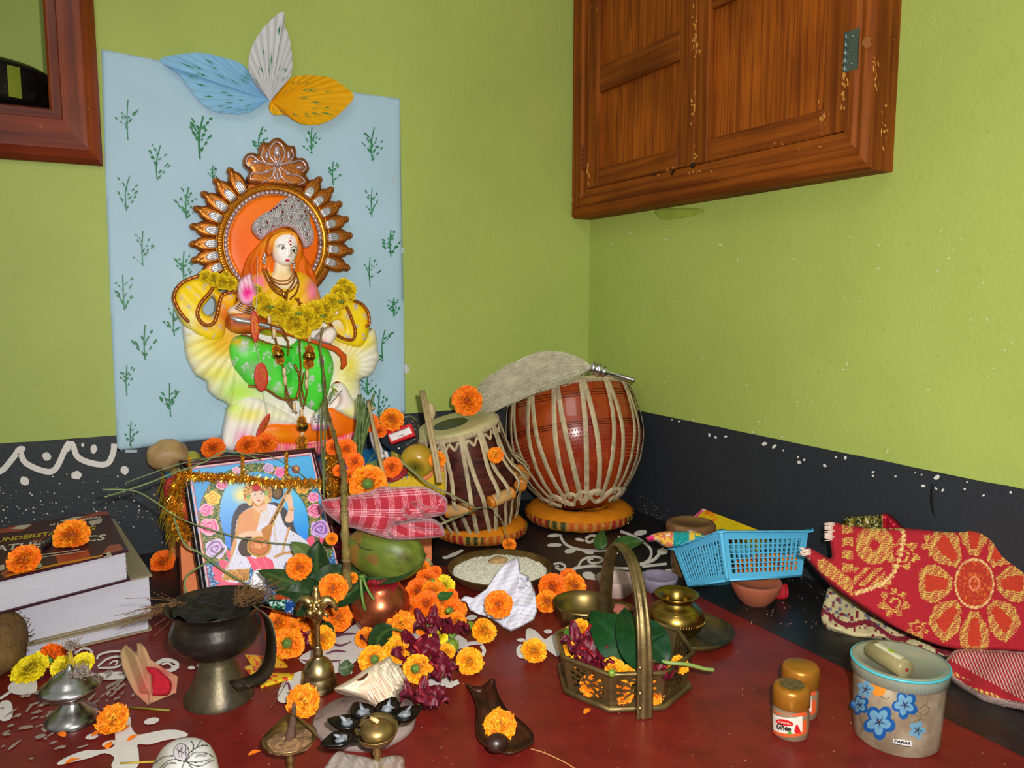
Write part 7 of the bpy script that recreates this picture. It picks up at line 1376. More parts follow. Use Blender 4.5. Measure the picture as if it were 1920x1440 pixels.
# yellow packets
for lab, q, n_, c1 in [('flat yellow printed packet under the burner handle', [(489, 1290), (472, 1270), (455, 1250), (470, 1246), (500, 1262), (552, 1262), (548, 1272), (520, 1280)], UP-FH*.1, (214, 176, 20)), ('yellow packet with red print lying between burner and bell', [(458, 1226), (484, 1228), (520, 1230), (540, 1248), (550, 1262), (515, 1268), (480, 1262), (468, 1242)], UP-FH*.3, (206, 150, 24))]:
    zz = .001 if c1[1] > 160 else .006
    t = thing('paper_packet', lab, 'packet', tuple(fl(*q[0], zz)), 'yellow packets'); g = G()
    relief(g, q, slope(fl(*q[0], zz), n_), .0, .0025, 6, 2, .002, col=(lambda x, y, d, c1=c1: np.where((hsh(x, y, 5, 2) > .72)[:, None], np.array([196., 60, 24]), np.array(c1, float)))); g.build('wrapper', M('packet_print', rough=.3, attr=True, var=.06, coat=.4), t)
t = thing('foil_wrapper', 'crumpled green and blue foil wrapper behind the bell', 'wrapper', tuple(dp(525, 1150, 1.05))); g = G()
def fcol(x, y, d): h1 = hsh(x+y*.4, y, 3.2, 7); c = np.tile(np.array([20., 60, 44]), (len(x), 1)); c[h1 > .62] = (70, 150, 110); c[h1 > .8] = (200, 224, 220); c[(x > 535)] = (40, 80, 150); c[(x > 515) & (y < 1124)] = (200, 80, 40); c[(h1 > .86) & (x > 535)] = (180, 200, 230); return c
relief(g, [(504, 1116), (520, 1114), (540, 1120), (556, 1132), (553, 1146), (545, 1152), (525, 1146), (508, 1142), (500, 1130)], fplane(dp(525, 1150, 1.05), 40), 0, .008, 8, 1.8, .004, col=fcol, hf=lambda x, y, d: .003*np.sin(x*.7-y*.5), sm=3); g.build('foil', M('shiny_foil', rough=.15, attr=True, metal=.4, var=0), t)
# ================================================================ BRASS PLATE OF RICE, PAPER CONE
t, PB_, pf = pthing('rice_plate', 'wide brass dish heaped with white rice before the small drum', 'dish', (937, 1086), [(70, 1086), (80, 1082), (90, 1074), (96, 1064), (98, 1061), (96, 1061), (88, 1070), (78, 1077), (20, 1078), (0, 1078)], BRASS, 'dish_body', 64)
zr_ = pf[6][1]; g = G()
def rice(u, v): th = 2*pi*u; r_ = pf[6][0]*1.02*v; x = r_*cos(th); y = r_*sin(th); return V(PB_)+V((x, y, zr_-.001+.007*(1-v*v)+.0018*noise.noise(V((x*50, y*50, 1)))))
g.surf(rice, 60, 20, True); MRC = M('rice_white', (238, 234, 216), .7, var=.12, vs=400, bump=.8, bs=500); rb = g.build('rice_bed', MRC, t)
g = G(); rr = random.Random(9)
for k in range(2600): a = rr.random(); v = sqrt(rr.random())*.98; p = rice(a, v)+UP*.0006; th = rr.uniform(0, pi); u = V((cos(th), sin(th), rr.uniform(-.4, .4)))*.0028; s_ = V((-sin(th), cos(th), 0))*.0008; g.add([p-u, p+s_, p+u, p-s_, p+UP*.0009], [(0, 1, 4), (1, 2, 4), (2, 3, 4), (3, 0, 4)])
g.build('rice_grain', MRC, t, kind='stuff')
p = dp(934, 1052, depth(PB_)+.03); t = thing('sugar_drop', 'tan lumpy sweet lying on the rice', 'sweet', tuple(p)); g = G(); g.ball(p, .017, 20, 12, (1.15, .9, .5), None, .2); g.build('lump', M('tan_sweet', (176, 140, 92), .8, var=.15, vs=80, bump=.5, bs=150), t)
t = thing('paper_cone', 'crumpled white ruled paper with a marigold on it, before the rice dish', 'paper', tuple(fl(945, 1182))); PQ = fplane(fl(945, 1186), 35)
def qc(x, y, d):
    c = np.tile(np.array([206., 204, 214]), (len(x), 1)); l_ = np.abs(np.mod(y+x*.35, 8.5)-4.2) < .5; c[l_ & (x < 973)] = (166, 168, 186); l_ = np.abs(np.mod(y-x*.2, 8)-4) < .5; c[l_ & (x > 975) & (y > 1100)] = (160, 160, 178)
    s = (hsh(x, y, 2, 3) > .8) & (x > 970) & (y > 1078) & (y < 1104); c[s] = (130, 120, 160); return c
def qh(x, y, d): a = (x-972)-(y-1045)*.02; return .014*np.clip(1-np.abs(a)/30, 0, 1)*(y < 1135)-.010*np.exp(-((x-935)/26)**2-((y-1135)/20)**2)+.006*np.clip((y-1150)/16, 0, 1)+.0025*np.sin(x*.21+y*.13)+.004*np.clip(1-np.abs((x-990)+(y-1110)*.9)/10, 0, 1)
g = G(); relief(g, [(971, 1042), (974, 1055), (976, 1073), (991, 1080), (994, 1088), (1003, 1110), (1007, 1146), (1001, 1162), (975, 1176), (958, 1184), (944, 1177), (920, 1159), (896, 1151), (881, 1144), (875, 1129), (862, 1126), (871, 1117), (888, 1121), (912, 1104), (933, 1072), (946, 1057)], PQ, .012, .003, 4, 1.4, .0015, col=qc, hf=qh); g.build('sheet', M('ruled_paper', rough=.7, attr=True, var=.04, vs=40), t)
# ================================================================ BOWLS, LOTA, BASKET
pthing('clay_bowl', 'small whitish pink clay bowl behind the brass basket handle', 'bowl', (1155, 1112), [(27, 1112), (32, 1104), (36, 1092), (38, 1082), (37, 1081), (33, 1084), (28, 1094), (0, 1096)], M('pinkish_clay', (176, 152, 142), .8, var=.1, vs=30, bump=.2, bs=120), 'bowl_body', group=None)
pthing('stone_bowl', 'small purple-grey bowl between the clay bowl and blue basket', 'bowl', (1235, 1106), [(24, 1106), (30, 1096), (34, 1086), (35, 1080), (33, 1079), (29, 1082), (24, 1087), (0, 1088)], M('mauve_grey_stone', (124, 114, 130), .75, var=.2, vs=60, bump=.5, bs=90), 'bowl_body')
MBB = M('brushed_brass', (140, 118, 72), .36, 1.0, var=.18, vs=16, c2=(84, 62, 34), s2=10, t2=.6)
pthing('brass_bowl', 'plain round brass bowl left of the basket handle', 'bowl', (1094, 1172), [(38, 1172), (44, 1168), (52, 1150), (57, 1134), (58, 1128), (56.5, 1128), (50, 1140), (42, 1158), (20, 1164), (0, 1164)], MBB, 'bowl_body', 56)
pthing('powder_cup', 'small brass cup of pink powder behind the basket leaves', 'cup', (1160, 1160), [(15, 1160), (22, 1154), (27, 1146), (29, 1138), (28, 1137), (25, 1140), (14, 1143), (0, 1143)], MBB, 'cup_body')
t_ = bpy.data.objects['powder_cup']; g = G(); p = V(t_.location); zc2 = zat(p, 1141); g.surf(lambda u, v: p+V((.0165*v*cos(2*pi*u), .0165*v*sin(2*pi*u), zc2+.0015*(1-v)))+UP*.0006, 24, 5, True); g.build('pink_powder', M('pink_powder', (196, 110, 96), .9, var=.2, vs=200), t_)
BPt, bp0, pf0 = pthing('brass_tray', 'round dark brass saucer under the brass water pot', 'tray', (1292, 1192), [(60, 1192), (72, 1190), (80, 1184), (83, 1178), (82, 1177), (77, 1182), (66, 1187), (48, 1188), (46, 1187), (0, 1187)], M('dark_brass', (104, 86, 46), .5, .7, var=.25, vs=20, c2=(60, 50, 30), s2=12, t2=.55), 'tray_body', 56)
MLO = M('lota_brass', (160, 132, 62), .3, 1.0, var=.22, vs=26, c2=(92, 66, 26), s2=12, t2=.58, w2=.12)
t, b_, pf = pthing('brass_water_pot', 'small bulbous brass water pot with flared rim on the saucer', 'pot', (1267, 1186), [(28, 1186), (36, 1184), (46, 1174), (52, 1163), (53, 1156), (50, 1146), (44, 1139), (34, 1133), (28, 1128), (27, 1124), (30, 1120), (40, 1115), (42, 1113), (41, 1112), (30, 1116), (24, 1122), (22, 1134)], MLO, 'vessel', 56, z0=.004)
g = G()
for y_, r_ in [(1142, 47), (1139, 45)]: g.tube([V(b_)+V((float(np.interp(zat(b_, y_)-.004, [q[1] for q in pf[:9]], [q[0] for q in pf[:9]]))*cos(a), float(np.interp(zat(b_, y_)-.004, [q[1] for q in pf[:9]], [q[0] for q in pf[:9]]))*sin(a), zat(b_, y_)-.004)) for a in [2*pi*i/48 for i in range(49)]], .0006, 5)
for k in range(64):
    a = 2*pi*k/64; zz = [zat(b_, y_)-.004 for y_ in (1166, 1160, 1154)]; rr_ = [float(np.interp(z, [q[1] for q in pf[:9]], [q[0] for q in pf[:9]]))+.0002 for z in zz]; g.tube([V(b_)+V((r_*cos(a+.03*j), r_*sin(a+.03*j), z)) for j, (r_, z) in enumerate(zip(rr_, zz))], .0006, 4)
g.build('chased_band', MLO, t, kind='stuff')
# octagonal pierced basket
bk_c = fl(1167, 1274); t = thing('brass_basket', 'octagonal pierced brass flower basket with arched handle full of blossoms and leaves', 'basket', tuple(bk_c)); BK = V(bk_c); MBK = M('basket_brass', (136, 116, 74), .42, .8, var=.3, vs=22, c2=(70, 56, 34), s2=14, t2=.55, w2=.12, bump=.2, bs=120)
RB, RT_, HB = .083, .090, .050; rot0 = YAW*-1+radians(22.5+4)
def oc(k, r_, z): a = rot0+k*pi/4; return BK+V((cos(a)*r_, sin(a)*r_, z))
def hole(u, v):    # pattern of piercings on one side, u,v in 0..1
    if not (.14 < u < .86 and .16 < v < .86): return False
    a = (u-.5)/.36; b = (v-.5)/.36; R_ = math.hypot(a, b); A = atan2(b, a)
    if R_ < .16: return True
    if .3 < R_ < .78: return abs(((A*4/pi) % 1)-.5) < .33
    if .82 < R_ < 1.25: return abs(((A*6/pi+.25) % 1)-.5) < .25
    return False
for k in range(8):
    a0, a1, b0, b1 = oc(k, RB, .004), oc(k+1, RB, .004), oc(k, RT_, HB), oc(k+1, RT_, HB); nrm = ((a1-a0).cross(b0-a0)).normalized(); NU, NV = 46, 34; g = G(); g.smooth = False; vs = []
    for j in range(NV+1):
        for i in range(NU+1): u, v = i/NU, j/NV; vs.append((a0*(1-u)+a1*u)*(1-v)+(b0*(1-u)+b1*u)*v)
    fs = [(j*(NU+1)+i, j*(NU+1)+i+1, (j+1)*(NU+1)+i+1, (j+1)*(NU+1)+i) for j in range(NV) for i in range(NU) if not hole((i+.5)/NU, (j+.5)/NV)]
    n_ = len(vs); vs2 = [p-nrm*.0012 for p in vs]; ec = {}
    for f in fs:
        for q in range(4): ec[(f[q], f[(q+1) % 4])] = 1
    side = [(b, a, a+n_, b+n_) for (a, b) in ec if (b, a) not in ec]
    g.add(vs+vs2, fs+[tuple(i+n_ for i in f[::-1]) for f in fs]+side); g.build('pierced_side', MBK, t)
g = G(); g.prism([oc(k, RB, 0) for k in range(8)], (0, 0, .003)); g.build('base_plate', MBK, t)
g = G(); 
for z, r_, w_ in [(HB, RT_, .0032), (.004, RB+.003, .0042)]:
    pts = [oc(k*.25, r_/cos(((k*.25) % 1-.5)*pi/4)*cos(pi/8), z) for k in range(33)]; g.tube(pts, w_, 8, cap=False)
g.build('rolled_rim', MBK, t)
hdir = (FH*1.0-RT*.13).normalized(); apex = zat(BK, 1030)
HPt = []
for i in range(41):
    s = i/40; a = pi*s; yy = -cos(a); zz = apex*(max(0, sin(a))**.62); rr_ = (RT_+.006)*(abs(yy)**.9 if 1 else 1)*(1 if yy > 0 else -1)
    HPt.append(BK+hdir*rr_+UP*max(zz, .0015))
g = G(); vs = []; wv = (RT+hdir*.13).normalized()
for i, p in enumerate(HPt):
    tt = (HPt[min(i+1, 40)]-HPt[max(i-1, 0)]).normalized(); nn = wv.cross(tt).normalized()
    if nn.dot(p-BK-UP*.05) < 0: nn = -nn
    hw = .0088*(1.15-.35*sin(pi*i/40))
    prof = [(-hw, 0), (-hw, .0026), (-hw*.7, .0034), (-hw*.5, .0018), (-hw*.25, .0034), (0, .0038), (hw*.25, .0034), (hw*.5, .0018), (hw*.7, .0034), (hw, .0026), (hw, 0)]
    vs += [p+wv*a+nn*b for a, b in prof]
m_ = 11; g.add(vs, [(m_*i+j, m_*i+(j+1) % m_, m_*(i+1)+(j+1) % m_, m_*(i+1)+j) for i in range(40) for j in range(m_)]); g.build('arched_handle', MBK, t)
g = G()
for y_ in (1252, 1300, 1328): 
    p = onp(1200, y_, HPt[2]-hdir*.004, hdir); g.ball(p, .0026, 8, 5)
g.build('rivet', BRASSP, t, kind='stuff')
# things in the basket
g0 = fl(1222, 1262, .035); t = thing('copper_cup', 'little copper cup resting among the blossoms in the brass basket', 'cup', tuple(g0)); s_ = .00064
g = G(); g.lathe([(14*s_, 0), (22*s_, .004), (29*s_, .012), (32*s_, .021), (31*s_, .022), (27*s_, .014), (16*s_, .007), (0, .006)], 32, fl(1219, 1250, .034), axisM((UP-FH*.15).normalized())); g.build('cup_body', M('dull_copper', (130, 90, 62), .35, .9, var=.2, vs=30, c2=(90, 60, 44), s2=14, t2=.55), t)
bd_ = lambda x, y, z: fl(x, y, z)
leafthing('big dark betel leaf leaning left inside the brass basket', [bd_(1202, 1236, .045), bd_(1150, 1190, .08), bd_(1108, 1148, .075)], .032, -FH+UP*.8-RT*.2, (14, 58, 22), (40, 84, 40), fold=.08, name='betel_leaf', group='betel leaves in the brass basket')
leafthing('big dark betel leaf standing upright behind the basket handle', [bd_(1222, 1236, .05), bd_(1205, 1200, .095), bd_(1168, 1142, .085)], .036, -FH+UP*.6+RT*.3, (12, 52, 22), (40, 84, 40), fold=.06, name='betel_leaf', group='betel leaves in the brass basket')
leafthing('dark betel leaf dropping right inside the brass basket', [bd_(1186, 1170, .085), bd_(1230, 1200, .08), bd_(1252, 1250, .052)], .026, -FH+UP*.9+RT*.2, (10, 46, 20), (36, 76, 36), fold=.08, name='betel_leaf', group='betel leaves in the brass basket')
t = thing('green_stalk', 'pale green leaf stalk sticking out over the right rim of the basket', 'stalk', tuple(fl(1300, 1252, .05))); g = G(); g.tube(smooth3([fl(1222, 1235, .056), fl(1250, 1242, .057), fl(1290, 1246, .055), fl(1320, 1254, .048), fl(1338, 1256, .045)], 5), .0024, 8); g.build('stalk', M('pale_green_stem', (120, 140, 70), .5, var=.1), t)
leafthing('small round green leaf on the tip of the stem on the black floor', [fl(1128, 1030, .004), fl(1122, 1016, .02), fl(1132, 994, .026)], .015, -FH+UP, (52, 84, 34), (80, 110, 50), name='green_leaf', group='green leaves on the black floor')
leafthing('longer green leaf lying right of the round leaf on the black floor', [fl(1148, 1030, .006), fl(1178, 1012, .018), fl(1208, 1018, .012)], .017, -FH+UP, (44, 76, 30), (76, 104, 50), name='green_leaf', group='green leaves on the black floor')
t = thing('leafy_stem', 'thin stem joining the two green leaves on the black floor', 'stem', tuple(fl(1110, 1030))); g = G(); g.tube(smooth3([fl(1095, 1028, .002), fl(1130, 1030, .006), fl(1165, 1029, .004)], 4), .001, 5); g.build('stem', M('dark_stem'), t)
# ================================================================ RIGHT GROUP
MJL = M('brown_jar_lid', (112, 76, 48), .35, var=.2, vs=30, coat=.2, c2=(140, 106, 70), s2=14, t2=.58, w2=.1)
b_, pf = plathe((1293, 1074), [(32, 1074), (34, 1071), (36, 1050), (36, 1015), (35, 1004)]); pf[0] = (pf[0][0], 0)
t = thing('storage_jar', 'squat brown plastic jar with ribbed lid behind the blue basket', 'jar', tuple(b_)); g = G(); g.lathe(pf, 44, b_); g.build('jar_body', M('brown_jar', (106, 78, 50), .3, var=.25, vs=20, c2=(130, 100, 66), s2=9, t2=.55), t)
b2_, p2 = plathe((1293, 1074), [(38, 1006), (45, 1004), (45.5, 984), (43, 979), (36, 977), (34, 979), (0, 979)]); g = G(); g.lathe(p2, 90, b_, rf=lambda i, th: 1+(.014*cos(45*th) if i in (1, 2) else 0)); g.build('ribbed_lid', MJL, t)
def pbox(name, label, cat, c, dims, ex, ey, mat, part, group=None):
    ex = V(ex).normalized(); ez = V(ex).cross(V(ey)).normalized(); ey2 = ez.cross(ex); R_ = Matrix((ex, ey2, ez)).transposed(); t = thing(name, label, cat, tuple(V(c)-UP*dims[2]/2), group); g = G(); g.box(c, dims, R_); g.build(part, mat, t); return t, R_
a_, b2 = rw(1322, 966, .05), rw(1408, 1000, .05); cb = (a_+b2)/2-UP*.012+RT*.004; t, R_ = pbox('incense_box', 'long yellow printed carton lying behind the brown jar', 'box', cb, ((b2-a_).length*1.35, .034, .022), (b2-a_)-UP*.0, FH+UP*.3, M('yellow_carton', (206, 176, 14), .35, var=.1, vs=30, c2=(214, 110, 20), s2=22, t2=.6, w2=.03), 'carton')
g = G(); g.box(V(cb)-R_@V(((b2-a_).length*.66, 0, 0)), (.008, .0346, .0226), R_); g.build('pink_end', M('pink_print', (206, 60, 110), .4, c2=(230, 210, 200), s2=40, t2=.55, var=0), t)
t = thing('candy_packet', 'teal and yellow wrapper with a twisted pink end beside the jar', 'wrapper', tuple(dp(1265, 1020, 1.30))); g = G()
def ccol_(x, y, d): c = np.tile(np.array([20., 140, 140]), (len(x), 1)); c[x < 1262] = (206, 110, 80); c[(x < 1262) & (hsh(x, y, 4, 1) > .5)] = (222, 176, 60); c[x < 1226] = (220, 40, 110); c[x > 1292] = (222, 186, 60); c[(x > 1302) & (hsh(x, y, 5, 1) > .5)] = (20, 140, 140); c[(hsh(x, y, 4, 4) > .86) & (x < 1262)] = (230, 200, 190); return c
relief(g, [(1212, 1007), (1228, 1000), (1250, 996), (1300, 997), (1322, 1004), (1318, 1016), (1290, 1022), (1262, 1026), (1246, 1024), (1232, 1014), (1216, 1014)], fplane(dp(1265, 1020, 1.32), 30), 0, .010, 9, 2, .006, col=ccol_, sm=3, hf=lambda x, y, d: .002*np.sin(x*.5+y*.4)); g.build('wrapper', M('wrapper_print', rough=.3, attr=True, var=.04, coat=.3), t)
# blue basket on a clay pot
t, cp_, pf = pthing('clay_pot', 'terracotta bowl beneath the blue plastic basket', 'pot', (1416, 1130), [(23, 1130), (26, 1128), (36, 1116), (44, 1102), (47, 1090), (46, 1088), (42, 1096), (0, 1100)], M('terracotta', (158, 84, 56), .75, var=.14, vs=20, bump=.2, bs=90), 'bowl_body', 48)
t = thing('red_scrap', 'crumpled red cloth scrap on the black floor right of the clay bowl', 'cloth', tuple(fl(1468, 1122))); g = G(); relief(g, [(1460, 1100), (1476, 1095), (1478, 1120), (1462, 1124), (1452, 1118)], fplane(fl(1468, 1124), 20), .004, .006, 7, 1.8, .006, sm=3, hf=lambda x, y, d: .002*np.sin(x*.8)); g.build('fold', M('red_cloth2', (166, 16, 30), .6, var=.2), t)
A_t, B_t, C_t = dp(1262, 1028, 1.35), dp(1352, 997, 1.225), dp(1516, 996, 1.31); a_b, b_b, c_b = dp(1290, 1101, 1.325), dp(1364, 1088, 1.232), dp(1503, 1080, 1.295); D_t = A_t+(C_t-B_t)*1.0; d_b = a_b+(c_b-b_b)
t = thing('plastic_basket', 'light blue rectangular mesh plastic basket tilted on the terracotta bowl', 'basket', tuple(b_b)); MBLU = M('blue_plastic', (92, 184, 224), .32, var=.04, vs=20)
def bside(p00, p10, p01, p11, nu, nv, mu=(.07, .07), mv=(.14, .16), inn=V((0, 0, 0))):
    g = G(); g.smooth = False
    def Pq(u, v): return (p00*(1-u)+p10*u)*(1-v)+(p01*(1-u)+p11*u)*v
    nrm = (p10-p00).cross(p01-p00).normalized(); 
    if nrm.dot(inn-(p00+p11)/2) > 0: nrm = -nrm
    th = nrm*-.002
    def strip(u0, u1, v0, v1): q = [Pq(u0, v0), Pq(u1, v0), Pq(u1, v1), Pq(u0, v1)]; g.add(q+[x+th for x in q], [(0, 1, 2, 3), (7, 6, 5, 4), (0, 4, 5, 1), (1, 5, 6, 2), (2, 6, 7, 3), (3, 7, 4, 0)])
    strip(0, mu[0], 0, 1); strip(1-mu[1], 1, 0, 1); strip(mu[0], 1-mu[1], 0, mv[0]); strip(mu[0], 1-mu[1], 1-mv[1], 1)
    W = 1-mu[0]-mu[1]; Hh = 1-mv[0]-mv[1]
    for i in range(1, nu): u = mu[0]+W*i/nu; strip(u-W/nu*.13, u+W/nu*.13, mv[0], 1-mv[1])
    for j in range(1, nv): v = mv[0]+Hh*j/nv; strip(mu[0], 1-mu[1], v-Hh/nv*.11, v+Hh/nv*.11)
    return g
ctr = (A_t+B_t+C_t+D_t+a_b+b_b+c_b+d_b)/8
bside(b_b, c_b, B_t, C_t, 15, 7, inn=ctr).build('mesh_side', MBLU, t); bside(a_b, b_b, A_t, B_t, 15, 9, inn=ctr).build('mesh_side', MBLU, t); bside(d_b, c_b, D_t, C_t, 15, 9, inn=ctr).build('mesh_side', MBLU, t); bside(a_b, d_b, A_t, D_t, 15, 7, inn=ctr).build('mesh_side', MBLU, t)
bside(a_b, b_b, d_b, c_b, 12, 12, (.06, .06), (.06, .06), inn=ctr).build('mesh_floor', MBLU, t)
g = G(); un = (B_t-b_b).normalized()
for p, q in [(B_t, C_t), (A_t, B_t), (D_t, C_t), (A_t, D_t)]:
    o_ = ((p+q)/2-ctr); o_ = (o_-un*o_.dot(un)).normalized(); n_ = 28; vs = []
    for i in range(n_+1):
        s = i/n_; e = p+(q-p)*s; w_ = .007+.0025*abs(sin(s*pi*6)); k = ((p-q).normalized()*(-.5 if i == n_ else .5 if i == 0 else 0))*.01
        vs += [e+k*0-un*.001, e+o_*w_+k-un*.0, e+o_*w_+k+un*.0022, e+un*.002]
    g.add(vs, [(4*i+j, 4*i+(j+1) % 4, 4*i+4+(j+1) % 4, 4*i+4+j) for i in range(n_) for j in range(4)])
g.tube([A_t, B_t], .002, 6); g.tube([B_t, C_t], .002, 6); g.tube([a_b, b_b, c_b], .002, 6)
for p in (A_t, B_t, C_t, D_t): g.lathe([(0, .0), (.0085, .0), (.0085, .002), (0, .002)], 16, p, axisM(un))
g.build('scalloped_rim', MBLU, t)
g = G(); g.tube(smooth3([b_b+(B_t-b_b)*.0, b_b+(B_t-b_b)*.5-RT*.001-FH*.002, B_t], 4), .0035, 8); g.build('corner_post', MBLU, t)
# woven mats
p0 = fl(1660, 1176, .035); p1 = rw(1740, 994, .03); p2 = fl(1905, 1225, .03); nM = (p1-p0).cross(p2-p0).normalized(); nM = -nM if nM.z < 0 else nM; PMt = slope(p0, nM)
RED, YEL = np.array([168., 20, 36]), np.array([206., 172, 80])
def matcol(x, y, d):
    c = np.tile(RED, (len(x), 1)); wv = (np.mod(y-.15*x, 4.2) < 2.6) & (np.mod(x+np.floor((y-.15*x)/4.2)*4, 9.5) < 7.6)
    pat = np.zeros(len(x), bool); cut = np.zeros(len(x), bool)
    # medallion
    X, Y = (x-1827)/36., (y-1094)/46.; R_ = np.hypot(X, Y); A = np.arctan2(Y, X); ring = (R_ > .93) & (R_ < 1.03); pat |= (R_ > .2) & (R_ < .3)
    pet = (R_ > 1.15) & (R_ < 2.9); k = np.abs(np.mod(A*8/(2*pi), 1)-.5)*2; edge_ = .42+.52*np.sin(np.clip((R_-1.1)/1.85, 0, 1)*pi); pat |= pet & (k > 1-edge_) ; cut |= pet & (k > 1-edge_*.42) & (R_ > 1.4) & (R_ < 2.55)
    for cx, cy, rr in [(1690, 1040, 30), (1676, 1130, 26), (1755, 1020, 24), (1720, 1180, 18), (1655, 1090, 14)]:
        r2 = np.hypot(x-cx, (y-cy)*1.1); a2 = np.arctan2(y-cy, x-cx); pat |= (r2 < rr*(1+.22*np.sin(a2*7))) & (r2 > rr*.68); pat |= (np.abs(r2-rr*.42-a2*1.6) < 2.6)
    for q, w_ in [([(1636, 990), (1690, 992), (1690, 1030), (1672, 1080), (1640, 1100), (1606, 1112)], 5)]:
        P = np.stack([x, y], 1); qs = smooth(q, 5, False); dd = np.min(np.stack([np.hypot(*(P-a_).T) for a_ in qs]), 0); ring |= np.abs(dd-2) < 2.4
    blk = (x < 1676) & (x > 1580); r3 = np.hypot((x-1640), (y-1022)); pat |= blk & (y < 1078) & ((np.abs(x-1640)+np.abs(y-1022)*1.1 > 13) & (r3 < 36)) | ((x > 1578) & (x < 1600) & (y < 1080) & (np.mod(y, 24) < 16))
    pat |= (x < 1600) & (y > 1048) & (np.abs((y-1062)-(x-1545)*.75) < 15) & (x > 1532); pat |= (x > 1600) & (x < 1660) & (y > 1064) & (y < 1098) & (np.mod(x+y, 22) < 14)
    c[pat & wv & ~cut] = YEL; c[cut] = (186, 50, 24); c[R_ < .93] = (176, 46, 26); c[(R_ < .9) & (hsh(x, y, 2.6, 2) > .8)] = (206, 100, 30); c[ring & (np.mod(x+y, 5) < 4)] = (224, 190, 120); c[(R_ > .22) & (R_ < .3)] = (226, 130, 90)
    c[(x < 1566) & (y < 1012) & (hsh(x*.3, y, 2.4, 4) > .55)] = (226, 200, 180); c[(x < 1520) & (hsh(x, y*.4, 2, 4) > .5)] = (230, 206, 190); return c*(.9+.14*hsh(x, y, 1.5, 6)[:, None])
t = thing('woven_mat', 'folded red and yellow woven cotton mat with a big sunflower medallion by the wall', 'mat', tuple(fl(1700, 1200)))
MWV = M('woven_cotton', rough=.9, attr=True, var=.06, vs=400, bump=.6, bs=700)
g = G(); relief(g, [(1556, 980), (1590, 985), (1640, 990), (1708, 991), (1758, 996), (1800, 998), (1830, 993), (1852, 992), (1881, 1004), (1905, 1032), (1925, 1058), (1990, 1130), (2040, 1240), (1960, 1236), (1920, 1223), (1866, 1219), (1790, 1216), (1740, 1202), (1681, 1176), (1640, 1152), (1604, 1129), (1565, 1101), (1540, 1078), (1522, 1056), (1504, 1032), (1516, 1027), (1535, 1036), (1559, 1047), (1556, 1012)], PMt, .006, .010, 10, 2.0, .012, col=matcol, hf=lambda x, y, d: .006*np.sin((x-1560)/60.+(y-1000)/90.)+.008*np.exp(-((x-1850)/26)**2-((y-1020)/30)**2), sm=3); g.build('top_fold', MWV, t)
CR2, MRN = np.array([206., 190, 142]), np.array([126., 20, 40])
def crcol(x, y, d): k = np.sin((x-1560)/15.)*8; c = np.tile(CR2, (len(x), 1)); c[(np.abs((y-1150-(x-1560)*.28)-k-6) < 5)] = MRN; c[(hsh(x, y, 6, 4) > .8) & (y < 1150+(x-1560)*.28)] = (110, 106, 126); c[hsh(x, y, 5, 9) > .88] = MRN; return c*(.88+.16*hsh(x, y, 1.6, 6)[:, None])
PM2 = slope(fl(1640, 1186, .004), (nM+UP*1.2).normalized())
g = G(); relief(g, [(1558, 1100), (1600, 1128), (1650, 1158), (1700, 1182), (1760, 1206), (1790, 1218), (1780, 1232), (1740, 1224), (1690, 1206), (1650, 1196), (1604, 1194), (1570, 1184), (1548, 1174), (1539, 1152), (1546, 1124)], PM2, .003, .010, 9, 2.0, .006, col=crcol, hf=lambda x, y, d: .003*np.sin((x+y)/14.), sm=3); g.build('cream_underside', MWV, t)
def rdcol(x, y, d): c = np.tile(RED, (len(x), 1)); e = (y-1240-(x-1775)*.55); c[(np.mod(x-y*.4, 6) < 2) & (e < -6)] = (222, 196, 184); c[(np.mod(x-y*.3, 9) < 5) & (np.mod(y-(x-1775)*.3, 26) < 15) & (e > 12)] = YEL; c[d < 3] = (226, 190, 180); return c*(.9+.14*hsh(x, y, 1.5, 6)[:, None])
g = G(); relief(g, [(1770, 1246), (1782, 1226), (1800, 1216), (1860, 1218), (1920, 1222), (2000, 1232), (2040, 1300), (2000, 1350), (1930, 1324), (1880, 1314), (1843, 1305), (1820, 1292), (1797, 1278), (1778, 1262)], slope(fl(1850, 1300, .006), UP+V((-.25, 0, 0))), .004, .012, 12, 2.0, .008, col=rdcol, hf=lambda x, y, d: .003*np.sin((x+y)/17.), sm=3); g.build('lower_fold', MWV, t)
g = G(); rf_ = random.Random(4)
for k in range(34):
    if k < 20: a_ = onp(1557, 980+k*1.7, PMt[0], PMt[1], .016); d = (-RT*.9+UP*rf_.uniform(-.3, .3)); 
    else: a_ = onp(1506+rf_.uniform(0, 8), 1030+(k-20)*.8, PMt[0], PMt[1], .016); d = (-RT*.8+UP*rf_.uniform(-.2, .5))
    g.tube([a_+RT*.006, a_, a_+d*.010], .0007, 4)
g.build('tassel', M('tassel_thread', (226, 200, 184), .8), t, kind='stuff')
t = thing('sequin_cloth', 'scrap of green and gold sequinned cloth tucked behind the woven mat', 'cloth', tuple(rw(1620, 990, .03))); g = G()
def sqc(x, y, d): h1 = hsh(x, y, 2.2, 3); c = np.tile(np.array([40., 50, 24]), (len(x), 1)); c[h1 > .45] = (150, 130, 40); c[h1 > .85] = (230, 220, 160); c[x > 1655] = (176, 24, 44); return c
relief(g, [(1578, 982), (1588, 970), (1610, 968), (1640, 966), (1658, 963), (1672, 972), (1684, 985), (1690, 996), (1600, 996)], (np.array([-.02, 0, 0]), np.array([-1., 0, 0])), .0, .008, 7, 2, .006, col=sqc, sm=3, hf=lambda x, y, d: .002*np.sin(x*.4)); g.build('scrap', M('sequins', rough=.25, attr=True, metal=.4, var=.2, vs=500), t)
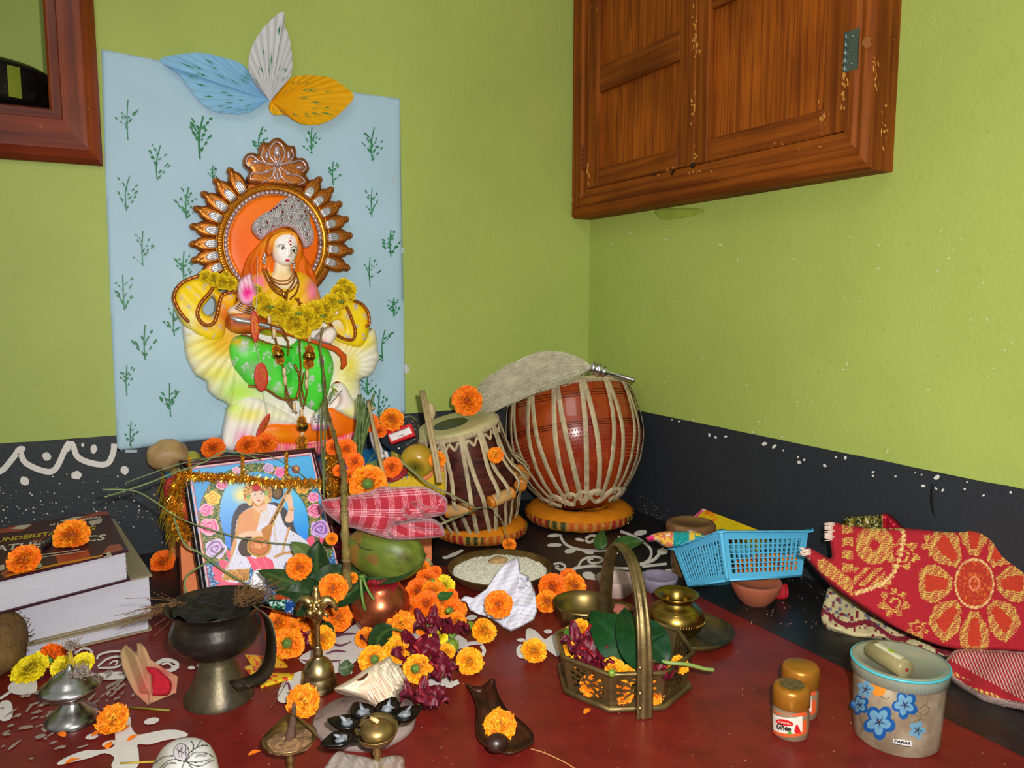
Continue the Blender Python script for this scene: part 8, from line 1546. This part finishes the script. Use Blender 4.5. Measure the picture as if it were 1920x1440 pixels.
# floral container
MCT = M('frosted_container', (142, 122, 98), .28, var=.2, vs=16, c2=(182, 168, 144), s2=16, t2=.52, w2=.12, trans=.12)
b_, pf = plathe((1679, 1380), [(70, 1380), (74, 1376), (76, 1330), (78, 1290), (79, 1262), (76, 1250)]); pf[0] = (pf[0][0], 0); t = thing('floral_container', 'round frosted plastic container with blue printed flowers and a teal ribbed lid', 'container', tuple(b_)); FC = V(b_)
g = G(); g.lathe(pf, 64, b_); bdy = g.build('container_body', MCT, t)
b2_, p2 = plathe((1684, 1380), [(80, 1262), (83, 1260), (84, 1240), (82, 1236), (74, 1236), (70, 1239), (0, 1239)]); g = G(); g.lathe(p2, 140, b_, rf=lambda i, th: 1+(.011*cos(70*th) if i in (0, 1) else 0)); g.build('ribbed_lid', M('teal_dirty_lid', (116, 128, 116), .4, var=.2, vs=24, c2=(146, 134, 110), s2=10, t2=.52, w2=.12), t)
g = G(); r_e = p2[2][0]; g.tube([FC+V((r_e*.995*cos(a), r_e*.995*sin(a), p2[2][1]+.0006)) for a in [2*pi*i/90 for i in range(91)]], .0016, 6); g.build('teal_edge', M('teal_edge', (70, 168, 176), .3), t)
def petals(g, cx, cy, R_, n, ph, k1=.34, k2=.42, sq=1., e=.0004):
    for i in range(n):
        a = ph+2*pi*i/n; c = (cx+cos(a)*R_*.56, cy+sin(a)*R_*.56*sq); q = [(c[0]+cos(a)*R_*k2*cos(t_)-sin(a)*R_*k1*sin(t_), c[1]+(sin(a)*R_*k2*cos(t_)+cos(a)*R_*k1*sin(t_))*sq) for t_ in [2*pi*j/12 for j in range(12)]]; decal(g, q, b_, pf, e)
FL = [(1649, 1354, 31, .3, 1), (1697, 1322, 25, .5, 1), (1624, 1293, 17, 1.2, 0), (1721, 1370, 17, .1, 0), (1612, 1322, 18, .7, 1)]
for cx, cy, R_, ph, dk in FL:
    if dk: g = G(); petals(g, cx, cy, R_, 5, ph, .40, .46, 1.08, .0004); g.build('blue_flower', M('print_blue', (18, 78, 140), .4), bdy)
    g = G(); petals(g, cx-1.5, cy-1, R_*(.78 if dk else 1), 5, ph, .33, .42, 1.08, .0008); g.build('light_petal', M('print_sky', (100, 146, 172) if 1 else 0, .35), bdy)
    g = G(); decal(g, [(cx+2.4*cos(a), cy+2.6*sin(a)) for a in [2*pi*j/10 for j in range(10)]], b_, pf, .0012)
    for i in range(5):
        for o_ in (-.18, 0, .18):
            a = ph+2*pi*i/5+o_; L_ = R_*(.5 if o_ else .62)*(.8 if dk else 1); q = [(cx+cos(a)*k-sin(a)*w_, cy+sin(a)*k+cos(a)*w_) for k, w_ in [(3, -.45), (L_, -.15), (L_, .15), (3, .45)]]; decal(g, q, b_, pf, .0012)
    g.build('flower_line', M('print_navy', (30, 40, 70), .4), bdy, kind='stuff')
g = G(); decal(g, [(1648+18*cos(a)*.8, 1289+17*sin(a)) for a in [2*pi*j/14 for j in range(14)]], b_, pf, .0003); g.build('orange_flower', M('print_orange', (206, 124, 40), .4, var=.3, vs=40), bdy)
g = G()
for q in [[(1722, 1352), (1728, 1340), (1720, 1332), (1735, 1322), (1740, 1312)], [(1738, 1322), (1742, 1334), (1730, 1344)], [(1650, 1305), (1660, 1311), (1668, 1308)], [(1612, 1346), (1618, 1362), (1612, 1374)], [(1706, 1358), (1720, 1350), (1736, 1350)]]:
    s_ = smooth(q, 4, False)
    for a, c in zip(s_[:-1], s_[1:]): d = (c-a)/max(np.hypot(*(c-a)), 1e-6)*.6; decal(g, [a+(-d[1], d[0]), c+(-d[1], d[0]), c-(-d[1], d[0]), a-(-d[1], d[0])], b_, pf, .0006)
g.build('tendril', M('print_brown', (90, 80, 50), .5), bdy, kind='stuff')
g = G(); decal(g, [(1675, 1385), (1692, 1387), (1709, 1390), (1709, 1399), (1692, 1397), (1674, 1393)], b_, pf, .0006); g.build('name_plate', M('plate_white', (206, 204, 200), .5), bdy)
g = G(); text_px(g, 'PARAS', (1676.5, 1391.5), (1707, 1396.5), (.6, -5), lambda x, y: onlathe(x, y, b_, pf, .0012), .05); [decal(g, [(1676+k*3.6+1.1*cos(j), 1395.2+k*.55+.8*sin(j)+(1 if k > 3 else 0)) for j in range(6)], b_, pf, .0012) for k in range(9)]; g.build('lettering', M('black_ink'), bdy, kind='stuff')
# roll on its lid
zl = p2[-1][1]; t = thing('wrapped_roll', 'clear film roll with a green leaf label lying on the container lid', 'roll', tuple(fl(1672, 1240, zl))); r1 = .0105; a_ = fl(1634, 1216, zl+r1); c_ = fl(1700, 1256, zl+r1); g = G(); g.tube([a_, a_+(c_-a_)*.02, a_+(c_-a_)*.98, c_], [r1*.9, r1, r1, r1*.9], 20); rb_ = g.build('roll_body', M('film_roll', (136, 126, 86), .25, var=.2, vs=40, c2=(90, 92, 60), s2=20, t2=.55), t)
ax_ = (c_-a_).normalized(); up_ = (UP-FH*.25).normalized(); sd_ = ax_.cross(up_).normalized(); g = G(); g.surf(lambda u, v: a_+(c_-a_)*(.12+.72*v)+(up_*cos((u-.5)*1.5+.35)+sd_*sin((u-.5)*1.5+.35)*-1)*(r1+.0003), 8, 6); g.build('label_band', M('label_cream', (196, 190, 160), .5), rb_)
g = G(); g.surf(lambda u, v: a_+(c_-a_)*(.40+.2*v)+(up_*cos((u-.5)*.7*sin(pi*v)+.2)+sd_*sin((u-.5)*.7*sin(pi*v)+.2)*-1)*(r1+.0007), 6, 8); g.build('leaf_mark', M('lime_print', (140, 180, 20), .4), rb_)
g = G(); g.lathe([(0, 0), (.002, 0), (.002, .0006), (0, .0008)], 12, c_, axisM(ax_)); g.build('end_dot', M('vermilion'), rb_)
# ghee jars
MGL = M('gold_plastic_lid', (168, 110, 34), .3, .5, var=.12, vs=30)
def ghee(bpx, ox, label, dirt):
    b_, pf = plathe(bpx, [(30, bpx[1]), (33, bpx[1]-3), (33.5, bpx[1]-20), (33.5, bpx[1]-42), (32, bpx[1]-47), (29.5, bpx[1]-50), (30, bpx[1]-56)]); pf[0] = (pf[0][0], 0)
    t = thing('ghee_jar', label, 'jar', tuple(b_), 'small ghee jars'); g = G(); g.lathe(pf, 40, b_); bd_ = g.build('glass_body', M('jar_glass', (150, 128, 100), .12, var=.2, vs=30, trans=.25, coat=.5), t)
    _, p2 = plathe(bpx, [(33, bpx[1]-55), (34, bpx[1]-57), (34, bpx[1]-84), (31, bpx[1]-89), (26, bpx[1]-90.5), (0, bpx[1]-91)]); g = G(); g.lathe(p2, 40, b_); g.build('gold_lid', MGL, t)
    x, y = bpx
    def lq(u0, u1, v0, v1, n=16): q = [(x-33+66*(u0+(u1-u0)*i/n), 0) for i in range(n+1)]; f_ = lambda xx, yy: (xx, y+yy+ (13*sqrt(max(0, 1-((xx-x)/33.5)**2)))); return q, f_
    def band(name, u0, u1, y0, y1, mat, e=.0004):
        g = G(); vs = []; n = 18
        for i in range(n+1):
            xx = x-32.6+65.2*(u0+(u1-u0)*i/n); c__ = 13.*sqrt(max(0, 1-((xx-x)/33.4)**2))-13
            for yy in (y0, (y0+y1)/2, y1): vs.append(onlathe(xx, y+yy+c__, b_, pf, e))
        g.add(vs, [(3*i+j, 3*i+3+j, 3*i+4+j, 3*i+1+j) for i in range(n) for j in range(2)]); return g.build(name, mat, bd_)
    band('label_red', .02, .98, -35, 8, M('label_orange', (206, 84, 40), .4)); band('label_white', .02, .86, -28, 2, M('label_white', (212, 200, 186), .4), .0008)
    mp = lambda xx, yy: onlathe(xx, yy, b_, pf, .0014)
    g = G(); text_px(g, 'Ghee', (x-26, y-8), (x+2, y-2), (1.5, -11), mp, .04); g.build('lettering', M('black_ink'), bd_)
    g = G(); decal(g, [(x-10+17*cos(a)*1.0, y-19+6*sin(a)+3.2*cos(a)) for a in [2*pi*j/16 for j in range(16)]], b_, pf, .0011); g.build('red_badge', M('badge_red', (196, 30, 30), .4), bd_)
    g = G()
    for k in range(9): px_ = x-22+k*2.7; py_ = y-21+k*.62; decal(g, [(px_, py_-1.4), (px_+1.7, py_-1.2), (px_+1.5, py_+1.3), (px_+.1, py_+1.1)], b_, pf, .0014)
    g.build('badge_print', M('label_white'), bd_, kind='stuff')
    g = G(); decal(g, [(x+11, y-14), (x+14, y-16), (x+19, y-6), (x+21, y+1), (x+10, y+1), (x+8, y-4)], b_, pf, .0013); g.build('red_figure', M('badge_red'), bd_)
    g = G(); decal(g, [(x-1+4.4*cos(a), y+.5+3*sin(a)) for a in [2*pi*j/10 for j in range(10)]], b_, pf, .0014); g.build('green_mark', M('label_green', (80, 140, 50), .4), bd_)
    if dirt: g = G(); zt = p2[-1][1]; g.surf(lambda u, v: V(b_)+V((.0135*v*cos(2*pi*u)*(1+.2*noise.noise(V((cos(2*pi*u)*2, sin(2*pi*u)*2, 0)))), .0135*v*sin(2*pi*u), zt+.0005)), 24, 4, True); g.build('grime', M('grime', (84, 70, 36), .7, var=.4, vs=200), t)
ghee((1481, 1374), 0, 'small ghee jar with gold lid in front, its lid top grimy', True)
ghee((1498, 1336), 0, 'small ghee jar with clean gold lid, behind the other jar', False)
# ================================================================ WOODEN BOAT SPOON
MWD = M('dark_oiled_wood', (66, 34, 18), .4, var=.3, vs=24, c2=(40, 24, 12), s2=16, t2=.55, bump=.2, bs=80)
t = thing('boat_spoon', 'dark wooden boat-shaped ladle holding a marigold on the red floor', 'ladle', tuple(fl(945, 1400)))
def spc(x, y, d): return .0035*np.clip(1-np.abs((x-905)-(y-1290)*.26)/4, 0, 1)*(y < 1350)
g = G(); relief(g, [(873, 1281), (884, 1286), (899, 1287), (911, 1281), (918, 1274), (928, 1273), (931, 1291), (940, 1313), (954, 1333), (972, 1347), (990, 1362), (1001, 1378), (999, 1391), (982, 1402), (962, 1411), (943, 1410), (921, 1402), (904, 1392), (895, 1378), (893, 1360), (894, 1331), (890, 1310), (881, 1291)], FP0, .003, -.015, 17, 1.8, .003, edge=.019, hf=spc, sm=2); g.build('ladle_body', MWD, t)
p = fl(932, 1396, .018); blobthing('dark_nut', 'dark round nut in the wooden boat ladle below its marigold', 'nut', V(p)-UP*.008, .011, (1.2, 1, .9), M('dark_nut', (46, 24, 18), .35), .05)
# ================================================================ BLOSSOMS
GP = 'loose orange marigolds on the red floor'; GB = 'marigolds in the brass basket'; GS = 'marigolds on the stool'; GPI = 'piled marigolds right of the copper pot'; GL = 'marigolds left of the copper pot'
FW = [  # kind, px, py, r, z or depth(negative), az, el, group, label
('l0', 1002, 1220, 23, .012, 20, 55, GP, 'orange marigold on the white painted star left of the brass basket'),
('l0', 880, 1240, 25, .013, 10, 45, GP, 'orange marigold alone above the wooden boat ladle'),
('l0', 908, 1183, 23, .014, 40, 40, GP, 'orange marigold beside the green bud below the paper cone'),
('o0', 935, 1133, 25, -1.105, 0, 35, None, 'orange marigold resting on the crumpled ruled paper'),
('l0', 783, 1255, 27, .014, 170, -30, GP, 'orange marigold showing its green calyx right of the conch'),
('l0', 746, 1218, 25, .02, 20, 50, GP, 'orange marigold under the drooping leaf right of the conch top'),
('l0', 700, 1238, 27, .016, 200, -30, GP, 'orange marigold with green calyx just above the conch left side'),
('o1', 686, 1196, 19, .013, 0, 50, GP, 'orange marigold below left of the copper pot foot'),
('f0', 752, 1172, 26, .022, 0, 50, GP, 'open ruffled marigold touching the copper pot foot at its right'),
('o0', 634, 1157, 25, .028, 10, 30, GL, 'round orange marigold right of the bell finial'),
('o1', 540, 1208, 29, .014, 190, -30, GL, 'large orange marigold with green calyx left of the bell handle'),
('o0', 522, 1166, 23, .034, -20, 40, GL, 'orange marigold above the calyx-up one right of the burner handle'),
('o2', 502+12, 1190, 18, .016, -30, 40, GL, 'orange marigold squeezed between burner handle and its neighbour'),
('l0', 605, 1197, 24, .014, 20, 50, GL, 'orange marigold behind the bell handle shaft'),
('o1', 577, 1164, 19, .03, 0, 50, GL, 'orange marigold left of the bell finial under the leaves'),
('o0', 624, 1103, 26, -1.075, 10, 30, GL, 'tall orange marigold leaning at the foot of the branch'),
('o0', 561, 1063, 23, -1.13, 0, 25, None, 'orange marigold lying against the lower right of the picture'),
('o1', 622, 1010, 11, -1.17, 0, 20, None, 'small orange marigold by the purple rose of the picture'),
('o1', 661, 1084, 10, -1.15, 20, 30, GL, 'small orange bloom between branch and coconut'),
('o2', 800, 1086, 20, .05, 0, 50, GPI, 'orange marigold at the top left of the pile'),
('o2', 784, 1108, 24, .045, -20, 40, GPI, 'orange marigold in the pile touching the pot shoulder'),
('o1', 812, 1110, 23, .045, 10, 40, GPI, 'orange marigold in the pile just under the top one'),
('o2', 800, 1132, 25, .034, -10, 40, GPI, 'orange marigold in the middle of the pile'),
('o1', 832, 1128, 22, .034, 30, 45, GPI, 'orange marigold in the pile below the yellow flower'),
('o2', 786, 1153, 23, .02, -10, 40, GPI, 'orange marigold at the lower left of the pile'),
('o1', 816, 1152, 23, .02, 0, 45, GPI, 'orange marigold in the pile above the red petals'),
('o2', 843, 1145, 25, .022, 185, -20, GPI, 'orange marigold with shiny green bud centre at the right of the pile'),
('o1', 861, 1140, 16, .02, 60, 30, GPI, 'orange marigold at the far right edge of the pile'),
('o1', 856, 1166, 18, .014, 20, 40, GPI, 'orange marigold at the lower right corner of the pile'),
('o2', 770, 1140, 17, .03, -30, 30, GPI, 'orange marigold of the pile tucked behind the pot belly'),
('o1', 796, 1176, 17, .012, 0, 40, GPI, 'orange marigold at the very bottom of the pile'),
('o2', 828, 1172, 18, .012, 0, 40, GPI, 'orange marigold at the bottom of the pile under a hibiscus'),
('o1', 793, 1066, 14, .06, -20, 30, GPI, 'small orange bloom highest in the pile by the pot leaf'),
('o2', 846, 1118, 14, .04, 40, 30, GPI, 'orange bloom right below the yellow flower of the pile'),
('o1', 545, 1180, 20, .02, 10, 40, GL, 'orange marigold half hidden between left blooms and the bell'),
('l0', 838, 1222, 15, .012, 20, 50, GP, 'small orange marigold right of the green bud below the pile'),
('l0', 728, 1196, 16, .012, 0, 50, GP, 'small orange marigold under the ruffled one at the pot foot'),
('o2', 815, 1074, 13, .055, 0, 40, GPI, 'small dark orange marigold above the pile beside the stool leg'),
('y0', 834, 1097, 18, .045, 20, 40, None, 'yellow chrysanthemum on top of the marigold pile'),
('y0', 823, 1192, 17, .016, 0, 50, None, 'yellow chrysanthemum among the red petals below the pile'),
('o2', 1036, 1100, 25, .02, -10, 40, GP, 'orange marigold right of the paper cone, upper left of its cluster'),
('o1', 1076, 1098, 22, .02, 20, 45, GP, 'orange marigold touching the rim of the brass bowl'),
('o2', 1066, 1084, 17, .014, 0, 30, GP, 'darker orange marigold at the back of the cluster by the brass bowl'),
('o1', 1026, 1128, 21, .014, 0, 40, GP, 'orange marigold lowest of the cluster left of the brass bowl'),
('o1', 955, 1021, 12, .03, 0, 50, None, 'small orange marigold behind the rim of the rice dish'),
('o0', 45, 1049, 28, 'B', 0, 45, None, 'orange marigold at the left on the maroon book'),
('o1', 134, 1004, 30, 'B', 10, 40, None, 'orange marigold at the right on the maroon book'),
('o2', 305, 1054, 22, .012, 0, 35, None, 'orange marigold on the black floor between books and picture'),
('o2', 100, 1230, 24, .018, 180, 10, None, 'orange marigold between the yellow flowers in front of the books'),
('y0', 56, 1254, 32, .012, -20, 60, None, 'large yellow chrysanthemum left of the silver incense holder'),
('y0', 118, 1250, 21, .022, 0, 40, None, 'yellow chrysanthemum behind the incense holder cap, left of the sticks'),
('y0', 155, 1243, 19, .018, 20, 40, None, 'small yellow chrysanthemum right of the incense sticks'),
('f0', 211, 1349, 27, .013, 0, 60, None, 'orange marigold at the head of the painted white star'),
('f0', 568, 1316, 29, .022, 10, 50, None, 'ruffled orange marigold behind the lone oil lamp'),
('f0', 937, 1360, 28, .024, 0, 50, None, 'orange marigold lying in the wooden boat ladle'),
('l0', 1088, 1180, 20, .045, -20, 50, GB, 'orange marigold at the back left rim of the basket'),
('l0', 1070, 1190, 15, .045, -30, 40, GB, 'smaller marigold at the left back corner of the basket'),
('l0', 1063, 1214, 15, .045, 0, 50, GB, 'marigold inside the left corner of the basket'),
('l0', 1117, 1222, 17, .04, 0, 50, GB, 'marigold between red petals and the left betel leaf'),
('l0', 1150, 1256, 23, .042, 0, 50, GB, 'marigold with a green bud at the front rim of the basket'),
('l0', 1180, 1264, 17, .04, 10, 50, GB, 'marigold touching the basket handle at its left'),
('l0', 1080, 1240, 12, .042, 0, 50, GB, 'small marigold petals at the front left rim of the basket'),
('l0', 1247, 1254, 17, .04, 0, 50, GB, 'marigold right of the copper cup in the basket'),
('l0', 1275, 1246, 17, .042, 30, 50, GB, 'marigold at the right front corner of the basket'),
('o1', 1110, 1286, 22, .018, 0, 20, GB, 'marigold seen through the pierced front left side'),
('o1', 1165, 1300, 22, .018, 0, 20, GB, 'marigold seen through the piercings left of the handle'),
('o1', 1222, 1300, 22, .018, 0, 20, GB, 'marigold seen through the piercings right of the handle'),
('o2', 400, 840, 21, ('W', .05), 0, 40, GS, 'orange marigold right of the green guava behind the picture'),
('o2', 464, 835, 20, ('W', .135), 0, 40, GS, 'orange marigold at the left foot of the statue, left of a pair'),
('o2', 498, 832, 21, ('W', .135), 10, 40, GS, 'orange marigold at the statue foot, right of a pair'),
('o1', 735, 786, 21, -1.44, 20, 30, GS, 'orange marigold right of the olive wood block'),
('o2', 692, 792, 17, -1.43, 0, 30, GS, 'orange marigold held in the grass tuft'),
('o2', 712, 808, 13, -1.44, 0, 30, GS, 'small orange marigold below the wood block'),
('o2', 665, 866, 17, -1.30, 20, 25, GS, 'orange marigold right of the branch above the big bloom'),
('o1', 690, 908, 34, -1.235, 190, -15, GS, 'largest orange marigold with green calyx behind the checked cloth'),
('o2', 735, 876, 19, -1.35, 0, 30, GS, 'orange marigold under the grass arch left of the red disc'),
('o2', 650, 842, 19, -1.33, 20, 30, GS, 'orange marigold behind the branch below the statue'),
('o2', 625, 838, 15, -1.34, 0, 30, GS, 'orange marigold at the tinsel top right of the picture'),
('o2', 655, 893, 13, -1.28, 0, 30, GS, 'small orange bloom behind the branch beside the tinsel'),
('o2', 635, 882, 11, -1.24, 0, 30, GS, 'small orange bloom in the right tinsel bunch'),
('o0', 876, 751, 27, 'D', -10, 12, None, 'orange marigold standing on the skin of the small drum'),
('o1', 820, 862, 15, -1.40, 0, 20, None, 'orange marigold between the reed pens and the small drum'),
('f0', 929, 853, 14, -1.465, 0, 20, None, 'orange marigold tucked behind a peg of the small drum'),
('o1', 1395, 1064, 17, -1.315, 0, 30, 'marigolds in the blue basket', 'marigold at the left in the blue basket'),
('o1', 1425, 1058, 19, -1.325, 0, 30, 'marigolds in the blue basket', 'marigold left of the middle in the blue basket'),
('o1', 1456, 1056, 19, -1.335, 0, 30, 'marigolds in the blue basket', 'marigold right of the middle in the blue basket'),
('o1', 1484, 1058, 17, -1.32, 0, 30, 'marigolds in the blue basket', 'marigold at the right in the blue basket')]
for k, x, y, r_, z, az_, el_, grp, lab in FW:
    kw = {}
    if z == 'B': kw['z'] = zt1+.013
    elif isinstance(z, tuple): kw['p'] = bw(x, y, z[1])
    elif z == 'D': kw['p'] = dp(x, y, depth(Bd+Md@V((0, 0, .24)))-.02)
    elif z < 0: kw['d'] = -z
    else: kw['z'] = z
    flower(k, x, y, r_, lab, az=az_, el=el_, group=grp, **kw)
if not USED['o0']: pass
# hibiscus: crumpled dark red blooms
def hib():
    t = thing('hibiscus', 'x', 'flower', group='crumpled red hibiscus blooms'); r = random.Random(5); M_ = M('hibiscus_red', rough=.5, attr=True, var=.25, vs=90)
    for k in range(5):
        a = k*1.2566+.3; d = V((cos(a), sin(a), .25)).normalized(); g = G(); s_ = r.uniform(.8, 1.1)
        def f(u, v, d=d, a=a, s_=s_): x = (u-.5)*2; w_ = .0095*sin(pi*min(.97, v*.85+.12)); side = V((-sin(a), cos(a), 0)); return d*.027*v*s_+side*x*w_+V((0, 0, .0055*sin(x*7+v*9)*v+.006*sin(v*7+a)))
        g.surf(f, 8, 9, colf=lambda u, v: (122-40*abs(sin(u*17)), 6+8*v, 28+10*v)); g.build('petal', M_, t)
    g = G(); g.col = (150, 16, 30); g.tube([V((0, 0, 0)), V((.006, .004, .012)), V((.016, .006, .018))], [.001, .0012, .0022], 6); g.build('stamen', M_, t)
    g = G(); g.col = (60, 96, 34); g.lathe([(0, -.010), (.004, -.009), (.0055, -.002), (.004, .001)], 8); g.build('calyx', MGRN, t); return t
HB = hib(); first = True
for x, y, z, s_, tl, lab in [(806, 1170, .030, 1.0, (20, 10), 'dark red hibiscus at the lower edge of the marigold pile'), (848, 1183, .022, 1.1, (-30, 20), 'dark red hibiscus stretching right below the marigold pile'), (775, 1222, .02, 1.1, (50, 0), 'red hibiscus left of the yellow chrysanthemum below the pile'), (800, 1232, .018, 1.2, (60, 30), 'long red hibiscus petals above the calyx-up marigold by the conch'), (826, 1262, .012, .9, (10, 40), 'dark red hibiscus on the mauve painted patch right of the conch marigold'), (786, 1306, .012, 1.0, (0, 10), 'red hibiscus at the right edge of the stone disc'), (812, 1312, .010, .8, (20, 50), 'smaller dark hibiscus right of the stone disc'), (643, 1008, .10, .8, (70, 0), 'red hibiscus between the picture corner and the branch'), (650, 1030, .085, .8, (60, 40), 'red hibiscus left of the coconut behind the branch'), (576, 1195, .012, .9, (10, 70), 'very dark red hibiscus left of the bell handle'), (700, 1200, .012, .7, (0, 30), 'small red hibiscus below the copper pot'), (612, 1096, .06, .8, (50, 20), 'red hibiscus behind the tall marigold at the branch foot'), (1092, 1208, .048, 1.1, (20, 0), 'dark red hibiscus in the left of the brass basket, back one'), (1104, 1228, .046, 1.1, (10, 60), 'dark red hibiscus in the middle left of the brass basket'), (1122, 1248, .044, .9, (-10, 30), 'dark red hibiscus near the front rim of the brass basket'), (1238, 1262, .042, .8, (0, 80), 'dark red hibiscus right of the basket handle')]:
    R_ = Matrix.Rotation(radians(tl[0]), 3, RT) @ Matrix.Rotation(radians(tl[1]*3), 3, 'Z'); p = fl(x, y, z)
    if first: HB.matrix_basis = Matrix.LocRotScale(p, R_.to_quaternion(), V((s_,)*3)); HB['label'] = lab; first = False
    else: copy_thing(HB, p, R_, s_, lab)
# buds and green bits
MBD = M('bud_green', (110, 136, 40), .25, var=.15, vs=60)
for i, (x, y, z, r_, lab) in enumerate([(881, 1173, .006, .0065, 'round olive green bud left of the loose marigold below the paper'), (840, 1145, .045, .004, 'small shiny green bud on the pile marigold'), (848, 1212, .01, .0095, 'dark shiny green bud beside the lower yellow chrysanthemum'), (811, 1090, .06, .0045, 'small green bud near the yellow chrysanthemum of the pile'), (1147, 1262, .056, .0045, 'round green bud on the front marigold of the basket')]):
    g = G(); p = fl(x, y, z); g.ball(p, r_, 14, 10, (1, 1, 1.1)); g.tube([p, p+(RT*.5+UP*.6-FH*.3)*r_*1.8], r_*.18, 5); tag(base_at(g.build('flower_bud', MBD), p-UP*r_), lab, 'bud', 'green flower buds')
leafthing('short bright leaf scrap under the calyx marigold left of the conch', [fl(655, 1262, .002), fl(645, 1250, .016), fl(652, 1238, .016)], .011, -FH+UP, (66, 84, 54), (110, 124, 90), name='leaf_scrap', group=None)
leafthing('green leaf edge beneath the chrysanthemum on the pile', [fl(820, 1116, .05), fl(835, 1122, .045), fl(850, 1110, .05)], .008, -FH+UP, (40, 80, 30), (70, 110, 50), name='leaf_scrap', group=None)
leafthing('pointed dark leaf among flowers left of the pot base', [fl(600, 1180, .02), fl(612, 1172, .03), fl(628, 1186, .02)], .010, -FH+UP, name='leaf_scrap', group=None)
leafthing('green leaf standing in the left corner of the brass basket', [fl(1070, 1200, .05), fl(1062, 1186, .055), fl(1080, 1172, .06)], .008, -FH+UP, (60, 96, 30), (90, 120, 50), name='leaf_scrap', group=None)
